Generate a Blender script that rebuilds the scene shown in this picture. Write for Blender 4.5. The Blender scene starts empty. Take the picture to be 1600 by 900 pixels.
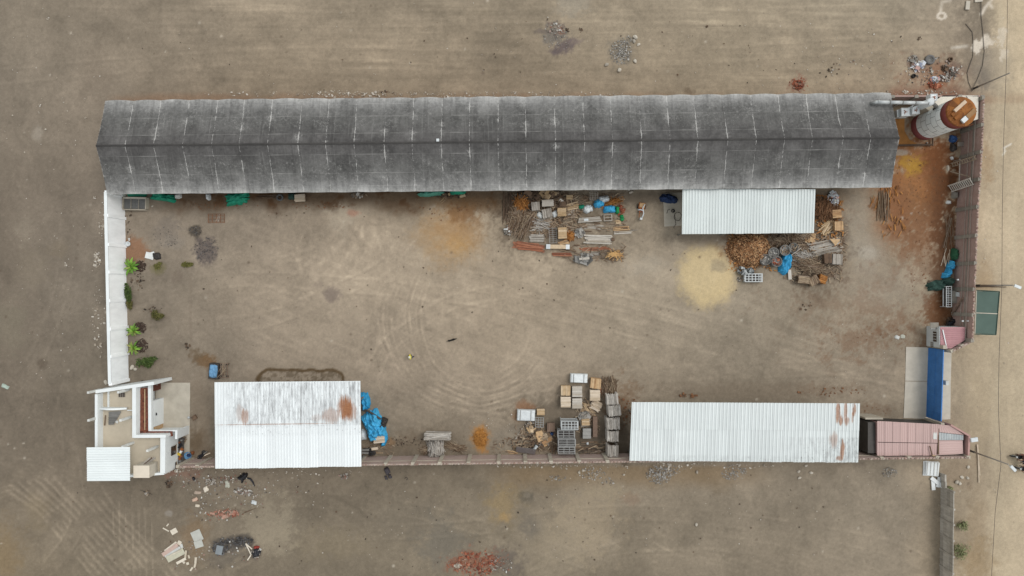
import bpy, bmesh, math, random
import numpy as np
from mathutils import Vector, Matrix, Euler, noise as mnoise

# ------------------------------------------------------------------ camera, world, sun, exposure
sc = bpy.context.scene
CAM_H = 81.0                      # drone height, metres; 1 px of the photo is 0.075 m on the ground
cam_d = bpy.data.cameras.new('camera')
cam = bpy.data.objects.new('camera', cam_d)
sc.collection.objects.link(cam)
cam.location = (0, 0, CAM_H)
cam.rotation_euler = (0, 0, 0)
cam_d.sensor_width = 36.0
cam_d.lens = 18.0 * CAM_H / 60.0
cam_d.clip_start = 0.5
cam_d.clip_end = 3000
sc.camera = cam

SUN_EL, SUN_AZ = math.radians(60), math.radians(62)     # azimuth clockwise from +Y
w = bpy.data.worlds.new('World')
sc.world = w
w.use_nodes = True
wn = w.node_tree
bg = wn.nodes['Background']
sky = wn.nodes.new('ShaderNodeTexSky')
sky.sky_type = 'NISHITA'
sky.sun_disc = False
sky.sun_elevation = SUN_EL
sky.sun_rotation = SUN_AZ
sky.dust_density = 0.7
sky.air_density = 3.0
sky.ozone_density = 0.6
hsv = wn.nodes.new('ShaderNodeHueSaturation')             # overcast: a nearly grey sky
hsv.inputs['Saturation'].default_value = 0.22
wn.links.new(sky.outputs[0], hsv.inputs['Color'])
wn.links.new(hsv.outputs[0], bg.inputs['Color'])
bg.inputs["Strength"].default_value = 0.15
sun_d = bpy.data.lights.new('sun', 'SUN')
sun_d.energy = 1.5
sun_d.angle = math.radians(28)
sun_d.color = (1.0, 0.97, 0.93)
sun = bpy.data.objects.new('sun', sun_d)
sc.collection.objects.link(sun)
sun.rotation_euler = (math.pi / 2 - SUN_EL, 0, math.pi - SUN_AZ)   # shines from that azimuth
sc.view_settings.view_transform = 'Standard'
sc.view_settings.look = 'None'
sc.view_settings.exposure = 0.06
sc.view_settings.gamma = 1.0
sc.view_settings.use_curve_mapping = False

# ------------------------------------------------------------------ helpers
R = random.Random(7)
COL = sc.collection
def P(px, py, h=0.0):
    """world point at height h that the photograph shows at pixel px, py"""
    k = (CAM_H - h) * 0.075 / CAM_H
    return Vector(((px - 800) * k, (450 - py) * k, h))
PX = 0.075
def lin(c):
    c = c / 255.0
    return c / 12.92 if c <= 0.04045 else ((c + 0.055) / 1.055) ** 2.4
KALB = 0.80
def C(r, g, b, k=None):
    k = KALB if k is None else k
    return (lin(r) * k, lin(g) * k, lin(b) * k, 1.0)

class NT:
    def __init__(s, name, rough=0.85, metallic=0.0, spec=0.3):
        s.m = bpy.data.materials.new(name)
        s.m.use_nodes = True
        s.t = s.m.node_tree
        s.b = s.t.nodes['Principled BSDF']
        s.b.inputs['Roughness'].default_value = rough
        s.b.inputs['Metallic'].default_value = metallic
        s.b.inputs['Specular IOR Level'].default_value = spec
    def n(s, kind, **kw):
        nd = s.t.nodes.new(kind)
        for k, v in kw.items():
            setattr(nd, k, v)
        return nd
    def l(s, a, b):
        s.t.links.new(a, b)
    def math(s, op, a, b=None, c=None, clamp=False):
        nd = s.n('ShaderNodeMath', operation=op, use_clamp=clamp)
        for i, v in enumerate((a, b, c)):
            if v is None: continue
            if isinstance(v, (int, float)): nd.inputs[i].default_value = v
            else: s.l(v, nd.inputs[i])
        return nd.outputs[0]
    def mix(s, f, a, b, mode='MIX'):
        nd = s.n('ShaderNodeMix', data_type='RGBA', blend_type=mode)
        for i, v in ((0, f), (6, a), (7, b)):
            if isinstance(v, (int, float)): nd.inputs[i].default_value = v
            elif isinstance(v, tuple): nd.inputs[i].default_value = v
            else: s.l(v, nd.inputs[i])
        return nd.outputs[2]
    def ramp(s, f, stops, interp='LINEAR'):
        nd = s.n('ShaderNodeValToRGB')
        nd.color_ramp.interpolation = interp
        el = nd.color_ramp.elements
        while len(el) < len(stops): el.new(0.5)
        for e, (p, c) in zip(el, stops):
            e.position = p
            e.color = c if isinstance(c, tuple) else (c, c, c, 1)
        s.l(f, nd.inputs[0])
        return nd.outputs[0]
    def noise(s, vec, scale, detail=3.0, rough=0.6, w=None, stretch=None):
        if stretch is not None:
            mp = s.n('ShaderNodeMapping')
            mp.inputs['Scale'].default_value = stretch
            s.l(vec, mp.inputs[0])
            vec = mp.outputs[0]
        nd = s.n('ShaderNodeTexNoise')
        nd.inputs['Scale'].default_value = scale
        nd.inputs['Detail'].default_value = detail
        nd.inputs['Roughness'].default_value = rough
        s.l(vec, nd.inputs['Vector'])
        return nd.outputs[0]
    def pos(s):
        return s.n('ShaderNodeNewGeometry').outputs['Position']
    def uv(s):
        return s.n('ShaderNodeUVMap').outputs[0]
    def rnd(s):
        g = s.n('ShaderNodeNewGeometry').outputs['Random Per Island']
        o = s.n('ShaderNodeObjectInfo').outputs['Random']
        return s.math('FRACT', s.math('ADD', g, o))
    def bump(s, h, strength=0.3, dist=0.05):
        nd = s.n('ShaderNodeBump')
        nd.inputs["Strength"].default_value = 0.15
        nd.inputs['Distance'].default_value = dist
        s.l(h, nd.inputs['Height'])
        s.l(nd.outputs[0], s.b.inputs['Normal'])
    def col(s, c):
        if isinstance(c, tuple): s.b.inputs['Base Color'].default_value = c
        else: s.l(c, s.b.inputs['Base Color'])
        return s.m

def mat(name, cols, rough=0.85, ns=2.5, amt=0.3, bump=0.25, metallic=0.0, stretch=None, spec=0.3):
    """procedural material: a colour picked per piece from cols, broken up by noise"""
    t = NT(name, rough, metallic, spec)
    p = t.pos()
    nz = t.noise(p, ns, 4, 0.65, stretch=stretch)
    f = t.n('ShaderNodeMapRange')
    f.inputs[1].default_value, f.inputs[2].default_value = 0.25, 0.75
    f.inputs[3].default_value, f.inputs[4].default_value = 1 - amt, 1 + amt
    t.l(nz, f.inputs[0])
    if len(cols) == 1: base = t.n('ShaderNodeRGB'); base.outputs[0].default_value = cols[0]; base = base.outputs[0]
    else: base = t.ramp(t.rnd(), [((i + 0.0) / (len(cols) - 1), c) for i, c in enumerate(cols)])
    vm = t.n('ShaderNodeVectorMath', operation='SCALE')
    t.l(base, vm.inputs[0]); t.l(f.outputs[0], vm.inputs['Scale'])
    if bump: t.bump(nz, bump, 0.04)
    return t.col(vm.outputs[0])

M = {}
M['white'] = mat('white_paint', [C(236, 240, 240)], 0.6, 0.9, 0.07, 0.03)
M['white_dirty'] = mat('white_dirty_paint', [C(205, 205, 200), C(228, 230, 228)], 0.7, 1.6, 0.16, 0.1)
M['concrete'] = mat('concrete', [C(178, 168, 152), C(188, 180, 165)], 0.9, 0.9, 0.16, 0.15)
M['concrete_pale'] = mat('concrete_pale', [C(198, 190, 176)], 0.9, 0.8, 0.14, 0.1)
M['concrete_grey'] = mat('concrete_grey', [C(140, 134, 124), C(160, 153, 142)], 0.9, 1.4, 0.18, 0.2)
M['roof_floor'] = mat('roof_screed', [C(196, 184, 164)], 0.95, 0.6, 0.12, 0.1)
M['dark'] = mat('dark_interior', [C(60, 52, 44)], 0.95, 0.8, 0.2, 0)
M['steel'] = mat('steel', [C(120, 118, 114), C(150, 148, 144)], 0.55, 3, 0.15, 0, metallic=0.3)
M['steel_pale'] = mat('steel_pale', [C(186, 190, 190), C(205, 208, 208)], 0.5, 2, 0.1, 0, metallic=0.2)
M['steel_dark'] = mat('steel_dark', [C(58, 54, 52), C(84, 80, 76)], 0.6, 3, 0.2, 0, metallic=0.2)
M['rust'] = mat('rusty_steel', [C(120, 70, 40), C(150, 92, 52), C(92, 58, 40)], 0.9, 2, 0.3, 0.2)
M['rubber'] = mat('black_rubber', [C(44, 43, 43), C(62, 60, 58)], 0.8, 4, 0.15, 0.1)
M['black_plastic'] = mat('black_plastic', [C(22, 22, 26), C(40, 40, 46)], 0.45, 5, 0.3, 0.3)
M['white_plastic'] = mat('white_plastic', [C(228, 232, 232), C(205, 210, 212)], 0.45, 3, 0.12, 0.4)
M['blue_tarp'] = mat('blue_tarp', [C(48, 150, 200), C(70, 172, 220)], 0.5, 2.6, 0.42, 0.8)
M['blue_dull'] = mat('dull_blue_cloth', [C(92, 140, 180), C(120, 165, 200)], 0.7, 2.5, 0.25, 0.5)
M['blue_dark'] = mat('dark_blue_net', [C(34, 52, 88), C(52, 76, 116)], 0.85, 4, 0.4, 0.6)
M['teal'] = mat('green_tarp', [C(20, 128, 100), C(34, 148, 118)], 0.6, 2, 0.2, 0.4)
M['green'] = mat('green_sack', [C(24, 132, 72), C(38, 150, 92)], 0.7, 3, 0.25, 0.4)
M['green_dark'] = mat('dark_green_net', [C(34, 58, 52), C(58, 84, 76)], 0.9, 4, 0.4, 0.6)
M['net'] = mat('green_shade_net', [C(88, 106, 98), C(94, 112, 103)], 0.9, 1.2, 0.08, 0.1)
M['yellow'] = mat('yellow_paint', [C(205, 175, 60)], 0.6, 3, 0.1, 0)
M['wood_grey'] = mat('grey_timber', [C(132, 124, 114), C(164, 156, 146), C(184, 177, 167), C(146, 136, 124)], 0.95, 3, 0.22, 0.3)
M['wood_white'] = mat('bleached_timber', [C(186, 178, 166), C(205, 198, 188), C(176, 164, 148)], 0.95, 3, 0.14, 0.2)
M['wood_tan'] = mat('tan_timber', [C(198, 172, 138), C(176, 148, 112), C(210, 188, 158)], 0.95, 3, 0.2, 0.2)
M['wood_orange'] = mat('fresh_orange_timber', [C(182, 146, 106), C(206, 176, 138), C(160, 122, 86)], 0.95, 3, 0.22, 0.2)
M['wood_red'] = mat('red_brown_timber', [C(150, 92, 66), C(172, 118, 92), C(124, 78, 60)], 0.95, 3, 0.25, 0.3)
M['wood_dark'] = mat('dark_timber', [C(96, 78, 64), C(120, 98, 80), C(78, 64, 54)], 0.95, 3, 0.25, 0.3)
M['twig'] = mat('mixed_twigs', [C(96, 76, 60), C(140, 118, 96), C(176, 158, 134), C(112, 88, 68), C(156, 140, 124)], 0.95, 3, 0.25, 0)
M['twig_orange'] = mat('orange_twigs', [C(120, 78, 42), C(168, 110, 56), C(196, 140, 80), C(104, 66, 40)], 0.95, 3, 0.25, 0)
M['twig_grey'] = mat('grey_twigs', [C(166, 159, 150), C(206, 200, 192), C(140, 131, 121), C(222, 217, 208)], 0.95, 3, 0.22, 0)
M['chips'] = mat('wood_chips', [C(130, 88, 56), C(192, 144, 100), C(92, 62, 44), C(216, 178, 134), C(160, 112, 72), C(104, 72, 50), C(204, 164, 122)], 0.95, 2, 0.3, 0)
M['sawdust'] = mat('sawdust', [C(168, 116, 58), C(190, 136, 72), C(142, 94, 46)], 0.95, 2.6, 0.4, 0.5)
M['stone'] = mat('stone', [C(176, 168, 154), C(200, 192, 178), C(158, 150, 138)], 0.95, 5, 0.2, 0.4)
M['gravel'] = mat('gravel_bits', [C(120, 116, 110), C(164, 160, 152), C(96, 92, 88), C(190, 186, 180), C(140, 134, 124)], 0.95, 5, 0.1, 0)
M['litter'] = mat('pale_litter', [C(206, 198, 184), C(168, 156, 140), C(222, 216, 206), C(150, 138, 122), C(176, 164, 148)], 0.9, 4, 0.1, 0)
M['litter_dark'] = mat('dark_litter', [C(52, 44, 38), C(84, 70, 58), C(112, 90, 72)], 0.9, 4, 0.2, 0)
M['litter_mix'] = mat('mixed_litter', [C(214, 212, 206), C(96, 88, 80), C(182, 174, 164), C(140, 98, 82), C(120, 112, 104), C(200, 194, 184), C(74, 66, 58), C(150, 138, 124)], 0.8, 4, 0.1, 0)
M['brickbits'] = mat('broken_brick', [C(150, 78, 54), C(176, 104, 76), C(112, 56, 42), C(190, 128, 100)], 0.95, 4, 0.2, 0.2)
M['leaf'] = mat('fresh_leaf', [C(100, 146, 48), C(134, 176, 66), C(80, 122, 40), C(152, 154, 84)], 0.6, 6, 0.2, 0)
M['leaf_dark'] = mat('dark_leaf', [C(66, 86, 40), C(90, 108, 52), C(52, 72, 36)], 0.7, 6, 0.2, 0)
M['leaf_olive'] = mat('olive_leaf', [C(104, 104, 54), C(124, 120, 66), C(84, 84, 44)], 0.8, 6, 0.2, 0)
M['mulch'] = mat('dark_leaf_mulch', [C(66, 52, 44), C(84, 68, 58), C(54, 44, 38)], 0.95, 4, 0.3, 0.4)
M['tile'] = mat('clay_tile', [C(104, 60, 46), C(128, 78, 60), C(84, 48, 38)], 0.9, 6, 0.3, 0.3)
M['maroon'] = mat('maroon_paint', [C(128, 66, 64), C(140, 76, 72)], 0.6, 1.5, 0.12, 0.05)
M['silo_white'] = mat('silo_white_paint', [C(236, 242, 241), C(246, 250, 249)], 0.55, 1.2, 0.08, 0.05)
M['silo_rust'] = mat('silo_rusty_roof', [C(138, 84, 36), C(158, 102, 48), C(116, 70, 34)], 0.8, 1.4, 0.3, 0.1)
M['orange_floor'] = mat('orange_dust_floor', [C(160, 110, 58)], 0.9, 1.0, 0.25, 0.1)
M['pinkwall'] = mat('pink_render', [C(186, 148, 142)], 0.9, 1.2, 0.12, 0.1)
M['skylight'] = mat('translucent_sheet', [C(186, 190, 190), C(170, 176, 178)], 0.4, 1.6, 0.15, 0)
M['window'] = mat('dark_window', [C(70, 58, 50)], 0.2, 2, 0.2, 0, spec=0.6)
M['red_cloth'] = mat('red_cloth', [C(150, 60, 50)], 0.8, 3, 0.2, 0.3)
M['skin'] = mat('skin', [C(160, 110, 84)], 0.6, 4, 0.05, 0)
M['cloth_yellow'] = mat('yellow_vest', [C(214, 200, 70)], 0.8, 5, 0.1, 0.1)
M['cloth_white'] = mat('white_shirt', [C(226, 230, 236)], 0.8, 5, 0.08, 0.1)
M['cloth_navy'] = mat('navy_cloth', [C(40, 52, 86)], 0.8, 5, 0.15, 0.1)
M['cloth_black'] = mat('black_cloth', [C(30, 28, 30)], 0.8, 5, 0.15, 0.1)
M['hair'] = mat('dark_hair', [C(34, 28, 26)], 0.7, 9, 0.2, 0.2)
M['fur'] = mat('black_fur', [C(18, 16, 16)], 0.7, 9, 0.3, 0.3)
M['cable'] = mat('cable', [C(74, 68, 64)], 0.7, 3, 0.1, 0)
M['gate_blue'] = mat('blue_gate_paint', [C(58, 116, 182), C(68, 126, 192)], 0.55, 1.2, 0.2, 0.05)
M['pole_conc'] = mat('pole_concrete', [C(158, 150, 140)], 0.9, 2, 0.1, 0.1)

def brick_mat(name, c1, c2, mortar):
    t = NT(name, 0.95)
    tc = t.n('ShaderNodeTexCoord').outputs['UV']
    br = t.n('ShaderNodeTexBrick')
    br.inputs['Color1'].default_value, br.inputs['Color2'].default_value, br.inputs['Mortar'].default_value = c1, c2, mortar
    br.inputs['Scale'].default_value = 1.0
    br.inputs['Brick Width'].default_value, br.inputs['Row Height'].default_value = 0.26, 0.11
    br.inputs['Mortar Size'].default_value = 0.012
    t.l(tc, br.inputs['Vector'])
    nz = t.noise(t.pos(), 1.2, 4)
    c = t.mix(0.35, br.outputs['Color'], t.ramp(nz, [(0.3, 0.12), (0.7, 0.35)]), 'MIX')
    c = t.mix(0.55, br.outputs['Color'], c)
    t.bump(br.outputs['Fac'], 0.3, -0.01)
    return t.col(c)
M['brick'] = brick_mat('brick_wall', C(188, 150, 138), C(172, 134, 124), C(196, 178, 166))
M['brick_pink'] = brick_mat('brick_wall_pale', C(194, 164, 152), C(184, 154, 144), C(198, 184, 172))

def fibre_roof():
    """weathered fibre-cement: u counts bays (streak at whole numbers), v runs 0 at the ridge to 1 at the eave"""
    t = NT('fibre_cement_roof', 0.9)
    uv = t.uv()
    sx = t.n('ShaderNodeSeparateXYZ'); t.l(uv, sx.inputs[0])
    u, v = sx.outputs[0], sx.outputs[1]
    p = t.pos()
    mott = t.noise(p, 0.42, 6, 0.68)
    fine = t.noise(p, 3.2, 5, 0.75)
    base = t.ramp(v, [(0.0, C(82, 80, 79)), (0.1, C(88, 86, 85)), (0.5, C(96, 95, 93)), (0.72, C(110, 109, 107)), (0.88, C(136, 135, 133)), (1.0, C(166, 165, 162))])  # paler to the eave: weathering, and light on the flattening slope painted in
    val = t.math('ADD', t.math('MULTIPLY', mott, 0.9), t.math('MULTIPLY', fine, 0.55))
    val = t.math('ADD', t.math('MULTIPLY', t.math('SUBTRACT', val, 0.725), 2.3), 1.0)
    tint = t.n('ShaderNodeObjectInfo').outputs['Random']
    val = t.math('MULTIPLY', val, t.math('ADD', t.math('MULTIPLY', tint, 0.22), 0.90))
    sc_ = t.n('ShaderNodeVectorMath', operation='SCALE'); t.l(base, sc_.inputs[0]); t.l(val, sc_.inputs['Scale'])
    c = sc_.outputs[0]
    pale = C(190, 188, 184)
    # run-off stains down the slope
    run = t.noise(uv, 1.0, 5, 0.65, stretch=(7.0, 0.7, 1))
    c = t.mix(t.math('MULTIPLY', t.ramp(run, [(0.48, 0.0), (0.72, 1.0)]), 0.42), c, C(62, 60, 59))
    run2 = t.noise(uv, 1.0, 6, 0.75, stretch=(16.0, 0.8, 3))
    c = t.mix(t.math('MULTIPLY', t.ramp(run2, [(0.56, 0.0), (0.78, 1.0)]), 0.28), c, pale)
    # flecks of lichen in bands along the roof
    band = t.ramp(v, [(0.2, 0.05), (0.42, 0.9), (0.58, 0.6), (0.74, 1.0), (0.92, 0.6), (1.0, 0.3)])
    fl = t.noise(p, 3.4, 7, 0.85)
    big = t.ramp(t.noise(p, 0.5, 4), [(0.38, 0.1), (0.6, 1.0)])
    fl = t.ramp(fl, [(0.52, 0.0), (0.66, 1.0)])
    c = t.mix(t.math('MULTIPLY', t.math('MULTIPLY', fl, band), t.math('MULTIPLY', big, 0.6)), c, pale)
    # white run on each seam: thin, broken, with a frayed halo where it is strong
    k = t.math('ROUND', u)
    wob = t.math('MULTIPLY', t.math('SUBTRACT', t.noise(uv, 3.0, 4, stretch=(0.2, 3.0, 1)), 0.5), 0.07)
    d = t.math('ABSOLUTE', t.math('SUBTRACT', t.math('ADD', u, wob), k))
    cv = t.n('ShaderNodeCombineXYZ'); t.l(t.math('MULTIPLY', k, 7.31), cv.inputs[0]); t.l(t.math('MULTIPLY', v, 2.6), cv.inputs[1])
    sy = t.n('ShaderNodeSeparateXYZ'); t.l(p, sy.inputs[0])
    t.l(t.math('MULTIPLY', t.math('GREATER_THAN', sy.outputs[1], 16.1), 5.7), cv.inputs[2])
    strn = t.noise(cv.outputs[0], 1.2, 3, 0.6)
    width = t.math('MULTIPLY', t.ramp(strn, [(0.44, 0.0), (0.76, 1.0)]), 0.027)
    width = t.math('ADD', width, t.math('MULTIPLY', t.math('SUBTRACT', fine, 0.5), 0.05))
    s1 = t.math('LESS_THAN', d, width)
    c = t.mix(t.math('MULTIPLY', s1, 0.58), c, C(206, 204, 200))
    halo = t.math('MULTIPLY', t.ramp(strn, [(0.54, 0.0), (0.70, 1.0)]), t.ramp(d, [(0.0, 1.0), (0.2, 0.0)]))
    fray = t.ramp(t.noise(p, 4.2, 6, 0.85), [(0.47, 0.0), (0.60, 1.0)])
    c = t.mix(t.math('MULTIPLY', t.math('MULTIPLY', halo, fray), 0.75), c, C(200, 198, 194))
    # a faint pale line on some overlaps
    for pos_, wd in ((0.22, 0.006), (0.60, 0.006), (0.87, 0.005)):
        dl = t.math('ABSOLUTE', t.math('SUBTRACT', v, pos_))
        m = t.math('MULTIPLY', t.math('LESS_THAN', dl, wd), t.ramp(t.noise(uv, 0.9, 4, stretch=(1, 0.1, 1)), [(0.44, 0.04), (0.68, 0.5)]))
        c = t.mix(m, c, pale)
    t.bump(fine, 0.15, 0.04)
    return t.col(c)
M['fibre'] = fibre_roof()

def sheet_mat(name, base, ribs, rust=(), grey=None, rough=0.45, line=0.35, stripe=(0.75, 0.75, 0.75, 1)):
    """painted ribbed sheet; u, v over the whole roof; rust = (u, v, ru, rv, strength)"""
    t = NT(name, rough, 0.0, 0.4)
    uv = t.uv()
    sx = t.n('ShaderNodeSeparateXYZ'); t.l(uv, sx.inputs[0])
    u, v = sx.outputs[0], sx.outputs[1]
    p = t.pos()
    tint = t.n('ShaderNodeObjectInfo').outputs['Random']
    val = t.math('ADD', t.math('MULTIPLY', tint, 0.09), t.math('MULTIPLY', t.noise(p, 0.35, 4), 0.16))
    val = t.math('ADD', val, 0.875)
    b = t.n('ShaderNodeRGB'); b.outputs[0].default_value = base
    s_ = t.n('ShaderNodeVectorMath', operation='SCALE'); t.l(b.outputs[0], s_.inputs[0]); t.l(val, s_.inputs['Scale'])
    c = s_.outputs[0]
    # dark line per rib, painted to strengthen the rib shading
    fr = t.math('ABSOLUTE', t.math('SUBTRACT', t.math('FRACT', t.math('MULTIPLY', u, float(ribs))), 0.5))
    lineM = t.math('MULTIPLY', t.ramp(fr, [(0.30, 0.0), (0.5, 1.0)]), line)
    lineM = t.math('MULTIPLY', lineM, t.math('ADD', t.noise(uv, 6, 3, stretch=(8, 0.8, 1)), 0.4))
    dk = (base[0] * 0.55, base[1] * 0.58, base[2] * 0.58, 1)
    c = t.mix(lineM, c, dk)
    if grey:
        for (v0, v1, u0, u1, amt) in grey:
            mv = t.math('MULTIPLY', t.ramp(v, [(max(v0 - 0.02, 0), 0.0), (v0 + 0.015, 1.0), (v1 - 0.01, 1.0), (min(v1 + 0.02, 1), 0.0)]),
                        t.ramp(u, [(max(u0 - 0.12, 0), 0.0), (u0 + 0.12, 1.0), (min(u1, 0.99), 1.0), (1.0, 1.0)]))
            st = t.ramp(t.noise(uv, 1.0, 5, 0.72, stretch=(60, 5.0, 1)), [(0.42, 0.0), (0.72, 1.0)])
            wide = t.ramp(t.noise(uv, 1.0, 3, 0.6, stretch=(9, 2.0, 1)), [(0.3, 0.35), (0.7, 1.0)])
            m = t.math('MULTIPLY', t.math('MULTIPLY', t.math('MULTIPLY', st, wide), mv), amt, clamp=True)
            c = t.mix(m, c, C(96, 92, 92))
            sp = t.ramp(t.noise(uv, 1.0, 4, 0.7, stretch=(90, 22.0, 1)), [(0.6, 0.0), (0.66, 1.0)])
            c = t.mix(t.math('MULTIPLY', t.math('MULTIPLY', sp, mv), 0.45), c, C(80, 78, 78))
    for (cu, cvv, ru, rv, amt) in rust:
        du = t.math('DIVIDE', t.math('SUBTRACT', u, cu), ru)
        dv = t.math('DIVIDE', t.math('SUBTRACT', v, cvv), rv)
        d2 = t.math('ADD', t.math('MULTIPLY', du, du), t.math('MULTIPLY', dv, dv))
        nz = t.noise(uv, 1.0, 5, 0.75, stretch=(95, 4.5, 1))
        d2 = t.math('ADD', d2, t.math('MULTIPLY', t.math('SUBTRACT', nz, 0.5), 3.4))
        m = t.math('MULTIPLY', t.ramp(d2, [(0.35, 1.0), (1.0, 0.0)]), amt)
        c = t.mix(m, c, t.mix(t.noise(uv, 40, 3), C(128, 70, 36), C(190, 136, 92)))
    return t.col(c)
M['sheet_plain'] = sheet_mat('white_ribbed_sheet', C(222, 228, 226), 45, line=0.5)
M['sheet_left'] = sheet_mat('white_stained_sheet', C(244, 248, 249), 51, rust=[(0.895, 0.31, 0.06, 0.16, 0.95), (0.93, 0.36, 0.05, 0.12, 0.6), (0.8, 0.40, 0.07, 0.10, 0.45), (0.70, 0.42, 0.05, 0.05, 0.2), (0.205, 0.40, 0.03, 0.10, 0.6), (0.17, 0.36, 0.03, 0.12, 0.25), (0.4, 0.49, 0.5, 0.008, 0.5)], grey=[(0.0, 0.5, 0.08, 1.0, 1.0), (0.5, 0.62, 0.1, 1.0, 0.25)], line=0.3)
M['sheet_right'] = sheet_mat('white_sheet_rusty_end', C(228, 233, 232), 63, rust=[(0.905, 0.16, 0.012, 0.2, 0.8), (0.918, 0.28, 0.01, 0.1, 0.8), (0.938, 0.12, 0.008, 0.2, 0.7), (0.945, 0.3, 0.012, 0.09, 0.7), (0.975, 0.10, 0.010, 0.13, 0.8), (0.97, 0.22, 0.006, 0.12, 0.6), (0.89, 0.62, 0.02, 0.16, 0.45), (0.93, 0.78, 0.010, 0.2, 0.8), (0.918, 0.93, 0.02, 0.05, 0.6)], grey=[(0.58, 0.98, 0.74, 1.0, 0.75), (0.9, 1.0, 0.05, 1.0, 0.35)], line=0.62)
M['sheet_house'] = sheet_mat('white_house_sheet', C(240, 245, 245), 14, line=0.5)
M['sheet_pink'] = sheet_mat('pink_ribbed_sheet', C(206, 176, 170), 32, line=0.35)
M['sheet_hut'] = sheet_mat('pink_hut_sheet', C(190, 140, 142), 12, line=0.35)

# --- object helpers
class MB:
    def __init__(s): s.v, s.f, s.uv = [], [], {}
    def add(s, vs, fs):
        o = len(s.v); s.v.extend([tuple(q) for q in vs]); s.f.extend([tuple(i + o for i in f) for f in fs]); return s
    def box(s, c, d, rz=0.0, rot=None):
        m = rot if rot is not None else Matrix.Rotation(rz, 3, 'Z')
        c = Vector(c); h = Vector(d) / 2
        vs = [c + m @ Vector((sx * h.x, sy * h.y, sz * h.z)) for sx in (-1, 1) for sy in (-1, 1) for sz in (-1, 1)]
        return s.add(vs, [(0, 1, 3, 2), (4, 6, 7, 5), (0, 4, 5, 1), (2, 3, 7, 6), (0, 2, 6, 4), (1, 5, 7, 3)])
    def bar(s, a, b, w, h=None, up=(0, 0, 1)):
        a, b = Vector(a), Vector(b); d = b - a; L = d.length
        if L < 1e-6: return s
        x = d / L; upv = Vector(up)
        if abs(x.dot(upv)) > 0.98: upv = Vector((0, 1, 0))
        y = upv.cross(x).normalized(); z = x.cross(y)
        m = Matrix((x, y, z)).transposed()
        return s.box((a + b) / 2, (L, w, h or w), rot=m)
    def tube(s, pts, r, n=8, caps=True):
        pts = [Vector(p) for p in pts]; rings = []
        rr = r if isinstance(r, (list, tuple)) else [r] * len(pts)
        for i, p in enumerate(pts):
            d = (pts[min(i + 1, len(pts) - 1)] - pts[max(i - 1, 0)]).normalized()
            up = Vector((0, 0, 1)) if abs(d.z) < 0.9 else Vector((0, 1, 0))
            x = up.cross(d).normalized(); y = d.cross(x)
            rings.append([p + (x * math.cos(2 * math.pi * k / n) + y * math.sin(2 * math.pi * k / n)) * rr[i] for k in range(n)])
        vs = [q for g in rings for q in g]; fs = []
        for i in range(len(pts) - 1):
            for k in range(n):
                k2 = (k + 1) % n
                fs.append((i * n + k, i * n + k2, (i + 1) * n + k2, (i + 1) * n + k))
        if caps:
            fs.append(tuple(range(n - 1, -1, -1))); b = (len(pts) - 1) * n; fs.append(tuple(b + k for k in range(n)))
        return s.add(vs, fs)
    def lathe(s, prof, n=20, c=(0, 0, 0), a0=0.0, a1=2 * math.pi):
        full = abs(a1 - a0 - 2 * math.pi) < 1e-6; m = n if full else n + 1
        vs = [(c[0] + r * math.cos(a0 + (a1 - a0) * k / n), c[1] + r * math.sin(a0 + (a1 - a0) * k / n), c[2] + z) for r, z in prof for k in range(m)]
        fs = []
        for i in range(len(prof) - 1):
            for k in range(n):
                k2 = (k + 1) % m
                fs.append((i * m + k, i * m + k2, (i + 1) * m + k2, (i + 1) * m + k))
        return s.add(vs, fs)
    def prism(s, pts, z0, z1):
        n = len(pts)
        a = sum(pts[i][0] * pts[(i + 1) % n][1] - pts[(i + 1) % n][0] * pts[i][1] for i in range(n))
        if a < 0: pts = pts[::-1]
        vs = [(p[0], p[1], z0) for p in pts] + [(p[0], p[1], z1) for p in pts]
        return s.add(vs, [tuple(range(n - 1, -1, -1)), tuple(range(n, 2 * n))] + [(i, (i + 1) % n, n + (i + 1) % n, n + i) for i in range(n)])
    def mesh(s, name, m, smooth=False):
        me = bpy.data.meshes.new(name); me.from_pydata(s.v, [], s.f)
        if m is not None: me.materials.append(m)
        if smooth: me.polygons.foreach_set('use_smooth', [True] * len(me.polygons))
        me.update(); return me
    def build(s, name, m, parent=None, smooth=False, kind=None):
        return obj(name, s.mesh(name, m, smooth), parent, kind)

def obj(name, me, parent=None, kind=None, loc=None, rot=None, scale=None):
    o = bpy.data.objects.new(name, me); COL.objects.link(o)
    if parent is not None: o.parent = parent
    if kind: o['kind'] = kind
    if loc is not None: o.location = loc
    if rot is not None: o.rotation_euler = rot
    if scale is not None: o.scale = scale
    return o
def tag(o, label, cat, group=None, kind=None):
    o['label'] = label; o['category'] = cat
    if group: o['group'] = group
    if kind: o['kind'] = kind
    return o
def thing(name, label, cat, loc=(0, 0, 0), rz=0.0, group=None):
    o = bpy.data.objects.new(name, None); COL.objects.link(o)
    o.location = loc; o.rotation_euler = (0, 0, rz); o.empty_display_size = 0.3
    return tag(o, label, cat, group)
def sub(p, c):
    """make c a sub-part of p; both were placed in the thing's own frame"""
    c.parent = p; c.matrix_parent_inverse = p.matrix_basis.inverted(); return c
_unit = {}
def unit(kind, mk):
    """shared unit meshes: box (slightly uneven), rod along x, drum"""
    key = (kind, mk)
    if key not in _unit:
        b = MB()
        if kind == 'box': b.box((0, 0, 0), (1, 1, 1))
        elif kind == 'rod': b.tube([(-0.5, 0, 0), (0.5, 0, 0)], 0.5, 7)
        _unit[key] = b.mesh(kind + '_' + mk, M[mk], False)
    return _unit[key]
def bx(name, parent, mk, loc, size, rot=(0, 0, 0), kind='box'):
    return obj(name, unit(kind, mk), parent, None, loc, rot, size)
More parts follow.
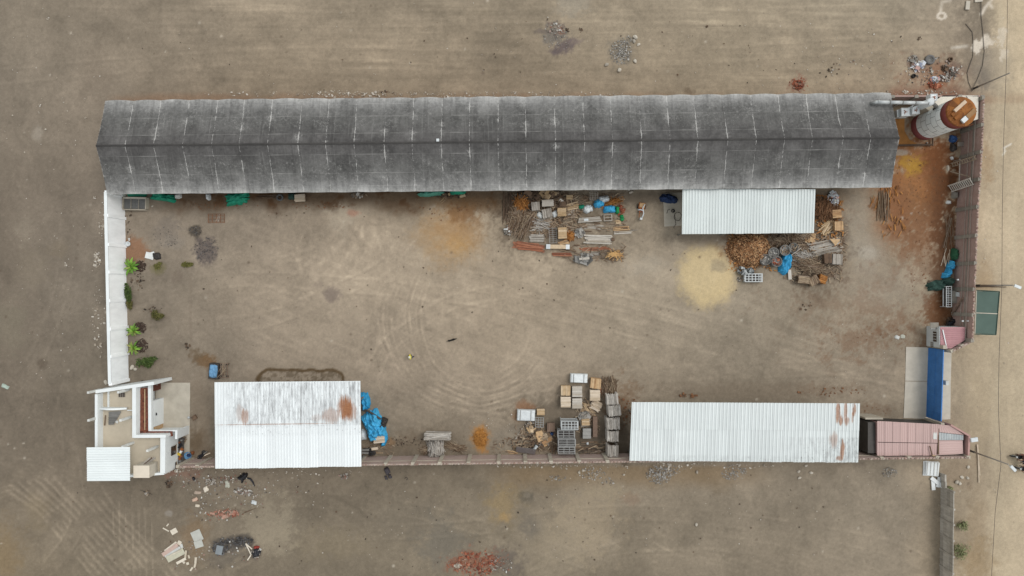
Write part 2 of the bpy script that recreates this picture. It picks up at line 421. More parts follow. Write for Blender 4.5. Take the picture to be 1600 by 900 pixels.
def rod(name, parent, mk, a, b, d):
    a, b = Vector(a), Vector(b); v = b - a
    return obj(name, unit('rod', mk), parent, None, (a + b) / 2, v.to_track_quat('X', 'Z').to_euler(), (v.length, d, d))

def quad_pt(q, u, v):
    a, b, c, d = q
    return a.lerp(b, u).lerp(d.lerp(c, u), v)
def sheets(parent, q, ncol, nrow, ribs, m, rib_h=0.05, name='roof_sheet', vsplit=None, uvd=lambda u, v: (u, v), gap=0.0):
    """ribbed roof sheets as separate parts; ribs run along v; q = four world corners a b c d"""
    inv = parent.matrix_basis.inverted() if parent else Matrix()
    up = (q[1] - q[0]).cross(q[3] - q[0])
    up = up.normalized() * (1 if up.z > 0 else -1)
    vs_ = vsplit or [j / nrow for j in range(nrow + 1)]
    for i in range(ncol):
        for j in range(nrow):
            us, hs = [], []
            for r in range(ribs):
                for fu, hh in ((0.0, 0.0), (0.36, 0.0), (0.42, 1.0), (0.58, 1.0), (0.64, 0.0)):
                    us.append((i + gap + (1 - 2 * gap) * (r + fu) / ribs) / ncol); hs.append(hh)
            us.append((i + (1.02 if not gap else 1 - gap)) / ncol); hs.append(0.0)
            jig = R.uniform(-0.012, 0.012); ev = R.uniform(-0.004, 0.004)
            v0, v1 = vs_[j] - ((0.012 if not gap else -0.02) if j else 0), vs_[j + 1] + (ev if j == nrow - 1 else 0)
            lift0, lift1 = (0.02 if j else 0.02) , 0.02
            vs, fs, uvs = [], [], []
            for k, (vv, lf) in enumerate(((v0, 0.0 if j else 0.0), (v1, 0.0))):
                for uu, hh in zip(us, hs):
                    z = hh * rib_h + jig + 0.03 * (nrow - j) * (1 if nrow > 1 else 0)
                    vs.append(inv @ (quad_pt(q, uu, vv) + up * z)); uvs.append(uvd(min(max(uu, 0), 1), min(max(vv, 0), 1)))
            n = len(us)
            for k in range(n - 1): fs.append((k, k + 1, n + k + 1, n + k))
            me = bpy.data.meshes.new(name); me.from_pydata([tuple(x) for x in vs], [], fs); me.materials.append(m)
            ul = me.uv_layers.new(name='UVMap')
            for lp in me.loops: ul.data[lp.index].uv = uvs[lp.vertex_index]
            obj(name, me, parent)

def uvbox(b_me):
    """metre-scaled UVs by face direction, for brickwork"""
    ul = b_me.uv_layers.new(name='UVMap')
    for p in b_me.polygons:
        n = p.normal
        t = Vector((-n.y, n.x, 0))
        t = t.normalized() if t.length > 0.3 else Vector((1, 0, 0))
        for li in p.loop_indices:
            co = b_me.vertices[b_me.loops[li].vertex_index].co
            ul.data[li].uv = (co.dot(t), co.z if abs(n.z) < 0.7 else co.y)
    return b_me
# ------------------------------------------------------------------ ground (one sheet, split into ground, yard and road)
def build_ground():
    X0, X1, Y0, Y1, st = -64.0, 64.0, -37.5, 37.5, 0.145
    nx, ny = int((X1 - X0) / st) + 1, int((Y1 - Y0) / st) + 1
    xs, ys = np.linspace(X0, X1, nx), np.linspace(Y0, Y1, ny)
    WX, WY = np.meshgrid(xs, ys)
    PXX, PYY = WX / 0.075 + 800, 450 - WY / 0.075
    rs = np.random.RandomState(11)
    tabs = [rs.rand(256, 256) for _ in range(12)]
    def vn(x, y, s, k=0):
        t = tabs[k % 12]
        a, b = x / s + 1000 + 17.3 * k, y / s + 1000 + 9.1 * k
        i, j = np.floor(a).astype(int), np.floor(b).astype(int)
        u, v = a - i, b - j
        u = u * u * (3 - 2 * u); v = v * v * (3 - 2 * v)
        i0, i1, j0, j1 = i & 255, (i + 1) & 255, j & 255, (j + 1) & 255
        return (t[i0, j0] * (1 - u) + t[i1, j0] * u) * (1 - v) + (t[i0, j1] * (1 - u) + t[i1, j1] * u) * v
    def fb(x, y, s, k=0, o=4, g=0.55):
        r, a, tot = 0, 1.0, 0.0
        for q in range(o):
            r = r + a * vn(x, y, s / 2 ** q, k + q); tot += a; a *= g
        return r / tot
    X, Y = PXX, PYY
    n1, n2, n3 = fb(X, Y, 90, 0), fb(X, Y, 34, 3), fb(X, Y, 13, 5)
    nf = fb(X, Y, 5, 7, 3, 0.7)
    def sst(a, b, x):
        t = np.clip((x - a) / (b - a), 0, 1); return t * t * (3 - 2 * t)
    def lc(rgb): return np.array([lin(c) for c in rgb]) * KALB
    col = np.zeros(X.shape + (3,)); Z = np.zeros(X.shape)
    # broad tone from a coarse table of soil colours
    gx = [0, 160, 400, 800, 1150, 1400, 1520, 1600]
    gy = [0, 140, 300, 450, 600, 720, 900]
    T = [[(136,124,108),(140,127,110),(146,132,113),(150,136,116),(156,142,121),(156,143,123),(164,150,131),(198,178,148)],
         [(133,121,106),(138,125,109),(146,131,111),(149,133,112),(155,140,118),(156,139,117),(168,150,128),(196,176,146)],
         [(124,112,98),(130,118,104),(150,136,119),(158,142,120),(152,139,121),(150,128,104),(180,162,136),(194,175,147)],
         [(123,111,97),(128,117,103),(158,143,124),(164,148,127),(156,143,124),(152,137,117),(180,162,136),(190,171,144)],
         [(122,110,96),(126,115,100),(150,136,119),(152,137,118),(147,134,116),(146,132,114),(172,155,130),(184,167,141)],
         [(124,112,97),(124,112,97),(128,116,100),(130,118,101),(138,126,109),(142,130,113),(158,142,120),(182,164,138)],
         [(136,122,102),(128,116,99),(128,116,99),(130,118,100),(140,127,109),(142,129,111),(164,147,122),(178,161,135)]]
    T = np.array([[[lin(c) for c in q] for q in r] for r in T]) * KALB
    fx = np.interp(np.clip(X + (n1 - 0.5) * 90, 0, 1600), gx, range(len(gx)))
    fy = np.interp(np.clip(Y + (n2 - 0.5) * 60, 0, 900), gy, range(len(gy)))
    i = np.minimum(fx.astype(int), len(gx) - 2); j = np.minimum(fy.astype(int), len(gy) - 2)
    a, b = (fx - i)[..., None], (fy - j)[..., None]
    col = (T[j, i] * (1 - a) + T[j, i + 1] * a) * (1 - b) + (T[j + 1, i] * (1 - a) + T[j + 1, i + 1] * a) * b
    yard_m = sst(192, 200, X) * sst(1494, 1486, X) * sst(300, 308, Y) * sst(714, 708, Y)
    # pale scuffing and dark blotches
    grey = col.mean(-1, keepdims=True); col = grey + (col - grey) * 0.95
    n0 = fb(X, Y, 210, 4); ng = fb(X, Y, 3.2, 9, 2, 0.8)
    col *= (1 + (n0 - 0.5) * 0.34 + (n1 - 0.5) * 0.34 + (n2 - 0.5) * 0.26 + (n3 - 0.5) * 0.16 + (nf - 0.5) * 0.16 + (ng - 0.5) * 0.15)[..., None]
    # thin pale dust in ragged drifts, dark grit between
    drift = sst(0.52, 0.66, fb(X + (n2 - .5) * 60, Y + (n1 - .5) * 60, 60, 7, 5, 0.62)); col *= (1 + drift * 0.09)[..., None]
    grit = sst(0.54, 0.68, fb(X, Y, 46, 10, 5, 0.68)); col *= (1 - grit * 0.09)[..., None]
    def put(m, rgb, ):
        nonlocal col
        m = np.clip(m, 0, 1)[..., None]; col = col * (1 - m) + lc(rgb) * m
    def mul(m, f):
        nonlocal col
        col = col * (1 + np.clip(m, 0, 1) * (f - 1))[..., None]
    def el(cx, cy, rx, ry, soft=0.35, warp=0.9, rot=0.0):
        c, s = math.cos(math.radians(rot)), math.sin(math.radians(rot))
        dx, dy = (X - cx), (Y - cy)
        d = np.hypot((dx * c + dy * s) / rx, (-dx * s + dy * c) / ry)
        e_ = 1 - sst(1 - soft, 1 + soft, d + (n3 - 0.5) * warp * 1.1 + (nf - 0.5) * warp * 0.9 + (ng - 0.5) * warp * 0.7)
        return np.clip(e_ * (1 + (nf - 0.5) * 0.9 * (1 - e_) * 2 + (ng - .5) * 0.35), 0, 1)
    def seg(pts, wd):
        dm = np.full(X.shape, 1e9)
        for (x0, y0), (x1, y1) in zip(pts, pts[1:]):
            L2 = (x1 - x0) ** 2 + (y1 - y0) ** 2
            t = np.clip(((X - x0) * (x1 - x0) + (Y - y0) * (y1 - y0)) / L2, 0, 1)
            dm = np.minimum(dm, np.hypot(X - x0 - t * (x1 - x0), Y - y0 - t * (y1 - y0)))
        return np.clip(1 - dm / wd, 0, 1)
    # raked east-west lines on the field to the north
    rake = fb(X / 14, Y, 6, 2, 3, 0.7) - 0.5
    fieldN = sst(165, 120, Y) * sst(150, 330, X) * sst(1480, 1300, X)
    col *= (1 + rake * 0.30 * fieldN)[..., None]; Z += rake * 0.03 * fieldN
    lines = sst(0.60, 0.72, fb(X / 30, Y, 4.5, 6, 2, 0.6)) * fieldN * sst(0.4, 0.6, n1)
    mul(lines * 0.9, 1.14)
    # long sweep lines in the yard and to the south
    sw = fb((X * 0.93 + Y * 0.36) / 26, (Y * 0.93 - X * 0.36), 6, 4, 3, 0.65) - 0.5
    col *= (1 + sw * 0.22 * sst(330, 420, X) * yard_m)[..., None]
    # circling tyre tracks, west part of yard
    brk = fb(X, Y, 16, 2, 3, 0.6)
    for (cx, cy, rx, ry, a0, a1, s, wb) in [(745, 500, 146, 142, 60, 200, 1, 8), (745, 502, 133, 130, 55, 205, .9, 8), (752, 498, 112, 126, 45, 215, 1, 14), (757, 498, 99, 113, 40, 215, .8, 14), (748, 510, 88, 92, 20, 190, .6, 18), (780, 490, 122, 156, 40, 120, .7, 12), (800, 478, 214, 160, 95, 190, .55, 22), (806, 470, 200, 146, 85, 190, .5, 22), (745, 505, 124, 121, 25, 150, .8, 5), (747, 506, 118, 114, 25, 150, .6, 5), (748, 508, 105, 104, 20, 150, .7, 5), (750, 508, 80, 80, 15, 150, .5, 6), (735, 470, 70, 120, 120, 240, .35, 12)]:
        th = np.degrees(np.arctan2((Y - cy) / ry, (X - cx) / rx)) % 360
        d = (np.hypot((X - cx) / rx, (Y - cy) / ry) - 1) * (rx + ry) / 2 + (n1 - 0.5) * wb * .6 + (n2 - .5) * wb * .25 + (n3 - 0.5) * 2.4
        am = sst(a0 - 12, a0 + 25, th) * sst(a1 + 12, a1 - 25, th) * s * np.clip(0.45 + 1.8 * (n2 - 0.32), 0, 1.2) * (.35 + .65 * sst(.35, .55, brk))
        wv = 1.5 + 1.6 * n2
        mul(np.clip(1 - np.abs(d) / wv, 0, 1) * am, 1.27); mul(np.clip(1 - np.abs(d - 4) / 3.0, 0, 1) * am, 0.88); mul(np.clip(1 - np.abs(d - 8) / 2, 0, 1) * am * .7, 1.17)
        Z += (-0.03 * np.clip(1 - np.abs(d) / 2.5, 0, 1) + 0.03 * np.clip(1 - np.abs(d - 4) / 2.5, 0, 1)) * am
    # long sweeping wheel tracks over the outer land and the yard
    rt = random.Random(21)
    for pts in ([(-10, 640), (60, 560), (100, 450), (110, 330), (70, 180), (20, 40)], [(60, 905), (130, 820), (110, 700), (90, 560), (60, 420), (0, 330)], [(160, 905), (260, 800), (420, 775), (640, 790), (900, 870), (1000, 910)], [(300, 905), (480, 830), (700, 830), (1000, 790), (1400, 850), (1480, 905)], [(820, 905), (980, 850), (1120, 845), (1260, 870), (1380, 905)], [(210, 470), (360, 430), (560, 445), (800, 470), (1100, 540), (1400, 590)], [(220, 520), (420, 500), (600, 420), (660, 340)], [(700, 430), (960, 470), (1250, 540), (1410, 600)], [(640, 660), (820, 600), (1100, 580), (1410, 570)], [(-10, 120), (200, 100), (500, 80), (900, 100), (1480, 60)], [(100, 20), (500, 30), (1000, 20), (1470, 40)], [(560, 640), (600, 540), (700, 470), (860, 440)]):
        P2 = np.array(pts, float); tt = np.linspace(0, len(P2) - 1, 34); sm = np.stack([np.interp(tt, range(len(P2)), P2[:, q]) for q in (0, 1)], -1)
        for _ in range(5): sm[1:-1] = (sm[:-2] + 2 * sm[1:-1] + sm[2:]) / 4
        tg = np.gradient(sm, axis=0); tg /= np.linalg.norm(tg, axis=1, keepdims=True); nr = np.stack([-tg[:, 1], tg[:, 0]], -1)
        for o in (-11, 11):
            q = [tuple(v_) for v_ in sm + nr * o]
            g = np.clip(0.35 + 1.8 * (n1 - .3), 0, 1) * (.3 + .7 * sst(.36, .56, brk))
            mul(seg(q, 4.2) * g, 1.15); mul(seg([(x + 1.5, y + 4) for x, y in q], 2.6) * g, .90)
    # fan of tracks out of the shed
    rt = random.Random(5)
    for k in range(17):
        x0, y0 = rt.uniform(470, 580), rt.uniform(325, 350); an = math.radians(rt.uniform(15, 140)); L = rt.uniform(90, 240); bd = rt.uniform(-0.7, 0.7)
        pts = [(x0 + math.cos(an + bd * t) * L * t + rt.uniform(-2, 2), y0 + math.sin(an + bd * t) * L * t * 0.75) for t in np.linspace(0.1, 1, 7)]
        g_ = (.25 + .75 * sst(.36, .58, brk)) * rt.uniform(.4, 1); mul(seg(pts, 4.2) * g_, 1.15); mul(seg([(p[0] + 7, p[1] + 3) for p in pts], 4.0) * 0.6 * g_, 0.91); mul(seg([(p[0] + 20, p[1] + 6) for p in pts], 4.0) * .8 * g_, 1.13)
    for k in range(12):
        x0, y0 = rt.uniform(640, 900), rt.uniform(420, 470); x1, y1 = x0 + rt.uniform(200, 420), y0 + rt.uniform(60, 150)
        mul(seg([(x0, y0), ((x0 + x1) / 2, (y0 + y1) / 2 + rt.uniform(-12, 12)), (x1, y1)], 2.5) * 0.5, 1.10)
    # tread marks, south-west field
    for k in range(11):
        o = k * 12.5
        for (pts, s) in [([(2 + o * 1.1, 740 - o * 0.2 + 20), (60 + o, 800), (150 + o * 1.05, 905)], .8)]:
            m = seg(pts, 3.6) * sst(0.38, 0.55, fb(X, Y, 26, 9)) * sst(0, 20, X)
            mul(m, 1.36); Z += 0.03 * m
    for k in range(7):
        x = 176 + k * 10
        m = seg([(x, 775 + 9 * (k % 3)), (x + 3, 905)], 2.0) * sst(0.4, 0.6, fb(X, Y, 18, 8)); mul(m, 1.34); Z += 0.03 * m
    for k in range(9):
        r = 34 + k * 9
        d = np.abs(np.hypot((X - 22), (Y - 800) * 1.25) - r)
        m = np.clip(1 - d / 2.6, 0, 1) * sst(80, 60, np.abs(X - 40)) * sst(800, 770, Y) * 0.8 * sst(0.4, 0.6, n2); mul(m, 1.22)
    for k in range(7):
        d = np.abs(np.hypot((X - 1040) * 0.55, (Y - 985)) - (118 + k * 8)); m = np.clip(1 - d / 2.2, 0, 1) * sst(905, 870, np.abs(Y)) * sst(840, 870, Y) * 0.6; mul(m, 1.13)
    for k in range(14):
        mul(seg([(860 + k * 9, 790 + (k % 4) * 12), (1010 + k * 8, 880)], 2.4) * 0.5 * sst(0.4, .6, n2), 1.14)
    for pts in ([(100, 590), (82, 660), (98, 700), (102, 800)], [(40, 560), (90, 620), (100, 700)], [(430, 770), (480, 780), (540, 815), (590, 840)], [(0, 860), (60, 815), (120, 770)]):
        mul(seg(pts, 3.0) * 0.7, 1.12)
    mul(seg([(520, 775), (560, 795), (585, 818)], 4) * 0.7, 0.84); mul(seg([(720, 850), (740, 815), (770, 780)], 4) * .6, .86); mul(seg([(640, 900), (632, 855)], 4) * .6, .86)
    # --- patches of spilt sand, sawdust, ash, damp and rust, darker strips and painted eave shade
    put(el(1104, 433, 43, 46, 0.3, 0.4) * 0.95, (204, 182, 140)); put(el(1098, 425, 30, 30, 0.6, 0.4) * 0.4, (208, 188, 150)); Z += 0.45 * np.clip(1 - np.hypot((X - 1104) / 50, (Y - 433) / 50), 0, 1) ** 0.8
    put(el(1122, 415, 13, 9, 0.5) * 0.6, (150, 138, 118))
    put(el(1440, 285, 62, 80, 0.4, 1.2) * 0.88, (146, 94, 56)); put(el(1466, 300, 28, 80, 0.5, 1.4) * 0.7, (108, 66, 40)); put(el(1425, 300, 26, 30, .5) * .5, (172, 122, 78))
    put(el(1405, 345, 55, 48, 0.6, 1.6) * 0.65, (148, 112, 84)); put(el(1440, 330, 40, 40, 0.7, 1.8) * 0.35, (112, 78, 52)); put(el(1455, 390, 40, 50, 0.4, 1.4) * 0.45, (140, 104, 78))
    put(el(1340, 345, 22, 55, .5) * 0.6, (160, 150, 134)); put(el(1352, 395, 34, 30, .5) * .5, (166, 156, 140))
    put(el(1421, 258, 15, 13, 0.8, 1.8) * 0.75, (184, 144, 60)); put(el(1408, 238, 12, 4, 0.3) * .8, (168, 156, 142))
    put(el(1398, 330, 20, 40, .5) * .6, (140, 96, 66))
    put(el(1476, 400, 20, 100, 0.5, 1.6) * 0.8, (106, 72, 50)); put(el(1470, 490, 20, 36, 0.4, 1.4) * 0.85, (112, 72, 44)); put(el(1448, 538, 8, 24, .4, 1.2) * .6, (112, 78, 54))
    put(el(1478, 360, 12, 60, .5, 1.2) * .5, (120, 84, 60))
    for (cx, cy, rx, ry, am) in [(1335, 525, 40, 18, .5), (1300, 470, 60, 14, .25), (1400, 500, 26, 12, .45), (1415, 395, 20, 30, .45), (1385, 440, 40, 16, .3), (1350, 640, 30, 8, .45), (1290, 610, 30, 6, .3), (1320, 560, 22, 6, .35), (1365, 480, 26, 18, .35), (1440, 520, 20, 14, .45), (1400, 520, 16, 10, .4), (1340, 500, 70, 40, .2)]:
        put(el(cx, cy, rx, ry, 0.8, 3.2) * am * .8, (128, 98, 76))
    put(el(702, 368, 42, 36, 0.85, 0.9) * 0.5, (188, 150, 100)); put(el(715, 350, 30, 30, .8, 1.2) * .35, (168, 124, 78)); put(el(715, 385, 16, 16, .8, .9) * .35, (198, 156, 98))
    under = sst(338, 312, Y + (n2 - .5) * 34) * sst(295, 300, Y) * sst(215, 300, X) * sst(800, 770, X)  # brown dirt and eave shade painted together along the long shed
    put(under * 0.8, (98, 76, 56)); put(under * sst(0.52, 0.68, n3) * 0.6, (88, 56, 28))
    put(el(725, 335, 24, 14, .5, 1.4) * .5, (120, 78, 40)); put(el(740, 320, 60, 12, .5) * .4, (130, 100, 70))
    put(el(540, 335, 24, 12, .6, 1.6) * .5, (182, 168, 148)); put(el(530, 350, 16, 20, .6, 1.6) * .5, (186, 172, 152)); put(el(552, 333, 8, 5, .5, 1.5) * .6, (180, 130, 108))
    put(el(1010, 415, 26, 14, .6, 1.4) * .35, (176, 166, 150)); put(el(1358, 395, 14, 9, .6) * .5, (184, 176, 162)); put(el(1380, 445, 60, 34, .6) * .3, (170, 160, 144))
    put(el(322, 391, 20, 20, 0.25, 0.8) * 0.85, (104, 94, 90)); put(el(305, 361, 10, 9, 0.25, .8) * 0.85, (88, 80, 71)); put(el(262, 362, 26, 18, 0.4, .9, -35) * 0.55, (130, 120, 110)); put(el(270, 378, 20, 10, .5) * .4, (150, 140, 128))
    put(el(210, 392, 24, 20, 0.4, .9) * 0.7, (150, 106, 76)); put(el(520, 459, 13, 12, 0.45, .9) * 0.6, (112, 99, 94)); put(el(497, 445, 9, 5, .5) * .3, (120, 106, 98))
    put(el(247, 420, 12, 7, .5) * .6, (112, 106, 70)); put(el(275, 432, 10, 8, .5) * .35, (118, 104, 92))
    put(el(315, 560, 18, 10, .5, 1.6, 30) * .7, (98, 76, 50)); put(el(325, 565, 12, 12, .5, 1.2) * .4, (130, 96, 60))
    put(seg([(298, 430), (298, 510), (300, 560)], 3) * .5 * n3 * 1.6, (128, 114, 100))
    put(el(218, 640, 30, 20, .5) * 0, (0, 0, 0)); put(el(315, 640, 14, 60, .5) * .3, (128, 112, 94)); put(el(310, 700, 26, 26, .5, 1.2) * .5, (122, 106, 88)); put(el(306, 690, 8, 20, .5, 1.2) * .4, (92, 74, 50))
    # wet ring north of the lower left shed
    dr = np.abs(np.hypot(np.maximum(np.abs(X - 470) - 50, 0) / 16.0, (Y - 592) / 13.0) - 1 + (n3 - .5) * 0.5)
    ring = sst(0.30, 0.08, dr) * sst(600, 596, Y)
    put(ring * 0.85, (84, 64, 36)); inn = sst(1.0, 0.85, np.hypot(np.maximum(np.abs(X - 470) - 50, 0) / 16.0, (Y - 592) / 13.0))
    put(inn * sst(0.45, 0.62, nf) * 0.6, (88, 74, 56))
    # sticks ground, lumber yards: darker soil, shade by eaves and sheds painted in
    put(el(870, 345, 92, 56, 0.4) * 0.6, (112, 99, 85)); put(el(850, 322, 62, 26, .5) * .7, (76, 62, 50)); put(el(815, 345, 26, 30, .5) * .55, (92, 78, 66)); put(el(1280, 385, 46, 64, 0.4) * 0.75, (104, 88, 74)); put(el(1000, 308, 50, 10, .5) * .5, (112, 98, 84))  # dark soil among the stacks, with under-eave shade painted in
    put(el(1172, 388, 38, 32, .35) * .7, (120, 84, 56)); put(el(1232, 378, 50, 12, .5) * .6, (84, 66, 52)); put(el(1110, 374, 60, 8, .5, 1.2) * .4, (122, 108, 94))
    put(el(890, 668, 88, 46, .4) * .65, (106, 95, 82)); put(el(820, 638, 14, 10, .5) * .6, (146, 102, 70)); put(el(808, 650, 8, 10, .5) * .6, (150, 110, 76)); put(el(850, 690, 26, 18, .5) * .5, (104, 84, 64))
    put(el(750, 682, 13, 15, .6, 1.2) * .85, (176, 124, 62)); put(el(754, 698, 8, 9, .6, 1.2) * .8, (176, 124, 62)); put(el(632, 692, 60, 16, .5, 1.2) * .4, (122, 106, 88)); put(el(800, 688, 30, 20, .5) * .35, (152, 142, 128))
    put(el(605, 690, 10, 8, .5) * .5, (150, 112, 74)); put(el(975, 630, 26, 30, .5, 1.8) * .45, (122, 90, 62)); put(el(975, 690, 12, 36, .4) * .6, (84, 74, 64)); put(el(925, 690, 30, 22, .5) * .4, (92, 82, 70))  # dark strip west of the long white roof is its shade painted in
    put(el(1160, 612, 140, 14, .5) * .4, (128, 114, 98)); put(el(1355, 690, 16, 30, .4) * .5, (110, 98, 90)); put(el(1350, 645, 60, 10, .5) * .3, (130, 118, 102))  # painted shade north of the long white roof and in its east gap
    # south field
    stripS = sst(724, 732, Y) * sst(775, 740, Y + (n2 - .5) * 20) * sst(740, 830, X) * sst(1230, 1120, X); put(stripS * .5, (136, 112, 80))
    put(el(788, 785, 22, 24, .9, 1.4) * .45, (164, 140, 98)); put(el(790, 808, 8, 6, .8, 1.2) * .5, (178, 146, 96)); put(el(822, 777, 12, 9, .35, .9) * .6, (96, 90, 80)); put(el(824, 774, 5, 4, .4) * .5, (140, 130, 115)); put(el(830, 825, 16, 16, .5, 1.2) * .6, (108, 102, 94)); put(el(815, 800, 10, 8, .5) * .4, (112, 106, 98))
    put(el(920, 810, 46, 50, .6, 1.6) * .5, (166, 150, 126)); put(el(960, 770, 30, 10, .6, 1.4) * .35, (160, 146, 122)); put(el(985, 780, 14, 10, .5) * .4, (142, 118, 100)); put(el(880, 840, 40, 40, .6, 1.6) * .4, (160, 146, 124))
    put(el(692, 850, 36, 36, .5, 1.2) * .45, (112, 108, 100)); put(el(640, 810, 60, 30, .6) * .3, (114, 106, 94)); put(el(790, 880, 26, 20, .5, 1.4) * .55, (98, 90, 86)); put(el(742, 880, 36, 16, .4, 1.6) * .6, (150, 96, 72))
    put(el(420, 820, 40, 40, .5, 1.4) * .6, (158, 146, 126)); put(el(430, 850, 30, 20, .5, 1.4) * .4, (156, 144, 124)); put(el(520, 850, 50, 24, .6, 1.4) * .3, (146, 132, 108))
    put(el(350, 852, 22, 11, .4, 1.2) * .65, (84, 80, 76)); put(el(380, 845, 16, 9, .4, 1.2) * .75, (70, 66, 64)); put(el(397, 864, 10, 12, .4, 1.2) * .5, (78, 70, 68)); put(el(352, 870, 26, 14, .5, 1.2) * .4, (98, 92, 86))
    put(el(305, 840, 20, 34, .6, 1.2) * .35, (140, 110, 76)); put(el(6, 868, 26, 40, .9, 1.2) * .4, (150, 126, 90)); put(el(290, 738, 26, 12, .5, 1.4) * .5, (140, 112, 98)); put(el(265, 740, 20, 6, .5, 1.4) * .5, (150, 110, 96))
    put(el(65, 568, 8, 8, .4) * .6, (96, 84, 72)); put(el(36, 360, 18, 20, .5, 1.4) * .5, (150, 138, 122)); put(el(50, 420, 22, 26, .6, 1.4) * .3, (144, 132, 114)); put(el(15, 510, 24, 40, .6, 1.2) * .35, (138, 130, 112))
    put(el(58, 208, 7, 10, .6, 1.4) * .5, (168, 158, 144)); put(el(150, 120, 30, 40, .6) * .2, (120, 106, 92)); put(el(60, 800, 20, 26, .6) * .3, (150, 134, 108))
    put(el(92, 390, 14, 12, .6, 1.2) * .3, (140, 126, 106)); put(el(345, 67, 1, 1) * 0, (0, 0, 0)); put(el(264, 802, 6, 5, .4) * .7, (150, 142, 132))
    # north field
    put(el(870, 58, 20, 17, .4, 1.3) * .7, (116, 110, 104)); put(el(880, 72, 20, 11, .4, 1.0, -20) * .85, (102, 90, 90)); put(el(845, 49, 10, 4, .4) * .6, (104, 94, 90)); put(el(876, 48, 5, 6, .5) * .7, (158, 112, 88)); put(el(898, 65, 13, 5, .5) * .5, (120, 106, 104)); put(el(895, 8, 24, 16, .5, 1.2) * .45, (160, 152, 138)); put(el(868, 42, 14, 10, .4) * .3, (128, 116, 108))
    put(el(970, 80, 18, 22, .4, 1.2) * .4, (124, 118, 108)); put(el(755, 115, 3, 2.5, .4) * .6, (100, 86, 76)); put(el(1078, 143, 9, 5, .5) * .6, (104, 88, 72))
    put(sst(142, 156, Y + (n2 - .5) * 14) * sst(165, 158, Y) * sst(160, 200, X) * 0.5, (140, 108, 84))
    put(el(1247, 132, 12, 11, .5, 1.8) * .55, (140, 90, 76))
    put(el(1460, 120, 46, 26, .5, 1.6) * .5, (142, 104, 82)); put(el(1430, 100, 14, 14, .5, 1.4) * .5, (126, 108, 98)); put(el(1460, 132, 16, 9, .5) * .7, (158, 98, 60)); put(el(1490, 110, 16, 12, .5) * .6, (116, 100, 96)); put(sst(128, 146, Y) * sst(168, 158, Y) * sst(1380, 1400, X) * sst(1530, 1490, X) * .7, (132, 92, 74)); put(el(1480, 115, 24, 14, .6) * .4, (150, 100, 70))
    dampE = el(1520, 70, 28, 66, .5, 1.1); put(dampE * .6, (124, 112, 98)); put(el(1535, 30, 22, 40, .4, 1.0) * .5, (118, 108, 94)); put(el(1548, 100, 26, 40, .5, 1.1) * .55, (146, 136, 122)); put(el(1540, 125, 12, 12, .5) * .5, (112, 104, 96))
    salt = (218, 206, 190)
    put(el(1527, 74, 7, 11, .3, 1.4, 20) * .9, salt); put(el(1545, 66, 18, 7, .3, 1.6, 10) * .85, salt); put(el(1566, 60, 6, 22, .3, 1.6) * .85, salt); put(el(1568, 82, 6, 8, .3, 1.6) * .6, salt)
    d = np.abs(np.hypot((X - 1471) / 8.0, (Y - 25) / 6.0) - 0.8 + (n3 - .5) * .5); put(sst(.4, .2, d) * .85, salt); put(seg([(1469, 20), (1472, 3), (1485, 1)], 4) * 1.2 * n3, salt); put(seg([(1488, 75), (1511, 72)], 4) * n3 * 1.5, (196, 186, 172)); put(seg([(1533, 22), (1545, 4), (1550, 12)], 4) * n3 * 1.5, salt); put(seg([(1538, 12), (1550, 0)], 3) * n3 * 1.5, salt)
    put(seg([(1567, 242), (1571, 236), (1569, 231), (1580, 225)], 2.0) * 1.5, (228, 222, 210))
    # road: wheel bands running north-south, dust against the wall
    rb = fb(X, Y / 30, 9, 1, 3, 0.6) - 0.5; road = sst(1534, 1562, X + (n2 - .5) * 16)
    col *= (1 + rb * 0.16 * road)[..., None]
    put(road * .35, (192, 176, 150)); put(road * sst(900, 640, Y) * sst(0.5, .75, fb(X, Y / 14, 10, 5)) * .3, (196, 182, 156))
    put(el(1541, 255, 9, 30, .6, 1.4) * .4, (150, 120, 84)); put(el(1540, 440, 14, 26, .6) * .35, (176, 146, 108)); put(el(1530, 640, 20, 60, .6) * .25, (190, 172, 142))
    put(el(1525, 840, 14, 60, .6, 1.2) * .4, (152, 132, 106)); put(el(1500, 735, 26, 24, .5, 1.2) * .55, (146, 128, 108)); put(el(1528, 880, 26, 30, .6, 1.2) * .4, (150, 126, 92))
    for x in (1540, 1552, 1580): mul(seg([(x + 8, 560), (x, 720), (x - 12, 905)], 4) * .4, 0.93)
    # dark pits and droppings scattered at random
    for k in range(240):
        x, y = rt.uniform(0, 1540), rt.uniform(0, 900)
        if 150 < x < 1500 and 150 < y < 300: continue
        r = rt.uniform(0.8, 2.0); w_ = (np.abs(X - x) < 8) & (np.abs(Y - y) < 8)
        dd = np.hypot(X[w_] - x, Y[w_] - y); m = np.clip(1.3 - dd / (r * 1.3), 0, 1)[..., None] * rt.uniform(.3, .8)
        col[w_] = col[w_] * (1 - m) + lc((92, 78, 66) if rt.random() < .6 else (196, 186, 170)) * m
    # relief
    edge = sst(0, 5, np.minimum(np.minimum(WX - X0, X1 - WX), np.minimum(WY - Y0, Y1 - WY)))
    Z = (Z + (n2 - .5) * 0.12 + (n3 - .5) * 0.10 + (nf - .5) * 0.08) * edge - 0.0
    Z = np.where((X > 235) & (X < 305) & (Y > 590) & (Y < 720), np.minimum(Z, -0.01), Z)
    # --- meshes
    idx = np.arange(nx * ny).reshape(ny, nx)
    q = np.stack([idx[:-1, :-1], idx[:-1, 1:], idx[1:, 1:], idx[1:, :-1]], -1).reshape(-1, 4)
    cxp, cyp = ((X[:-1, :-1] + X[1:, 1:]) / 2).ravel(), ((Y[:-1, :-1] + Y[1:, 1:]) / 2).ravel()
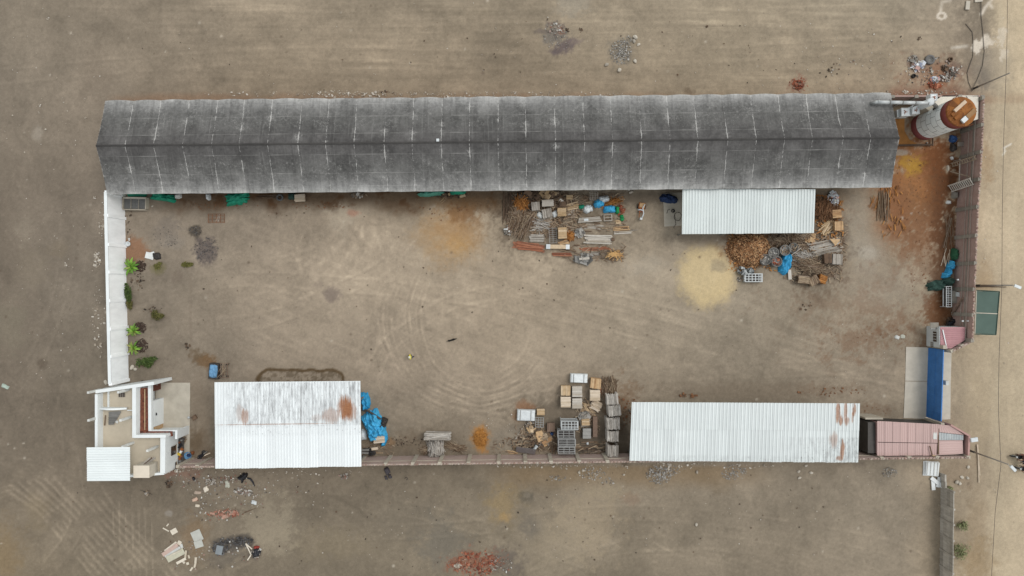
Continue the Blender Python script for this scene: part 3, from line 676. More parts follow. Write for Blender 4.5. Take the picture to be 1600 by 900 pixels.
    yardf = (cxp > 190) & (cxp < 1492) & (cyp > 305) & (cyp < 711)
    yardf |= (cxp > 1392) & (cxp < 1492) & (cyp > 160) & (cyp <= 305)
    roadf = cxp > 1546 + 8 * np.sin(cyp / 90.0)
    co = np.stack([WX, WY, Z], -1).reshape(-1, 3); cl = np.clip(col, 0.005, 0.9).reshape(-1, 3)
    t = NT('dry_dirt', 0.97, 0, 0.15)
    at = t.n('ShaderNodeAttribute', attribute_name='soil')
    p = t.pos()
    g1, g2, g3 = t.noise(p, 2.6, 6, 0.75), t.noise(p, 11.0, 4, 0.8), t.noise(p, 0.22, 4, 0.6)
    v = t.math('ADD', t.math('MULTIPLY', t.math('SUBTRACT', g1, 0.5), 0.55), t.math('MULTIPLY', t.math('SUBTRACT', g2, 0.5), 0.8))
    v = t.math('ADD', t.math('ADD', v, t.math('MULTIPLY', t.math('SUBTRACT', g3, 0.5), 0.10)), 1.0)
    s_ = t.n('ShaderNodeVectorMath', operation='SCALE'); t.l(at.outputs['Color'], s_.inputs[0]); t.l(v, s_.inputs['Scale'])
    spk = t.ramp(t.noise(p, 4.6, 2, 0.9), [(0.71, 0.0), (0.75, 1.0)])
    c = t.mix(t.math('MULTIPLY', spk, 0.5), s_.outputs[0], C(196, 186, 168))
    spd = t.ramp(t.noise(p, 4.1, 2, 0.9), [(0.26, 1.0), (0.30, 0.0)])
    c = t.mix(t.math('MULTIPLY', spd, 0.45), c, C(84, 74, 64))
    t.bump(t.math('ADD', g1, g2), 0.35, 0.06); t.col(c)
    def mesh(name, faces, extra_co=None, extra_f=None, extra_c=None):
        used = np.unique(faces); remap = np.full(nx * ny, -1, dtype=np.int64); remap[used] = np.arange(len(used))
        vco, vcl, f = co[used], cl[used], remap[faces]
        if extra_co is not None:
            f = np.concatenate([f, np.array(extra_f) + len(vco)]); vco = np.concatenate([vco, np.array(extra_co)]); vcl = np.concatenate([vcl, np.array(extra_c)])
        me = bpy.data.meshes.new(name)
        me.vertices.add(len(vco)); me.vertices.foreach_set('co', vco.astype(np.float32).ravel())
        me.loops.add(f.size); me.loops.foreach_set('vertex_index', f.astype(np.int32).ravel())
        me.polygons.add(len(f)); me.polygons.foreach_set('loop_start', np.arange(0, f.size, 4, dtype=np.int32))
        me.polygons.foreach_set('use_smooth', np.ones(len(f), dtype=bool))
        a = me.color_attributes.new('soil', 'FLOAT_COLOR', 'POINT')
        a.data.foreach_set('color', np.concatenate([vcl, np.ones((len(vcl), 1))], 1).astype(np.float32).ravel())
        me.materials.append(t.m); me.update(calc_edges=True); me.validate()
        return me
    B = 900.0; xr = P(1550, 0).x
    def ringq(x0, x1, y0, y1): return [(x0, y0, 0), (x1, y0, 0), (x1, y1, 0), (x0, y1, 0)]
    gq = [ringq(-B, X0, -B, B), ringq(X0, xr, Y1, B), ringq(X0, xr, -B, Y0), ringq(X1, B, -B, B)]
    gc = [lc((126, 114, 99)), lc((146, 132, 113)), lc((134, 121, 103)), lc((170, 154, 130))]
    rq = [ringq(xr, X1, Y1, B), ringq(xr, X1, -B, Y0)]; rc = [lc((194, 175, 147)), lc((180, 163, 137))]
    def pack(qs, cs): return [v_ for q_ in qs for v_ in q_], [[4 * k + m for m in range(4)] for k in range(len(qs))], [c_ for c_ in cs for _ in range(4)]
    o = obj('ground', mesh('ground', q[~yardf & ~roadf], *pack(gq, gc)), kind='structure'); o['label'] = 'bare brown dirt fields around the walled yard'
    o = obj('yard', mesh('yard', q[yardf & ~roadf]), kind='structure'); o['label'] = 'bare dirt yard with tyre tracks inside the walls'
    o = obj('road', mesh('road', q[roadf], *pack(rq, rc)), kind='structure'); o['label'] = 'pale dusty dirt road along the east wall'
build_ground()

def slab(name, label, pts, z0, z1, mk):
    b = MB().prism([tuple(P(x, y, z1))[:2] for x, y in pts], z0, z1); o = b.build(name, M[mk], None, kind='structure'); o['label'] = label; return o
slab('concrete_slab', 'pale concrete apron inside the blue gate, north half', [(1416, 542), (1454, 543), (1452, 595.3), (1414.5, 595)], -0.2, 0.06, 'concrete_pale')
slab('concrete_slab', 'pale concrete apron inside the blue gate, south half', [(1414.5, 596), (1452, 596.3), (1450, 655), (1412, 653)], -0.2, 0.06, 'concrete_pale')
slab('concrete_slab', 'pale concrete strip outside the blue gate', [(1474, 548), (1487, 549), (1485.5, 600), (1485, 655), (1469, 656)], -0.2, 0.07, 'concrete_pale')
slab('concrete_slab', 'tan concrete floor beside the white house', [(243, 598), (297, 598), (296, 712), (243, 712)], -0.2, 0.07, 'concrete')
slab('concrete_slab', 'small concrete pad at the west end of the white lean-to roof', [(1036, 302), (1070, 300), (1072, 352), (1038, 354)], -0.2, 0.08, 'concrete')
# ------------------------------------------------------------------ the long shed
def long_shed():
    he, hr, NB = 4.0, 5.8, 28
    nw, ne = P(164.5, 157.5, he), P(1391.5, 145.5, he)
    rw, re = P(150.5, 228, hr), P(1405.5, 215.5, hr)
    sw, se = P(167.5, 303.5, he), P(1393.0, 293.0, he)
    base = P(780, 226, 0); base.z = 0
    t = thing('storage_shed', 'very long warehouse shed under a grey weathered gable roof', 'shed', base)
    rr = random.Random(3)
    rows = [0.0, 0.22, 0.60, 1.0]
    seam = [1 + rr.uniform(-0.035, 0.035) if False else rr.uniform(-0.03, 0.03) for _ in range(NB + 1)]
    bow = [rr.uniform(0.05, 0.17) for _ in range(NB)]
    sagR = [rr.uniform(-0.06, 0.04) for _ in range(NB + 1)]
    sagE = [rr.uniform(-0.10, 0.06) for _ in range(NB + 1)]
    sagE2 = [rr.uniform(-0.10, 0.06) for _ in range(NB + 1)]
    for side, (a, b, se_) in enumerate(((sw, se, sagE), (nw, ne, sagE2))):
        for i in range(NB):
            for j in range(3):
                nu, nv = 6, 4
                vs, fs, uvs = [], [], []
                v0, v1 = rows[j] - (0.012 if j else -0.004), rows[j + 1]
                for q in range(nv + 1):
                    v = v0 + (v1 - v0) * q / nv
                    for p in range(nu + 1):
                        f = p / nu; u = (i + f)
                        s0 = u + seam[i] * (1 - f) + seam[i + 1] * f
                        uu = s0 / NB if 0 < u < NB else u / NB
                        top, bot = rw.lerp(re, uu), a.lerp(b, uu)
                        pt = top.lerp(bot, v)
                        lift = math.sin(math.pi * f)
                        e = se_[i] * (1 - f) + se_[i + 1] * f
                        rz = sagR[i] * (1 - f) + sagR[i + 1] * f
                        # each bay bows up between the trusses, the slope dips between purlins, the eave flattens
                        pt.z += bow[i] * lift * (0.45 + 0.75 * v) + e * v + rz * (1 - v) - 0.10 * math.sin(math.pi * v) + 0.28 * max(0, v - 0.6) ** 2
                        pt.z += 0.018 * (2 - j)
                        pt.y += (1 if side else -1) * 0.06 * (lift - 0.5) * max(0, v - 0.7) / 0.3
                        vs.append(tuple(pt - base)); uvs.append((u, v))
                n = nu + 1
                for q in range(nv):
                    for p in range(nu):
                        k = q * n + p
                        fs.append((k, k + 1, k + n + 1, k + n) if side else (k, k + n, k + n + 1, k + 1))
                me = bpy.data.meshes.new('roof_sheet'); me.from_pydata(vs, [], fs); me.materials.append(M['fibre'])
                me.polygons.foreach_set('use_smooth', [True] * len(fs))
                ul = me.uv_layers.new(name='UVMap')
                for lp in me.loops: ul.data[lp.index].uv = uvs[lp.vertex_index]
                obj('roof_sheet', me, t)
    # ridge caps, one per bay
    for i in range(NB):
        p0, p1 = rw.lerp(re, i / NB) - base, rw.lerp(re, (i + 1.01) / NB) - base
        b = MB(); z0, z1 = sagR[i] + 0.06, sagR[i + 1] + 0.06
        vs = []
        for p, z in ((p0, z0), ((p0 + p1) / 2, (z0 + z1) / 2 + 0.06), (p1, z1)):
            for dy, dz in ((-0.11, -0.02), (0, 0.03), (0.11, -0.02)): vs.append(p + Vector((0, dy, z + dz)))
        b.add(vs, [(0, 3, 4, 1), (1, 4, 5, 2), (3, 6, 7, 4), (4, 7, 8, 5)])
        b.build('ridge_cap', M['ridge'], t)
    # walls, posts, trusses
    def wl(a, b, z0, z1, th, mk, nm='wall'):
        MB().bar(Vector((a.x, a.y, (z0 + z1) / 2)) - base, Vector((b.x, b.y, (z0 + z1) / 2)) - base, th, z1 - z0).build(nm, M[mk], t)
    n0, n1 = nw + Vector((1.0, -0.5, 0)), ne + Vector((-0.6, -0.5, 0))
    wl(n0, n1, 0, 3.9, 0.15, 'brick_plain')
    s0, s1 = sw + Vector((1.0, 0.8, 0)), se + Vector((-0.6, 0.8, 0))
    wl(n0, s0, 0, 3.8, 0.15, 'brick_plain')
    for i in range(0, NB + 1):
        p = s0.lerp(s1, i / NB); q = n0.lerp(n1, i / NB)
        bx('post', t, 'steel', p - base + Vector((0, 0, -2.05)), (0.16, 0.16, 3.9))
        bx('truss', t, 'steel', (p + q) / 2 - base + Vector((0, 0, -0.25)), (0.1, (q - p).length - 0.2, 0.22))
    bx('roof_vent', t, 'white_plastic', P(684, 219, 5.95) - base, (0.3, 0.3, 0.18))
    return t
M['ridge'] = mat('ridge_cap_fibre_cement', [C(62, 60, 59), C(74, 72, 70)], 0.9, 1.2, 0.25, 0.2)
M['brick_plain'] = mat('rough_brick_render', [C(150, 118, 100)], 0.95, 1.5, 0.2, 0.2)
long_shed()

# ------------------------------------------------------------------ white sheet roofs
def lean_to(name, label, px4, hs, ncol, nrow, ribs, m, posts, vsplit=None, rib_h=0.07, purlins=3, cat='shed', frame='steel'):
    q = [P(x, y, h) for (x, y), h in zip(px4, hs)]
    base = (q[0] + q[1] + q[2] + q[3]) / 4; base.z = 0
    t = thing(name, label, cat, base)
    sheets(t, q, ncol, nrow, ribs, m, rib_h, vsplit=vsplit)
    dn = Vector((0, 0, -0.16))
    for k in range(purlins):
        v = 0.04 + 0.92 * k / (purlins - 1)
        MB().bar(quad_pt(q, 0.005, v) + dn - base, quad_pt(q, 0.995, v) + dn - base, 0.08, 0.12).build('purlin', M[frame], t)
    for u, v in posts:
        p = quad_pt(q, u, v) - base
        MB().bar((p.x, p.y, 0), (p.x, p.y, p.z - 0.2), 0.14, 0.14).build('post', M[frame], t)
    for u in (0.004, 0.996):
        MB().bar(quad_pt(q, u, 0.01) - base + dn * 0.7, quad_pt(q, u, 0.99) - base + dn * 0.7, 0.05, 0.1).build('edge_trim', M['white_dirty'], t)
    return t
lean_to('roofed_annex', 'spotless white ribbed lean-to roof against the long grey shed', [(1066.5, 295.5), (1274, 295.5), (1271.5, 364), (1065.5, 366)], (3.7, 3.7, 3.2, 3.2), 15, 1, 3, M['sheet_plain'], [(.02, .97), (.35, .97), (.68, .97), (.98, .97)])
lean_to('open_shed', 'white shed roof with grey streaks and a rust patch beside the white house', [(335.5, 597), (563, 595), (564.5, 728.5), (336.5, 732.5)], (4.8, 4.8, 4.1, 4.1), 17, 2, 3, M['sheet_left'], [(.02, .25), (.34, .25), (.66, .25), (.97, .25), (.02, .97), (.5, .97), (.97, .97)], vsplit=[0, 0.51, 1.0], purlins=5)
lean_to('open_shed', 'long white shed roof with rusty sheets at its east end', [(987, 628), (1343, 630), (1340.5, 722.5), (983.5, 720)], (4.5, 4.5, 4.0, 4.0), 21, 2, 3, M['sheet_right'], [(.02, .25), (.25, .25), (.5, .25), (.75, .25), (.98, .25), (.02, .97), (.5, .97), (.98, .97)], vsplit=[0, 0.46, 1.0], purlins=5)

# ------------------------------------------------------------------ walls
def wall_run(name, label, pts, h, mk, colmk, inward, colw=0.42, th=0.16, col_extra=0.06, stubs=True, beam=0.62, capmk=None, cond=False):
    """pts: photo points of the wall's top at each column; one panel part per bay, one column part per point"""
    W = [P(x, y, h) for x, y in pts]
    base = W[0].copy(); base.z = 0
    t = thing(name, label, 'wall', base)
    for a, b in zip(W, W[1:]):
        a0, b0 = a - base, b - base
        m = MB().bar((a0.x, a0.y, h / 2), (b0.x, b0.y, h / 2), th, h)
        uvm = m.mesh('panel', M[mk]); uvbox(uvm); obj('panel', uvm, t)
        iv = Vector(inward)
        if beam:
            MB().bar(Vector((a0.x, a0.y, h * beam)) + iv * th * 0.55, Vector((b0.x, b0.y, h * beam)) + iv * th * 0.55, 0.10, 0.16).build('tie_beam', M[colmk], t)
        if capmk: MB().bar((a0.x, a0.y, h + 0.05), (b0.x, b0.y, h + 0.05), th + 0.14, 0.1).build('coping', M[capmk], t)
    d = (W[-1] - W[0]).normalized(); rz = math.atan2(d.y, d.x)
    for p in W:
        c = p - base + Vector(inward) * 0.06
        bx('column', t, colmk, (c.x, c.y, (h + col_extra) / 2), (colw, th + 0.16, h + col_extra), (0, 0, rz))
    if stubs:
        m = MB(); rr = random.Random(len(pts))
        for a, b in zip(W, W[1:]):
            n = int((b - a).length / 0.32)
            for k in range(n):
                p = a.lerp(b, (k + rr.uniform(.2, .8)) / n) - base
                m.box((p.x, p.y, h + 0.05), (rr.uniform(.1, .2), rr.uniform(.1, .2), rr.uniform(.08, .2)), rr.uniform(0, 3))
        m.build('broken_coping', M['stub'], t, kind='stuff')
    if cond:
        iv = Vector(inward)
        for z, o in ((h * 0.50, 0.3), (h * 0.78, 0.3)):
            MB().tube([W[0] - base + iv * o + Vector((0, 0, z - h)), W[-1] - base + iv * o + Vector((0, 0, z - h))], 0.035, 6).build('conduit', M['pole_conc'], t)
    return t
M['white_wall'] = mat('white_wall_paint', [C(250, 253, 255, .88), C(252, 254, 255, .9)], 0.7, 1.1, 0.11, 0.08, stretch=(1, 1, .35))
M['stub'] = mat('rough_mortar', [C(170, 150, 136), C(150, 124, 110), C(188, 176, 162), C(130, 104, 94)], 0.95, 4, 0.15, 0.2)
southx = [278, 308, 350, 392, 434, 476, 518, 560, 602.5, 645, 687, 732, 779, 821, 861, 905, 949, 992, 1035, 1078, 1121, 1164, 1207, 1250, 1293, 1336, 1378, 1421, 1465, 1513]
wall_run('brick_wall', 'long south brick wall with pale concrete posts behind the two white sheds', [(x, 729.5 - 0.0118 * (x - 300)) for x in southx], 3.6, 'brick_pink', 'concrete', (0, 1, 0), beam=0.66)
wall_run('brick_wall', 'dark east brick wall with concrete posts along the dirt road', [(1537, 153), (1535.5, 195), (1534, 237), (1531, 280), (1528, 323), (1526, 368), (1524.5, 411), (1522.5, 452), (1521, 492), (1519.5, 532)], 3.6, 'brick', 'concrete_grey', (-1, 0, 0), cond=True)
wall_run('brick_wall', 'short slanting brick wall from the east wall to the blue gate', [(1519.5, 533), (1504, 541), (1488, 549)], 3.3, 'brick_pink', 'concrete', (-0.5, 0.8, 0), beam=0, colw=0.36)
wall_run('brick_wall', 'short brick wall north of the silo with a pipe above it', [(1395, 150), (1432, 150), (1462, 150), (1500, 149.5), (1535, 150)], 3.2, 'brick', 'concrete_grey', (0, -1, 0), beam=0, stubs=False)
wall_run('white_wall', 'white painted block wall between the long shed and the white house', [(165.5, 300), (166, 336.5), (167, 382), (168, 425), (169, 470), (170, 514), (171, 557), (172, 600)], 3.6, 'white_wall', 'white_wall', (1, 0, 0), colw=0.34, stubs=False, beam=0, th=0.2, capmk='white')
# precast block wall by the road, lower right
def precast():
    W = [P(x, y, 2.4) for x, y in [(1478, 741), (1490.5, 772), (1490, 796), (1489.5, 820), (1489, 845), (1489, 870), (1488.5, 896), (1488, 922)]]
    W = [P(1490.5, 769, 2.4), P(1490.5, 796, 2.4), P(1490, 820, 2.4), P(1489.5, 845, 2.4), P(1489.5, 870, 2.4), P(1489, 896, 2.4), P(1488.5, 922, 2.4)]
    base = W[0].copy(); base.z = 0
    t = thing('panel_wall', 'weathered grey precast panel wall along the road, lower right', 'wall', base)
    for a, b in zip(W, W[1:]):
        for k in range(4):
            z = 0.3 + 0.6 * k
            pa, pb = (a - base) * 1.0, (b - base) * 1.0
            o = R.uniform(-0.02, 0.02)
            MB().bar((pa.x + o, pa.y, z), (pb.x + o, pb.y, z), 0.09, 0.58).build('panel', M['precast'], t)
    for p in W:
        c = p - base; bx('column', t, 'precast', (c.x, c.y, 1.25), (0.2, 0.2, 2.5))
M['precast'] = mat('weathered_concrete', [C(170, 164, 154), C(186, 180, 170), C(156, 150, 140)], 0.95, 1.8, 0.28, 0.3, stretch=(1, 2.5, 0.6))
precast()
sw_ = thing('low_wall', 'low grey wall stub at the head of the precast panel wall', 'wall', P(1476, 755, 0))
for k, (x, y) in enumerate(((1477.5, 748), (1477.8, 759))):
    MB().bar(P(x, y - 6, 1.0) - sw_.location - Vector((0, 0, .5)), P(x, y + 5, 1.0) - sw_.location - Vector((0, 0, .5)), 0.2, 1.0 + 0.1 * k).build('block', M['precast'], sw_)

# ------------------------------------------------------------------ the white house
def house():
    base = P(200, 675, 0)
    t = thing('white_house', 'white unfinished house with open roof terrace at the south-west corner', 'house', base)
    def wseg(a, b, z0, z1, th, mk='white', nm='wall', za=None):
        za = z1 if za is None else za
        p, q = P(*a, za), P(*b, za)
        MB().bar(Vector((p.x, p.y, (z0 + z1) / 2)) - base, Vector((q.x, q.y, (z0 + z1) / 2)) - base, th, z1 - z0).build(nm, M[mk], t)
    H = 4.05
    wseg((150.3, 616), (150.3, 748), 0, H, 0.30)
    wseg((148.8, 612.2), (240.5, 598.8), 0, H + 0.02, 0.36)
    wseg((209.5, 605), (209.5, 684), 0, H - 0.02, 0.42)
    wseg((209, 682), (259, 681.5), 0, H + 0.01, 0.34)
    wseg((254.5, 680), (254.0, 739), 0, 3.75, 0.55)
    wseg((150, 748), (256, 740), 0, 3.7, 0.25)
    # deck
    for k, pts in enumerate(([(151, 613), (213, 604), (213, 683), (151, 700)], [(151, 700), (213, 683), (213, 742), (151, 746)], [(213, 683), (255, 683), (255, 739), (213, 742)])):
        MB().prism([tuple((P(x, y, 3.0) - base))[:2] for x, y in pts], 2.75, 3.0).build('roof_slab', M['roof_floor'], t)
    # a sagging cross wall and the columns left standing
    a, b = P(153, 639, 3.9) - base, P(196, 639, 3.6) - base
    m = MB(); n = 12
    vs = []
    for k in range(n + 1):
        p = a.lerp(b, k / n); top = 3.35 + 0.65 * math.sin(math.pi * min(1, 0.12 + 0.88 * k / n))
        for dy in (-0.1, 0.1):
            vs += [(p.x, p.y + dy, 2.98), (p.x, p.y + dy, top)]
    fs = []
    for k in range(n):
        o = 4 * k
        fs += [(o, o + 4, o + 5, o + 1), (o + 2, o + 3, o + 7, o + 6), (o + 1, o + 5, o + 7, o + 3)]
    m.add(vs, fs); m.build('cross_wall', M['white'], t)
    bx('beam', t, 'white', P(204, 641, 3.2) - base, (0.7, 0.08, 0.16))
    for (x, y) in ((137.5, 613.5), (184.5, 613), (138, 657), (188, 657), (191, 698.5), (230, 704.5)):
        p = P(x, y, 5.25) - base
        bx('column', t, 'white_dirty', (p.x, p.y, 4.12), (0.24, 0.24, 2.26))
    # inner ledge of the west room, hatch and grille
    q = P(169, 624, 3.2) - base; bx('ledge', t, 'white', (q.x, q.y, 3.1), (0.12, 1.9, 0.25))
    q = P(190, 617, 3.05) - base; ht = bx('roof_hatch', t, 'window', (q.x, q.y, 3.02), (0.72, 0.5, 0.06))
    for k in range(4): sub(ht, bx('hatch_bar', t, 'concrete_grey', (q.x - 0.3 + 0.2 * k, q.y, 3.07), (0.04, 0.5, 0.04)))
    # stair hood with tan top
    q = P(221, 737, 4.9) - base
    bx('stair_hood', t, 'concrete_pale', (q.x, q.y, 3.93), (1.72, 1.32, 1.9)); bx('hood_top', t, 'hoodtop', (q.x, q.y, 4.9), (1.75, 1.35, 0.05))
    # tiled canopy strip and its outer beam
    for (a, b, n, rot) in (((224, 606), (226, 676), 22, 0), ((222, 677.6), (270, 677.6), 14, 1)):
        p0, p1 = P(*a, 2.95) - base, P(*b, 2.95) - base
        for k in range(n):
            c = p0.lerp(p1, (k + .5) / n); L = (p1 - p0).length / n
            for s in ((-1, 0, 1) if not rot else (-1, 1)):
                off = Vector((s * 0.30, 0, -s * .17)) if not rot else Vector((0, s * 0.15, s * .05))
                sz = (0.40, L * 0.98, 0.07) if not rot else (L * 0.98, 0.28, 0.07)
                bx('tile', t, 'tile', c + off + Vector((0, 0, R.uniform(-.02, .02))), sz, (R.uniform(-.06, .06), (0.45 if not rot else 0) + R.uniform(-.04, .04), R.uniform(-.05, .05)))
    bx('gutter', t, 'wood_tan', P(226.3, 640, 3.05) - base, (0.08, 4.6, 0.06))
    wseg((233.5, 600), (234.2, 675), 2.5, 2.95, 0.34, nm='canopy_beam')
    wseg((233, 673.3), (277, 673.0), 2.5, 2.96, 0.16, nm='canopy_beam')
    wseg((275.5, 673), (275, 686), 0, 2.94, 0.26, nm='porch_wall')
    bx('canopy_slab', t, 'white_dirty', P(226, 640, 2.6) - base + Vector((0, 0, -.1)), (0.95, 5.1, 0.1))
    wseg((237.5, 626), (237.5, 667), 0, 2.2, 0.5, nm='porch_wall')
    for (x, y, d, mk) in ((239.3, 606, 0.75, 'tile'), (243, 668.4, 0.55, 'wood_orange')):
        p = P(x, y, 1.6) - base; dr = bx('door', t, mk, (p.x, p.y, 1.05), (0.22, d, 2.1)); sub(dr, bx('handle', t, 'steel_pale', (p.x + .14, p.y + d * .35, 1.0), (.06, .1, .04)))
    # windows of the east face
    p, q = P(254.5, 680, 3.75), P(254, 739, 3.75)
    xf = max(p.x, q.x) - base.x + 0.29
    for (y, z, wd, hh) in ((703.5, 1.9, 1.05, 1.1), (727.5, 1.35, 0.85, 0.28)):
        yy = P(0, y, z).y - base.y
        wi = bx('window', t, 'window', (xf, yy, z), (0.05, wd, hh)); sub(wi, bx('sill', t, 'wood_tan', (xf + 0.004, yy, z - hh / 2 - 0.03), (0.1, wd + 0.1, 0.06)))
        for s_ in (-1, 1): sub(wi, bx('window_frame', t, 'white_dirty', (xf + 0.01, yy + s_ * (wd / 2 + .02), z), (0.07, 0.05, hh)))
    # sheet roof on the terrace corner; ribs run east-west
    q = [P(203.3, 698.3, 5.4), P(203.3, 751, 5.4), P(136, 751.5, 5.4), P(135.5, 699, 5.4)]
    sheets(t, q, 5, 1, 3, M['sheet_house'], 0.07)
    for v in (0.05, 0.5, 0.95):
        MB().bar(quad_pt(q, .01, v) + Vector((0, 0, -.1)) - base, quad_pt(q, .99, v) + Vector((0, 0, -.1)) - base, .08, .1).build('purlin', M['steel'], t)
M['hoodtop'] = mat('cream_hood_top', [C(226, 214, 196)], 0.9, 0.8, 0.08, 0.05)
house()

# ------------------------------------------------------------------ silo
def silo():
    top = P(1503.5, 174, 6.8); base = Vector((top.x, top.y, 0))
    t = thing('silo', 'round white silo with maroon bands and a rusty orange roof', 'silo', base)
    r = 1.6
    core = MB().lathe([(r - 0.03, 0.0), (r - 0.03, 6.6)], 40); core.build('shell', M['steel_dark'], t, True)
    MB().lathe([(r + .02, 0.0), (r + .02, 1.05), (r - .03, 1.05)], 40).build('maroon_band', M['maroon'], t, True)
    MB().lathe([(r - .03, 5.55), (r + .02, 5.55), (r + .02, 6.55), (r - .05, 6.6)], 40).build('maroon_band', M['maroon'], t, True)
    z0, dz, n = 1.06, 0.898, 9
    for j in range(5):
        for i in range(n):
            a0 = 2 * math.pi * (i + 0.5 * (j % 2)) / n + 0.012; a1 = 2 * math.pi * (i + 1 + 0.5 * (j % 2)) / n - 0.012
            MB().lathe([(r + .012, z0 + j * dz + .018), (r + .012, z0 + (j + 1) * dz - .018)], 6, a0=a0, a1=a1).build('wall_panel', M['silo_white'], t, True)
    # roof of wedge plates, low cone, with lip
    for i in range(14):
        a0, a1 = 2 * math.pi * i / 14, 2 * math.pi * (i + 1) / 14 - 0.01
        MB().lathe([(0.12, 7.02), (0.9, 6.9 + 0.012 * (i % 2)), (r + 0.0, 6.68), (r + 0.03, 6.56)], 3, a0=a0, a1=a1).build('roof_plate', M['silo_rust'], t)
    MB().lathe([(0.0, 7.06), (0.2, 7.03), (0.22, 6.95)], 12).build('roof_cap', M['silo_rust'], t)
    d = Vector((0.62, 0.55, 0)).normalized()
    nrm = Vector((-d.y, d.x, 0))
    for s, o in ((0.45, -0.1), (-0.05, 0.05)):
        a, b = nrm * s - d * 1.2, nrm * s + d * 1.2
        MB().bar(a + Vector((0, 0, 6.9)), b + Vector((0, 0, 6.86)), 0.34, 0.16).build('roof_duct', M['silo_rust'], t)
    for (s, l0, l1, mk, wd) in ((0.62, -0.75, 0.85, 'translucent', 0.36), (-0.75, -0.9, -0.25, 'steel_pale', 0.5), (-0.75, -0.2, 1.0, 'duct_tan', 0.5)):
        MB().bar(nrm * s + d * l0 + Vector((0, 0, 7.02)), nrm * s + d * l1 + Vector((0, 0, 7.0)), wd, 0.2).build('roof_duct', M[mk], t)
    # guard rail on the west rim and ladder
    m = MB()
    for a in range(120, 300, 20):
        x, y = math.cos(math.radians(a)) * (r + .1), math.sin(math.radians(a)) * (r + .1); m.tube([(x, y, 6.5), (x, y, 7.3)], 0.02, 5)
    for z in (6.9, 7.3): m.tube([(math.cos(math.radians(a)) * (r + .1), math.sin(math.radians(a)) * (r + .1), z) for a in range(120, 301, 12)], 0.022, 5)
    m.build('guard_rail', M['rust'], t)
    m = MB()
    for s in (-.2, .2): m.tube([(-(r + .12) * .86 + s * .4, -(r + .12) * .5 - s * .8, 0), (-(r + .12) * .86 + s * .4, -(r + .12) * .5 - s * .8, 6.5)], 0.02, 5)
M['translucent'] = mat('pale_roof_duct', [C(200, 176, 150)], 0.5, 2, 0.15, 0.1)
M['duct_tan'] = mat('tan_roof_duct', [C(150, 116, 80)], 0.8, 2, 0.2, 0.1)
silo()

def dust_plant():
    base = P(1425, 180, 0)
    t = thing('dust_collector', 'grey pipe and white fan boxes between shed roof and silo', 'machine', base)
    H = 5.2
    for a, b in ((1371, 1390), (1390, 1410), (1410, 1430), (1430, 1450)):
        MB().tube([P(a + .4, 159.5 + 0.02 * (a - 1371), H) - base, P(b - .4, 159.5 + 0.02 * (b - 1371), H) - base], 0.20, 12).build('pipe', M['steel_pale'], t, True)
        MB().tube([P(b - .6, 159.5 + .02 * (b - 1371), H) - base, P(b + .3, 159.5 + .02 * (b - 1371), H) - base], 0.235, 12).build('pipe_collar', M['steel'], t, True)
    p = P(1369, 159, H) - base; MB().tube([p + Vector((0.4, 0, 0)), p + Vector((0.05, 0, -.1)), p + Vector((-.15, 0, -0.8))], 0.2, 10).build('pipe_elbow', M['steel_pale'], t, True)
    c = P(1450, 161, 4.8) - base
    MB().lathe([(0.12, -3.2), (0.42, -1.2), (0.42, 0.5), (0.3, 0.62), (0.0, 0.64)], 18, c=tuple(c)).build('cyclone', M['white_plastic'], t, True)
    MB().tube([c + Vector((0, 0, .3)), c + Vector((.35, -.15, .35)), c + Vector((.9, -.35, 0.0)), c + Vector((1.2, -.45, -.8))], 0.2, 10).build('pipe_elbow', M['steel'], t, True)
    for (x, y, h, w, d, hh, mk) in ((1459, 152, 5.3, 0.75, 0.75, 0.8, 'white_plastic'), (1415, 175, 3.4, 0.98, 0.9, 1.0, 'white_plastic'), (1431, 171.5, 3.6, 0.85, 0.95, 1.0, 'white_plastic'), (1406.5, 177, 3.0, 0.7, 0.8, 0.8, 'steel_pale')):
        p = P(x, y, h) - base
        o = bx('fan_box', t, mk, p - Vector((0, 0, hh / 2)), (w, d, hh), (0, 0, 0.06))
        if mk == 'white_plastic':
            m = MB()
            for k in range(3): m.box(p + Vector((R.uniform(-.12, .12), R.uniform(-.12, .12), 0.03)), (0.36, 0.05, 0.05), 1.05 * k + .3)
            sub(o, m.build('fan_blade', M['wood_red'], t))
            m = MB()
            for s in (-1, 1):
                m.box(p + Vector((s * (w / 2 - .03), 0, .01)), (.06, d, .06)); m.box(p + Vector((0, s * (d / 2 - .03), .014)), (w - .12, .06, .06))
            sub(o, m.build('box_rim', M['steel_pale'], t))
    for (x, y) in ((1410, 160), (1440, 160.5)):
        p = P(x, y, H) - base; MB().bar((p.x, p.y, 0), (p.x, p.y, H - .2), .1, .1).build('support', M['steel'], t)
    # dusty orange platform with edge beam
    pl = [(1403, 183), (1420, 183), (1420, 202), (1428, 216), (1441, 223), (1403, 226)]
    MB().prism([tuple(P(x, y, 1.2) - base)[:2] for x, y in pl], 0.2, 0.34).build('platform', M['orange_floor'], t)
    MB().bar(P(1404, 227, .36) - base, P(1456, 226, .36) - base, .18, .2).build('platform_beam', M['wood_dark'], t)
    MB().bar(P(1457.5, 216, .36) - base, P(1457.5, 228, .36) - base, .12, .2).build('platform_beam', M['wood_dark'], t)
    for (x, y) in ((1405, 184), (1405, 225), (1449, 223)):
        p = P(x, y, .2) - base; MB().bar((p.x, p.y, 0), (p.x, p.y, .2), .15, .15).build('support', M['steel'], t)
dust_plant()
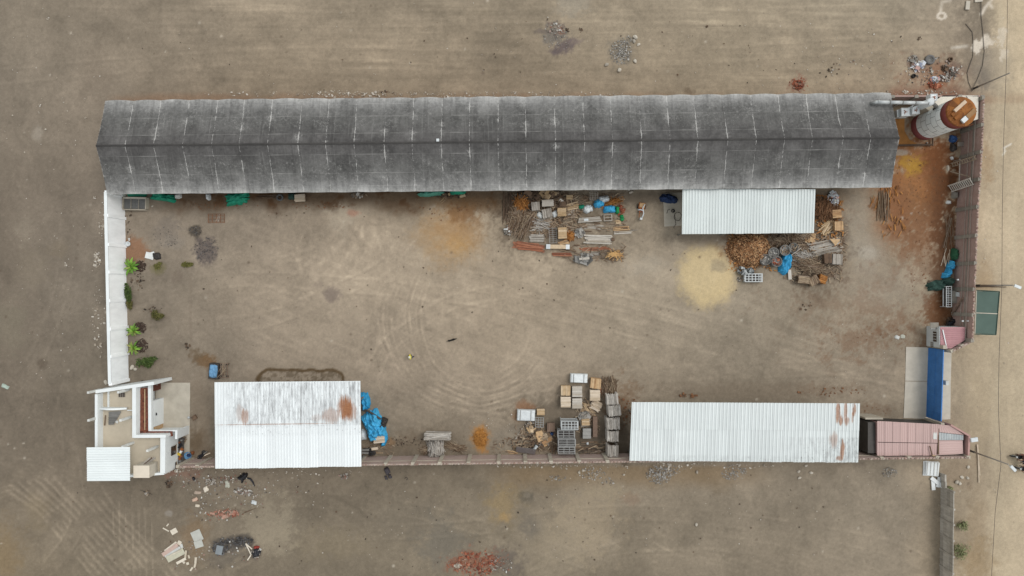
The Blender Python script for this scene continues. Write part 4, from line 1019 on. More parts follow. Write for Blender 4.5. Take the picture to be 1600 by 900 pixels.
def pale_roof():
    pts = [(1458, 160), (1473, 149), (1529, 149), (1528.5, 186), (1516, 190), (1480, 178)]
    base = P(1500, 168, 0)
    t = thing('concrete_kiosk', 'pale flat concrete roof tucked behind the silo top', 'building', base)
    MB().prism([tuple(P(x, y, 3.2) - base)[:2] for x, y in pts], 3.0, 3.2).build('roof_slab', M['pale_slab'], t)
    inn = [(800 + (x - 800) * .97 + 8, 450 + (y - 450) * .97) for x, y in pts]
    MB().prism([tuple(P(x, y, 3.0) - base)[:2] for x, y in inn], 0, 2.997).build('wall', M['concrete'], t)
    for (a, b) in (((1510, 150), (1516, 163)), ((1516, 163), (1526, 170)), ((1505, 158), (1512, 152))):
        MB().tube([P(*a, 3.25) - base, P(*b, 3.25) - base], .025, 5).build('cable', M['cable'], t)
M['pale_slab'] = mat('pale_slab', [C(224, 216, 202)], 0.9, 0.9, 0.08, 0.05)
pale_roof()

# ------------------------------------------------------------------ pink roofs, hut, gate, green canopy
def pink_store():
    base = P(1435, 685, 0)
    t = thing('pink_building', 'pink sheet-roofed building at the south-east corner', 'building', base)
    q = [P(1370, 657.5, 3.3), P(1466, 662.5, 3.3), P(1465, 711.5, 3.1), P(1370, 712, 3.1)]
    sheets(t, q, 8, 2, 4, M['sheet_pink'], 0.035, vsplit=[0, .6, 1], gap=.018)
    MB().prism([tuple(P(x, y, 3.0) - base)[:2] for x, y in ((1371, 659), (1466, 664), (1466, 711), (1371, 711))], 2.9, 2.95).build('ceiling', M['dark'], t)
    q2 = [P(1504, 688, 3.05), P(1505, 709, 3.05), P(1466, 711, 3.0), P(1466, 688, 3.0)]
    sheets(t, q2, 3, 1, 2, M['sheet_pink'], 0.035)
    q3 = [P(1465.5, 675.5, 3.2), P(1505, 680, 3.2), P(1505, 687.5, 3.1), P(1465.5, 687.5, 3.1)]
    sheets(t, q3, 5, 1, 2, M['skylight'], 0.03, name='skylight_sheet')
    q4 = [P(1466.5, 663, 3.35), P(1487, 665, 3.35), P(1506, 679.5, 3.25), P(1466, 675, 3.25)]
    sheets(t, q4, 3, 1, 3, M['sheet_pink'], 0.03)
    def wl(a, b, h, th, mk, z0=0): 
        p, r = P(*a, h), P(*b, h); MB().bar(Vector((p.x, p.y, (z0 + h) / 2)) - base, Vector((r.x, r.y, (z0 + h) / 2)) - base, th, h - z0).build('wall', M[mk], t)
    wl((1486, 664), (1515, 681), 3.5, .18, 'pinkwall'); wl((1515, 680), (1513.5, 712), 3.5, .2, 'pinkwall'); wl((1374, 661), (1484, 666), 2.9, .18, 'steel_dark')  # long north wall coloured dark to stand for the shadow below the roof edge
    wl((1371, 660), (1371, 709), 3.0, .18, 'pinkwall'); wl((1466.5, 665), (1466.5, 710), 3.3, .14, 'wood_dark')
    MB().bar(P(1453, 697, 3.4) - base, P(1456.5, 711, 3.4) - base, .08, .12).build('loose_board', M['wood_dark'], t)
    MB().bar(P(1456, 711, 3.4) - base, P(1470, 715, 3.4) - base, .1, .12).build('loose_board', M['wood_tan'], t)
    bx('patch_sheet', t, 'white_dirty', P(1461, 681, 3.32) - base, (.4, .75, .04))
    bx('ledge', t, 'concrete', P(1366, 654, 2.6) - base - Vector((0, 0, 1.3)), (2.0, .2, 2.6))
    bx('wall', t, 'steel_dark', P(1363, 684, 2.8) - base - Vector((0, 0, 1.4)), (1.0, 3.5, 2.8))
    bx('sign_box', t, 'white_plastic', P(1522, 687, 3.6) - base, (.75, .45, .2), (0, 0, .15))
pink_store()
def hut():
    base = P(1483, 528, 0)
    t = thing('guard_hut', 'small pink-roofed guard hut beside the blue gate', 'hut', base)
    z = 2.5
    q = [P(1508.5, 511, z + .15), P(1508, 531, z + .15), P(1486, 544.5, z), P(1469, 511, z)]
    pts = [(1469, 511), (1508.5, 511), (1508, 530.5), (1486, 544.5), (1470, 543.5)]
    cen = Vector((0, 0, 0))
    n = 10
    # sheets cut to the slanted plan, ribs east-west
    for k in range(n):
        y0, y1 = 511 + 33.5 * k / n, 511 + 33.5 * (k + 1) / n
        def xr(y): return 1508.5 - (0 if y < 531 else (y - 531) * 22 / 13.5)
        m = MB(); vs = []
        for (yy, zz) in ((y0, 0), (y0 + (y1 - y0) * .7, 0), (y0 + (y1 - y0) * .78, .05), (y0 + (y1 - y0) * .94, .05), (y1, 0)):
            vs += [P(1469.3, yy, z + zz) - base, P(max(xr(yy), 1471), yy, z + .25 + zz) - base]
        m.add(vs, [(2 * i, 2 * i + 1, 2 * i + 3, 2 * i + 2) for i in range(4)])
        me = m.mesh('roof_sheet', M['hutroof']); obj('roof_sheet', me, t)
    MB().bar(P(1473, 515, z + .12) - base, P(1479.5, 545, z + .12) - base, .1, .06).build('ridge_strip', M['white'], t)
    def wl(a, b, h, th, mk): 
        p, r = P(*a, h), P(*b, h); MB().bar(Vector((p.x, p.y, h / 2)) - base, Vector((r.x, r.y, h / 2)) - base, th, h).build('wall', M[mk], t)
    wl((1468.6, 511.5), (1468.6, 543), 2.44, .15, 'hutwall'); wl((1469, 511.8), (1508, 511.8), 2.44, .12, 'hutwall'); wl((1470, 543), (1486, 544), 2.44, .12, 'hutwall')
    x = P(1468.6, 0, 2.44).x - base.x - .09
    for (y, zz, wd, hh) in ((526, 1.65, 1.15, .62), (538, 1.1, .5, .5)):
        yy = P(0, y, zz).y - base.y
        w_ = bx('window', t, 'window', (x, yy, zz), (.05, wd, hh))
        for s in (-.25, .05, .3): sub(w_, bx('window_bar', t, 'white_dirty', (x - .03, yy + s * wd, zz), (.03, .05, hh)))
    bx('awning', t, 'concrete_grey', P(1460, 508, 2.0) - base, (.95, .6, .05))
    bx('lintel', t, 'steel', P(1460.5, 513.5, 2.0) - base, (1.0, .1, .12))
M['hutroof'] = mat('pink_hut_roof', [C(196, 148, 150), C(186, 138, 142)], 0.6, 1.5, 0.1, 0.05)
M['hutwall'] = mat('pale_grey_hut_wall', [C(206, 210, 210)], 0.8, 1.2, 0.1, 0.05)
hut()
def gate():
    a, b = P(1474.0, 547, 2.8), P(1470.5, 658, 2.8)
    base = (a + b) / 2; base.z = 0
    t = thing('sliding_gate', 'big blue metal sliding gate at the yard entrance', 'gate', base)
    n = 9
    for k in range(n):
        for z0, z1 in ((.15, 1.42), (1.48, 2.75)):
            p, q = a.lerp(b, (k + .02) / n), a.lerp(b, (k + .98) / n)
            MB().bar(Vector((p.x, p.y, (z0 + z1) / 2)) - base, Vector((q.x, q.y, (z0 + z1) / 2)) - base, .05 + .006 * (k % 2), z1 - z0).build('panel', M['gate_blue'], t)
    for z in (.1, 1.45, 2.8): MB().bar(Vector((a.x, a.y, z)) - base, Vector((b.x, b.y, z)) - base, .11, .09).build('rail', M['gate_blue'], t)
    for k in range(n + 1):
        p = a.lerp(b, k / n); bx('stile', t, 'gate_blue', (p.x - base.x, p.y - base.y, 1.44), (.08, .08, 2.66))
    bx('motor_box', t, 'white_dirty', P(1471, 598, 1.0) - base + Vector((.5, 0, -.2)), (.35, .5, 1.0))
    for p in (a + Vector((0, .35, 0)), b + Vector((0, -.35, 0))): bx('gate_post', t, 'concrete', (p.x - base.x, p.y - base.y, 1.55), (.4, .4, 3.1))
gate()
def canopy():
    H = 2.7
    C4 = [P(1525.5, 453.5, H), P(1561.5, 455.5, H), P(1556, 523, H), P(1523, 522, H)]
    base = sum(C4, Vector()) / 4; base.z = 0
    t = thing('net_canopy', 'two green shade-net panels on a frame outside the east wall', 'canopy', base)
    for v0, v1 in ((.015, .505), (.525, .985)):
        vs, n = [], 8
        for j in range(n + 1):
            for i in range(n + 1):
                p = quad_pt(C4, .02 + .96 * i / n, v0 + (v1 - v0) * j / n) - base
                p.z -= .10 * math.sin(math.pi * i / n) * math.sin(math.pi * j / n); vs.append(p)
        MB().add(vs, [(j * (n + 1) + i, j * (n + 1) + i + 1, (j + 1) * (n + 1) + i + 1, (j + 1) * (n + 1) + i) for j in range(n) for i in range(n)]).build('net_panel', M['net'], t, True)
    for (u0, w0, u1, w1) in ((0, 0, 1, 0), (1, 0, 1, 1), (0, 1, 1, 1), (0, 0, 0, 1), (0, .515, 1, .515)):
        mk = 'concrete' if w0 in (.515,) or (u0, w0, u1) == (0, 0, 0) else 'green_dark'
        MB().bar(quad_pt(C4, u0, w0) - base, quad_pt(C4, u1, w1) - base, .1, .08).build('frame_bar', M[mk], t)
    for u, v in ((1, 0), (1, .515), (1, 1)):
        p = quad_pt(C4, u, v) - base; bx('post', t, 'steel', (p.x, p.y, H / 2 - .03), (.09, .09, H - .08))
canopy()

# ------------------------------------------------------------------ poles and wires
def pole(label, foot, tip, h, lamp=None, wire_at=.7):
    f = P(*foot, 0); t = thing('utility_pole', label, 'utility pole', f)
    MB().tube([(0, 0, -.2), (0, 0, h * .5), (0, 0, h)], [.10, .085, .07], 12).build('shaft', M['pole_conc'], t, True)
    MB().tube([(0, 0, 0), (0, 0, 0.9)], .12, 12).build('painted_foot', M['steel_dark'], t, True)
    if lamp:
        d = P(*lamp, h + .2) - f - Vector((0, 0, 0))
        MB().tube([(0, 0, h - .2), d * .6 + Vector((0, 0, .4 * h * 1.0)) if False else Vector((d.x * .6, d.y * .6, h + .1)), Vector((d.x, d.y, h + .2))], .035, 6).build('lamp_arm', M['steel_pale'], t)
        x = Vector((d.x, d.y, 0)).normalized(); m = Matrix((x, Vector((-x.y, x.x, 0)), Vector((0, 0, 1)))).transposed()
        MB().box(Vector((d.x, d.y, h + .2)), (.75, .3, .14), rot=m).build('lamp_head', M['white_plastic'], t)
    return f
f1 = pole('concrete utility pole leaning over the north-east corner of the yard', (1521, 138.5), None, 5.9)
f2 = pole('street lamp pole at the top of the green net canopy', (1524, 446), None, 6.0, (1590, 448))
f3 = pole('street lamp pole at the south-east corner, white lamp near motorcycles', (1515, 704), None, 6.3, (1583, 732))
def wire(label, pts, r=.022, name='overhead_wire'):
    o = MB().tube(pts, r, 5).build(name, M['cable'], None); tag(o, label, 'cable'); return o
wire('thin black overhead wire running the length of the dirt road', [P(1574.5, -30, 4.6), P(1573.5, 60, 4.5), P(1572, 115, 4.6), P(1568, 225, 4.1), P(1566, 340, 4.1), P(1565.5, 446, 4.6), P(1561, 560, 4.0), P(1560, 640, 4.1), P(1564, 727, 4.6), P(1555, 800, 4.2), P(1549, 905, 4.1)])
wire('bent black cable lying from the pole foot towards the wet ground', [P(1519.5, 142, .1), P(1513, 128, .06), P(1511, 114, .06), P(1515, 102, .06), P(1520, 88, .06), P(1520.5, 66, .06), P(1519, 50, .06), P(1508.5, 37, .06)], .03, 'ground_cable')
wire('longer curving black cable from the pole foot to the top edge', [P(1518, 143, .2), P(1527, 124, .06), P(1535, 103, .06), P(1538, 80, .06), P(1536, 55, .06), P(1533, 25, .06), P(1533, -5, .06)], .03, 'ground_cable')
M['wood_orange2'] = mat('yellow_stick_wood', [C(206, 160, 100), C(226, 186, 128), C(186, 136, 80)], 0.9, 3, 0.15, 0)
M['wood_cream'] = mat('cream_timber', [C(206, 188, 164), C(222, 206, 186), C(192, 172, 146)], 0.95, 3, 0.14, 0.2)
M['wood_dark2'] = mat('brown_timber', [C(122, 102, 88), C(142, 120, 104), C(106, 88, 76)], 0.95, 3, 0.22, 0.3)
M['wood_tan2'] = mat('weathered_tan_timber', [C(150, 134, 114), C(166, 150, 130)], 0.95, 3, 0.2, 0.2)
M['steel_mid'] = mat('grey_steel', [C(150, 150, 148), C(168, 168, 166)], 0.6, 2, 0.14, 0, metallic=0.2)
M['steel_dull'] = mat('dull_grey_sheet', [C(112, 106, 106), C(122, 115, 113)], 0.7, 1.5, 0.15, 0.1)
M['steel_dull2'] = mat('galvanised_box', [C(136, 142, 146)], 0.6, 2, 0.14, 0.1)
M['concrete_grey2'] = mat('grey_block', [C(158, 156, 152), C(168, 166, 161)], 0.9, 2, 0.12, 0.1)
M['chipbase'] = mat('chip_mound_base', [C(118, 82, 56)], 0.95, 3, 0.4, 0.5)
M['twig_brown'] = mat('brown_twigs', [C(112, 78, 54), C(146, 106, 76), C(90, 64, 46), C(164, 128, 96)], 0.95, 3, 0.25, 0)
M['trash'] = mat('paper_rubbish', [C(232, 234, 236), C(196, 200, 208), C(220, 216, 200), C(150, 160, 186), C(120, 112, 104), C(190, 120, 100), C(228, 228, 226)], 0.7, 4, 0.1, 0)
M['litter_mix2'] = mat('dull_mixed_litter', [C(190, 178, 160), C(110, 98, 86), C(160, 140, 116), C(84, 74, 66), C(206, 200, 192)], 0.85, 4, 0.1, 0)
M['teal_pale'] = mat('faded_green_tarp', [C(96, 160, 142), C(70, 140, 122)], 0.6, 2, 0.2, 0.4)
M['tyre_grey'] = mat('dusty_tyre', [C(96, 95, 94), C(112, 110, 108)], 0.85, 3, 0.14, 0.1)
M['ash'] = mat('wet_grey_cement', [C(112, 112, 110)], 0.8, 3.5, 0.32, 0.2)
M['leaf_olive2'] = mat('dry_olive_leaf', [C(90, 92, 48), C(112, 108, 58), C(72, 76, 38), C(126, 112, 70)], 0.8, 6, 0.2, 0)
M['leaf_dry'] = mat('dusty_grey_leaf', [C(128, 134, 92), C(150, 152, 112), C(110, 118, 80)], 0.85, 6, 0.2, 0)
M['blue_dull2'] = mat('worn_blue_cloth', [C(52, 84, 134), C(74, 108, 156)], 0.8, 4, 0.3, 0.5)
M['green2'] = mat('deep_green_cloth', [C(40, 88, 60), C(58, 106, 78)], 0.8, 4, 0.3, 0.5)
M['litter_cream'] = mat('cream_plaster', [C(214, 204, 186), C(226, 216, 200), C(198, 186, 166)], 0.9, 3, 0.12, 0.2)
M['litter_faint'] = mat('dusty_plastic', [C(172, 172, 158), C(186, 186, 172)], 0.6, 3, 0.14, 0.3)
M['plastic_green'] = mat('pale_green_plastic', [C(176, 192, 180)], 0.4, 4, 0.2, 0.3)
M['mud'] = mat('dried_mud', [C(178, 160, 144)], 0.95, 4, 0.12, 0.3)
M['mud_pink'] = mat('pink_rubble', [C(206, 176, 156)], 0.95, 4, 0.16, 0.3)
M['brickbits_red'] = mat('red_broken_brick', [C(150, 82, 60), C(172, 104, 78), C(106, 56, 44), C(180, 124, 98), C(128, 74, 58), C(160, 146, 132)], 0.95, 4, 0.2, 0.2)
M['brickbits_pink'] = mat('pink_broken_tile', [C(168, 112, 94), C(196, 158, 140), C(136, 84, 68), C(204, 182, 164), C(120, 96, 82)], 0.95, 4, 0.2, 0.2)
M['burnt'] = mat('burnt_scraps', [C(66, 64, 64), C(96, 94, 94), C(48, 46, 46), C(128, 126, 124)], 0.9, 4, 0.15, 0)
M['board_green'] = mat('pale_green_board', [C(196, 192, 172)], 0.9, 3, 0.12, 0.2)
M['board_pink'] = mat('pale_pink_board', [C(198, 172, 160)], 0.9, 3, 0.12, 0.2)
M['panel_grey'] = mat('pale_grey_panel', [C(190, 190, 182)], 0.85, 2.5, 0.1, 0.1)
M['black_cloth2'] = mat('dark_grey_cloth', [C(56, 54, 58), C(74, 70, 74)], 0.8, 4, 0.25, 0.4)
M['cloth_white2'] = mat('pale_cap', [C(220, 220, 200)], 0.8, 5, 0.06, 0)
M['shirt_brown'] = mat('brown_shirt', [C(96, 74, 64)], 0.8, 5, 0.15, 0.1)
M['helmet_pink'] = mat('dusty_pink_helmet', [C(214, 172, 152)], 0.4, 4, 0.06, 0)
M['rustclod'] = mat('rusty_clod', [C(120, 82, 56), C(138, 98, 70), C(104, 72, 52)], 0.95, 3, 0.2, 0)
# ------------------------------------------------------------------ yard things: builders
def at(px, py, h=0.0):
    p = P(px, py, h); return Vector((p.x, p.y, 0))
def rad(d): return math.radians(d)
def planks(px, py, L, W, label, mk, rz=0, layers=3, n=None, jit=.05, th=.05, name='lumber_stack', cat='lumber', pw=None, h=None, skew=3, group=None):
    """stack of boards, L along, W across, metres; every board a part"""
    pw = pw or .13
    n = n or max(2, int(W / (pw * 1.05)))
    hh = layers * th * 1.1
    t = thing(name, label, cat, at(px, py, hh), rad(rz), group)
    for j in range(layers):
        for i in range(n):
            if j == layers - 1 and R.random() < .15: continue
            y = (i + .5) / n * W - W / 2 + R.uniform(-jit, jit) * .4
            l = L * R.uniform(.82, 1.0)
            bx('plank', t, mk, (R.uniform(-jit, jit) * 2 + (L - l) * R.uniform(-.5, .5), y, th * (j * 1.1 + .55) + R.uniform(0, .01)), (l, pw * R.uniform(.8, 1.0), th), (R.uniform(-.05, .05), R.uniform(-.01, .01), rad(R.uniform(-skew, skew))))
    return t
def poles(px, py, L, W, n, label, mk, rz=0, h=.3, name='pole_bundle', cat='poles', d=(.04, .08), skew=4, lean=0):
    t = thing(name, label, cat, at(px, py, h * .6), rad(rz))
    for i in range(n):
        y = R.uniform(-.5, .5) * W; l = L * R.uniform(.55, 1.0); x = R.uniform(-.5, .5) * (L - l); z = .04 + h * R.random() * (1 - (2 * y / W) ** 2 * .6)
        a = rad(R.gauss(0, skew)); dz = R.uniform(-.06, .06) + lean * l
        v = Vector((math.cos(a) * l / 2, math.sin(a) * l / 2, dz / 2))
        c = Vector((x, y, z + abs(dz) / 2))
        rod('pole', t, mk, c - v, c + v, R.uniform(*d))
    return t
def brush(px, py, L, W, h, n, label, mk, rz=0, skew=25, name='brush_pile', cat='brush pile', ln=(.5, 1.3), d=(.018, .04), square=False, extra=0):
    """heap of thin sticks: one stuff mesh of thin prisms, with a few thicker poles as parts"""
    t = thing(name, label, cat, at(px, py, h * .5), rad(rz))
    m = MB()
    for i in range(n):
        if square: x, y = R.uniform(-.5, .5) * L, R.uniform(-.5, .5) * W; top = h
        else:
            a, q = R.uniform(0, 6.283), math.sqrt(R.random()); x, y = math.cos(a) * q * L / 2, math.sin(a) * q * W / 2; top = h * (1 - q * q * .8)
        z = .03 + top * R.random() ** .45
        l = R.uniform(*ln); a = rad(R.gauss(0, skew)); e = R.uniform(-.12, .12)
        v = Vector((math.cos(a), math.sin(a), e)) * l / 2
        c = Vector((x, y, max(z, abs(v.z) + .02)))
        m.tube([c - v, c + Vector((0, 0, R.uniform(-.02, .03))) + Vector((-v.y, v.x, 0)) * R.uniform(-.06, .06), c + v], R.uniform(*d), 4, False)
    m.build('twigs', M[mk], t, kind='stuff')
    for i in range(extra):
        a = rad(R.gauss(0, skew)); l = R.uniform(.8, 1.5) * ln[1]; v = Vector((math.cos(a), math.sin(a), R.uniform(-.08, .08))) * l / 2
        c = Vector((R.uniform(-.4, .4) * L, R.uniform(-.4, .4) * W, h * .9)); rod('pole', t, mk, c - v, c + v, R.uniform(.04, .07))
    return t
def crate(px, py, w, d, h, label, mk, rz=0, rows=6, across=False, name='crate_stack', cat='crate', sidemk=None, messy=0.0):
    """a stacked cube of timber: bearers, layered core boards and a top deck of boards"""
    t = thing(name, label, cat, at(px, py, h), rad(rz))
    sidemk = sidemk or mk
    for k in (-.4, 0, .4): bx('bearer', t, 'wood_dark', (k * w if across else 0, 0 if across else k * d, .06), (.1 if across else w, d if across else .1, .12))
    nl = max(3, int(h / .18))
    m = MB()
    for j in range(nl):
        z0 = .12 + (h - .16) * j / nl; hz = (h - .16) / nl * .86
        o = messy * .06
        m.box((R.uniform(-.015, .015) + R.uniform(-o, o), R.uniform(-.015, .015) + R.uniform(-o, o), z0 + hz / 2), (w * R.uniform(.95, .99), d * R.uniform(.95, .99), hz), R.uniform(-.015, .015) * (1 + 3 * messy))
    m.build('layered_boards', M[sidemk], t)
    for i in range(rows):
        f = (i + .5) / rows - .5
        z = h - .02 + R.uniform(-.006, .012) + messy * R.uniform(0, .06)
        if across: sz, loc = (w / rows * R.uniform(.86, .98), d * R.uniform(.97, 1.02), .035), (f * w, R.uniform(-.02, .02), z)
        else: sz, loc = (w * R.uniform(.97, 1.02), d / rows * R.uniform(.86, .98), .035), (R.uniform(-.02, .02), f * d, z)
        bx('plank', t, mk, loc, sz, (0, 0, rad(R.uniform(-1, 1) * (1 + 6 * messy))))
    return t
def stick_cube(px, py, w, d, h, label, rz=0, mk='twig_grey', along='y', n=170, name='stick_bundle', cat='stick bundle'):
    """tall square bundle of sawn sticks: core of stick ends, loose sticks on top as parts"""
    t = thing(name, label, cat, at(px, py, h), rad(rz))
    m = MB()
    nl = int(h / .11)
    for j in range(nl):
        k = max(6, int((w if along == 'y' else d) / .11))
        for i in range(k):
            f = (i + R.uniform(.3, .7)) / k - .5
            l = R.uniform(.9, 1.03)
            if 1 < i < k - 2 and j < nl - 2: continue
            if along == 'y': m.box((f * w, R.uniform(-.03, .03), .06 + h * (j + .5) / nl * .96), (w / k * .92, d * l, h / nl * .9), R.uniform(-.03, .03))
            else: m.box((R.uniform(-.03, .03), f * d, .06 + h * (j + .5) / nl * .96), (w * l, d / k * .92, h / nl * .9), R.uniform(-.03, .03))
    m.build('stacked_sticks', M[mk], t, kind='stuff')
    bx('bundle_core', t, 'wood_dark', (0, 0, h * .46), (w * .86, d * .86, h * .9))
    for i in range(30):
        a = rad(R.gauss(90 if along == 'y' else 0, 5)); l = (d if along == 'y' else w) * R.uniform(.75, 1.05); v = Vector((math.cos(a), math.sin(a), R.uniform(-.03, .03))) * l / 2
        c = Vector((R.uniform(-.45, .45) * w, R.uniform(-.04, .04) * d, h + R.uniform(.0, .06))) if along == 'y' else Vector((R.uniform(-.04, .04) * w, R.uniform(-.45, .45) * d, h + R.uniform(0, .06)))
        rod('stick', t, mk, c - v, c + v, R.uniform(.045, .08))
    return t
def heap(px, py, L, W, h, label, mk, rz=0, name='tarp', cat='tarp', n=30, fold=.16, seed=0, top=1.2, kind=None, group=None, edge=.22, parent=None, sx=0):
    """rumpled cloth or mound thrown over something; uneven outline, touches the ground all round"""
    m = MB(); vs = []; idx = {}
    o = Vector((seed * 3.7, seed * 1.3, seed * .7))
    for j in range(n + 1):
        for i in range(n + 1):
            u, v = 2 * i / n - 1, 2 * j / n - 1
            # square to disc-ish
            q = max(abs(u), abs(v)); ang = math.atan2(v, u)
            sq = q / max(1e-6, math.hypot(u, v)) if q > 0 else 1
            k = (.55 + .45 * sq if top > 1 else sq) * (1 + edge * (mnoise.noise(Vector((math.cos(ang) * 1.6, math.sin(ang) * 1.6, 0)) + o) + .5 * mnoise.noise(Vector((math.cos(ang) * 4.5, math.sin(ang) * 4.5, 3)) + o)))
            x, y = u * L / 2 * k, v * W / 2 * k
            z = h * max(0, 1 - q ** (2.2 * top)) ** .6
            z += fold * h * (mnoise.noise(Vector((x * 2.2 / max(.6, h), y * 2.2 / max(.6, h), 0)) * .8 + o) + 1.1 * abs(mnoise.noise(Vector((x * 2.6 + y * 1.4, y * 1.2 - x * .6, 1)) * 1.3 + o)) + .5 * mnoise.noise(Vector((x * 5.5 - y * 2, y * 5 + x, 2)) + o)) * min(1, (1 - q) * 5)
            if q > .999: z = -.04
            vs.append((x, y, max(z, .012 if q < .999 else -.04)))
    m.add(vs, [(j * (n + 1) + i, j * (n + 1) + i + 1, (j + 1) * (n + 1) + i + 1, (j + 1) * (n + 1) + i) for j in range(n) for i in range(n)])
    o_ = m.build(name, M[mk], parent, True, kind)
    if parent is None:
        o_.location = at(px, py, h * .7); o_.rotation_euler = (0, 0, rad(rz)); tag(o_, label, cat, group)
    else: o_.location = (px, py, sx)
    return o_
def junk(px, py, L, W, h, n, label, mk, rz=0, name='scrap_heap', cat='scrap heap', size=(.12, .45), flat=.4, square=False, parts=0, pmk=None):
    """heap of odd pieces: small ones joined, the biggest as parts"""
    t = thing(name, label, cat, at(px, py, h * .5), rad(rz))
    def piece():
        a, q = R.uniform(0, 6.283), math.sqrt(R.random()); x, y = math.cos(a) * q * L / 2, math.sin(a) * q * W / 2
        if square: x, y = R.uniform(-.5, .5) * L, R.uniform(-.5, .5) * W; q = .4
        s = R.uniform(*size); d = (s, s * R.uniform(.2, .9), s * R.uniform(.08, flat)); z = max(d[2] / 2, h * (1 - q * q * .8) * R.random() ** .5)
        e = Euler((R.gauss(0, .35), R.gauss(0, .35), R.uniform(0, 6.28)))
        return (x, y, z + .02), d, e
    m = MB()
    for i in range(n):
        c, d, e = piece(); m.box(c, d, rot=e.to_matrix())
    m.build('scrap', M[mk], t, kind='stuff')
    for i in range(parts):
        c, d, e = piece(); bx('scrap_piece', t, pmk or mk, (c[0], c[1], c[2] + h * .3), (d[0] * 1.6, d[1] * 1.6, d[2]), e)
    return t
def drum(px, py, r, h, label, mk='steel', fill='gravel', group=None):
    t = thing('drum', label, 'drum', at(px, py, h), R.uniform(0, 6), group)
    MB().lathe([(r * .97, 0), (r, .03), (r * .98, h * .32), (r * 1.03, h * .34), (r * .98, h * .36), (r * .98, h * .65), (r * 1.03, h * .67), (r * .98, h * .69), (r * .98, h - .03), (r * 1.05, h), (r * 1.02, h + .02), (r * .95, h), (r * .94, h * .75), (0, h * .75)], 20).build('shell', M[mk], t, True)
    m = MB()
    for k in range(26):
        a, q = R.uniform(0, 6.28), r * .82 * math.sqrt(R.random()); s = R.uniform(.05, .16)
        m.box((math.cos(a) * q, math.sin(a) * q, h * R.uniform(.72, .92)), (s * 1.8, s * .7, s * .4), rot=Euler((R.uniform(-.6, .6), R.uniform(-.6, .6), a * 3)).to_matrix())
    m.build('contents', M[fill], t, kind='stuff'); return t
def rack(px, py, w, d, h, label, nx_=3, ny_=3, levels=3, mk='steel_pale', rz=0, slats=0, name='steel_cage', cat='steel cage', bar=.07):
    """open welded cage: posts, level rails and cross bars, all parts"""
    t = thing(name, label, cat, at(px, py, h), rad(rz))
    for sx in (-.5, .5):
        for sy in (-.5, .5): bx('post', t, mk, (sx * w, sy * d, h / 2 - .01), (bar, bar, h))
    for lv in range(levels):
        z = h * (lv + 1) / levels - bar / 2 - .004 * lv
        for sy in (-.5, .5): bx('rail', t, mk, (0, sy * d, z), (w - bar, bar * .98, bar * .98))
        for sx in (-.5, .5): bx('rail', t, mk, (sx * w, 0, z), (bar * .98, d - bar, bar * .98))
        if lv < levels - 1:
            bx('shelf_plate', t, 'steel_dark', (0, 0, z - bar), (w * .94, d * .94, .03)); continue
        for i in range(1, nx_): bx('cross_bar', t, mk, ((i / nx_ - .5) * w, 0, z + .003), (bar * .8, d - bar, bar * .8))
        for j in range(1, ny_): bx('cross_bar', t, mk, (0, (j / ny_ - .5) * d, z - .006), (w - bar, bar * .8, bar * .8))
    return t
def wrapped(px, py, L, W, h, label, rz=0, mk='white_plastic', seed=1):
    t = thing('wrapped_pallet', label, 'pallet', at(px, py, h), rad(rz))
    for k in (-.38, 0, .38): bx('bearer', t, 'wood_dark', (0, k * W, .06), (L, .1, .12))
    bx('load', t, 'wood_tan', (0, 0, h * .48), (L * .93, W * .9, h * .76))
    n = 16; vs = []
    for j in range(n + 1):
        for i in range(n + 1):
            u, v = 2 * i / n - 1, 2 * j / n - 1; q = max(abs(u), abs(v))
            nz = mnoise.noise(Vector((u * 2.6 + seed * 5, v * 2.2, seed)))
            out = 1.0 if q < .8 else 1.0 + .02 * nz
            uu, vv = max(-.8, min(.8, u)) / .8, max(-.8, min(.8, v)) / .8
            z = h + .07 * nz if q < .8 else h * (1 - (q - .8) / .2) * .9 + .1
            vs.append((uu * L / 2 * out * (1.03 if q > .8 else 1), vv * W / 2 * out * (1.03 if q > .8 else 1), z))
    MB().add(vs, [(j * (n + 1) + i, j * (n + 1) + i + 1, (j + 1) * (n + 1) + i + 1, (j + 1) * (n + 1) + i) for j in range(n) for i in range(n)]).build('wrapping', M[mk], t, True)
    wr_ = [c for c in t.children if c.name.startswith('wrapping')][0]
    for k in (-.33, .28): sub(wr_, bx('strap', t, 'steel', (k * L, 0, h + .07), (.06, W * 1.0, .015)))
    return t
_rocks = {}
def rock_mesh(mk, v):
    if (mk, v) not in _rocks:
        bm = bmesh.new(); bmesh.ops.create_icosphere(bm, subdivisions=2, radius=.5)
        for q in bm.verts:
            n = mnoise.noise(q.co * 2.3 + Vector((v * 9.1, 0, 0))); q.co *= 1 + .38 * n; q.co.z *= .7
        me = bpy.data.meshes.new('stone'); bm.to_mesh(me); bm.free(); me.materials.append(M[mk]); _rocks[(mk, v)] = me
    return _rocks[(mk, v)]
def stone(px, py, s, label, group=None, mk='stone', name='stone', asp=.7):
    h = s * .45; o = obj(name, rock_mesh(mk, R.randint(0, 5)), None, None, at(px, py, h) + Vector((0, 0, s * .16)), (R.uniform(-.2, .2), R.uniform(-.2, .2), R.uniform(0, 6)), (s, s * asp, s * .8))
    return tag(o, label, 'stone', group)
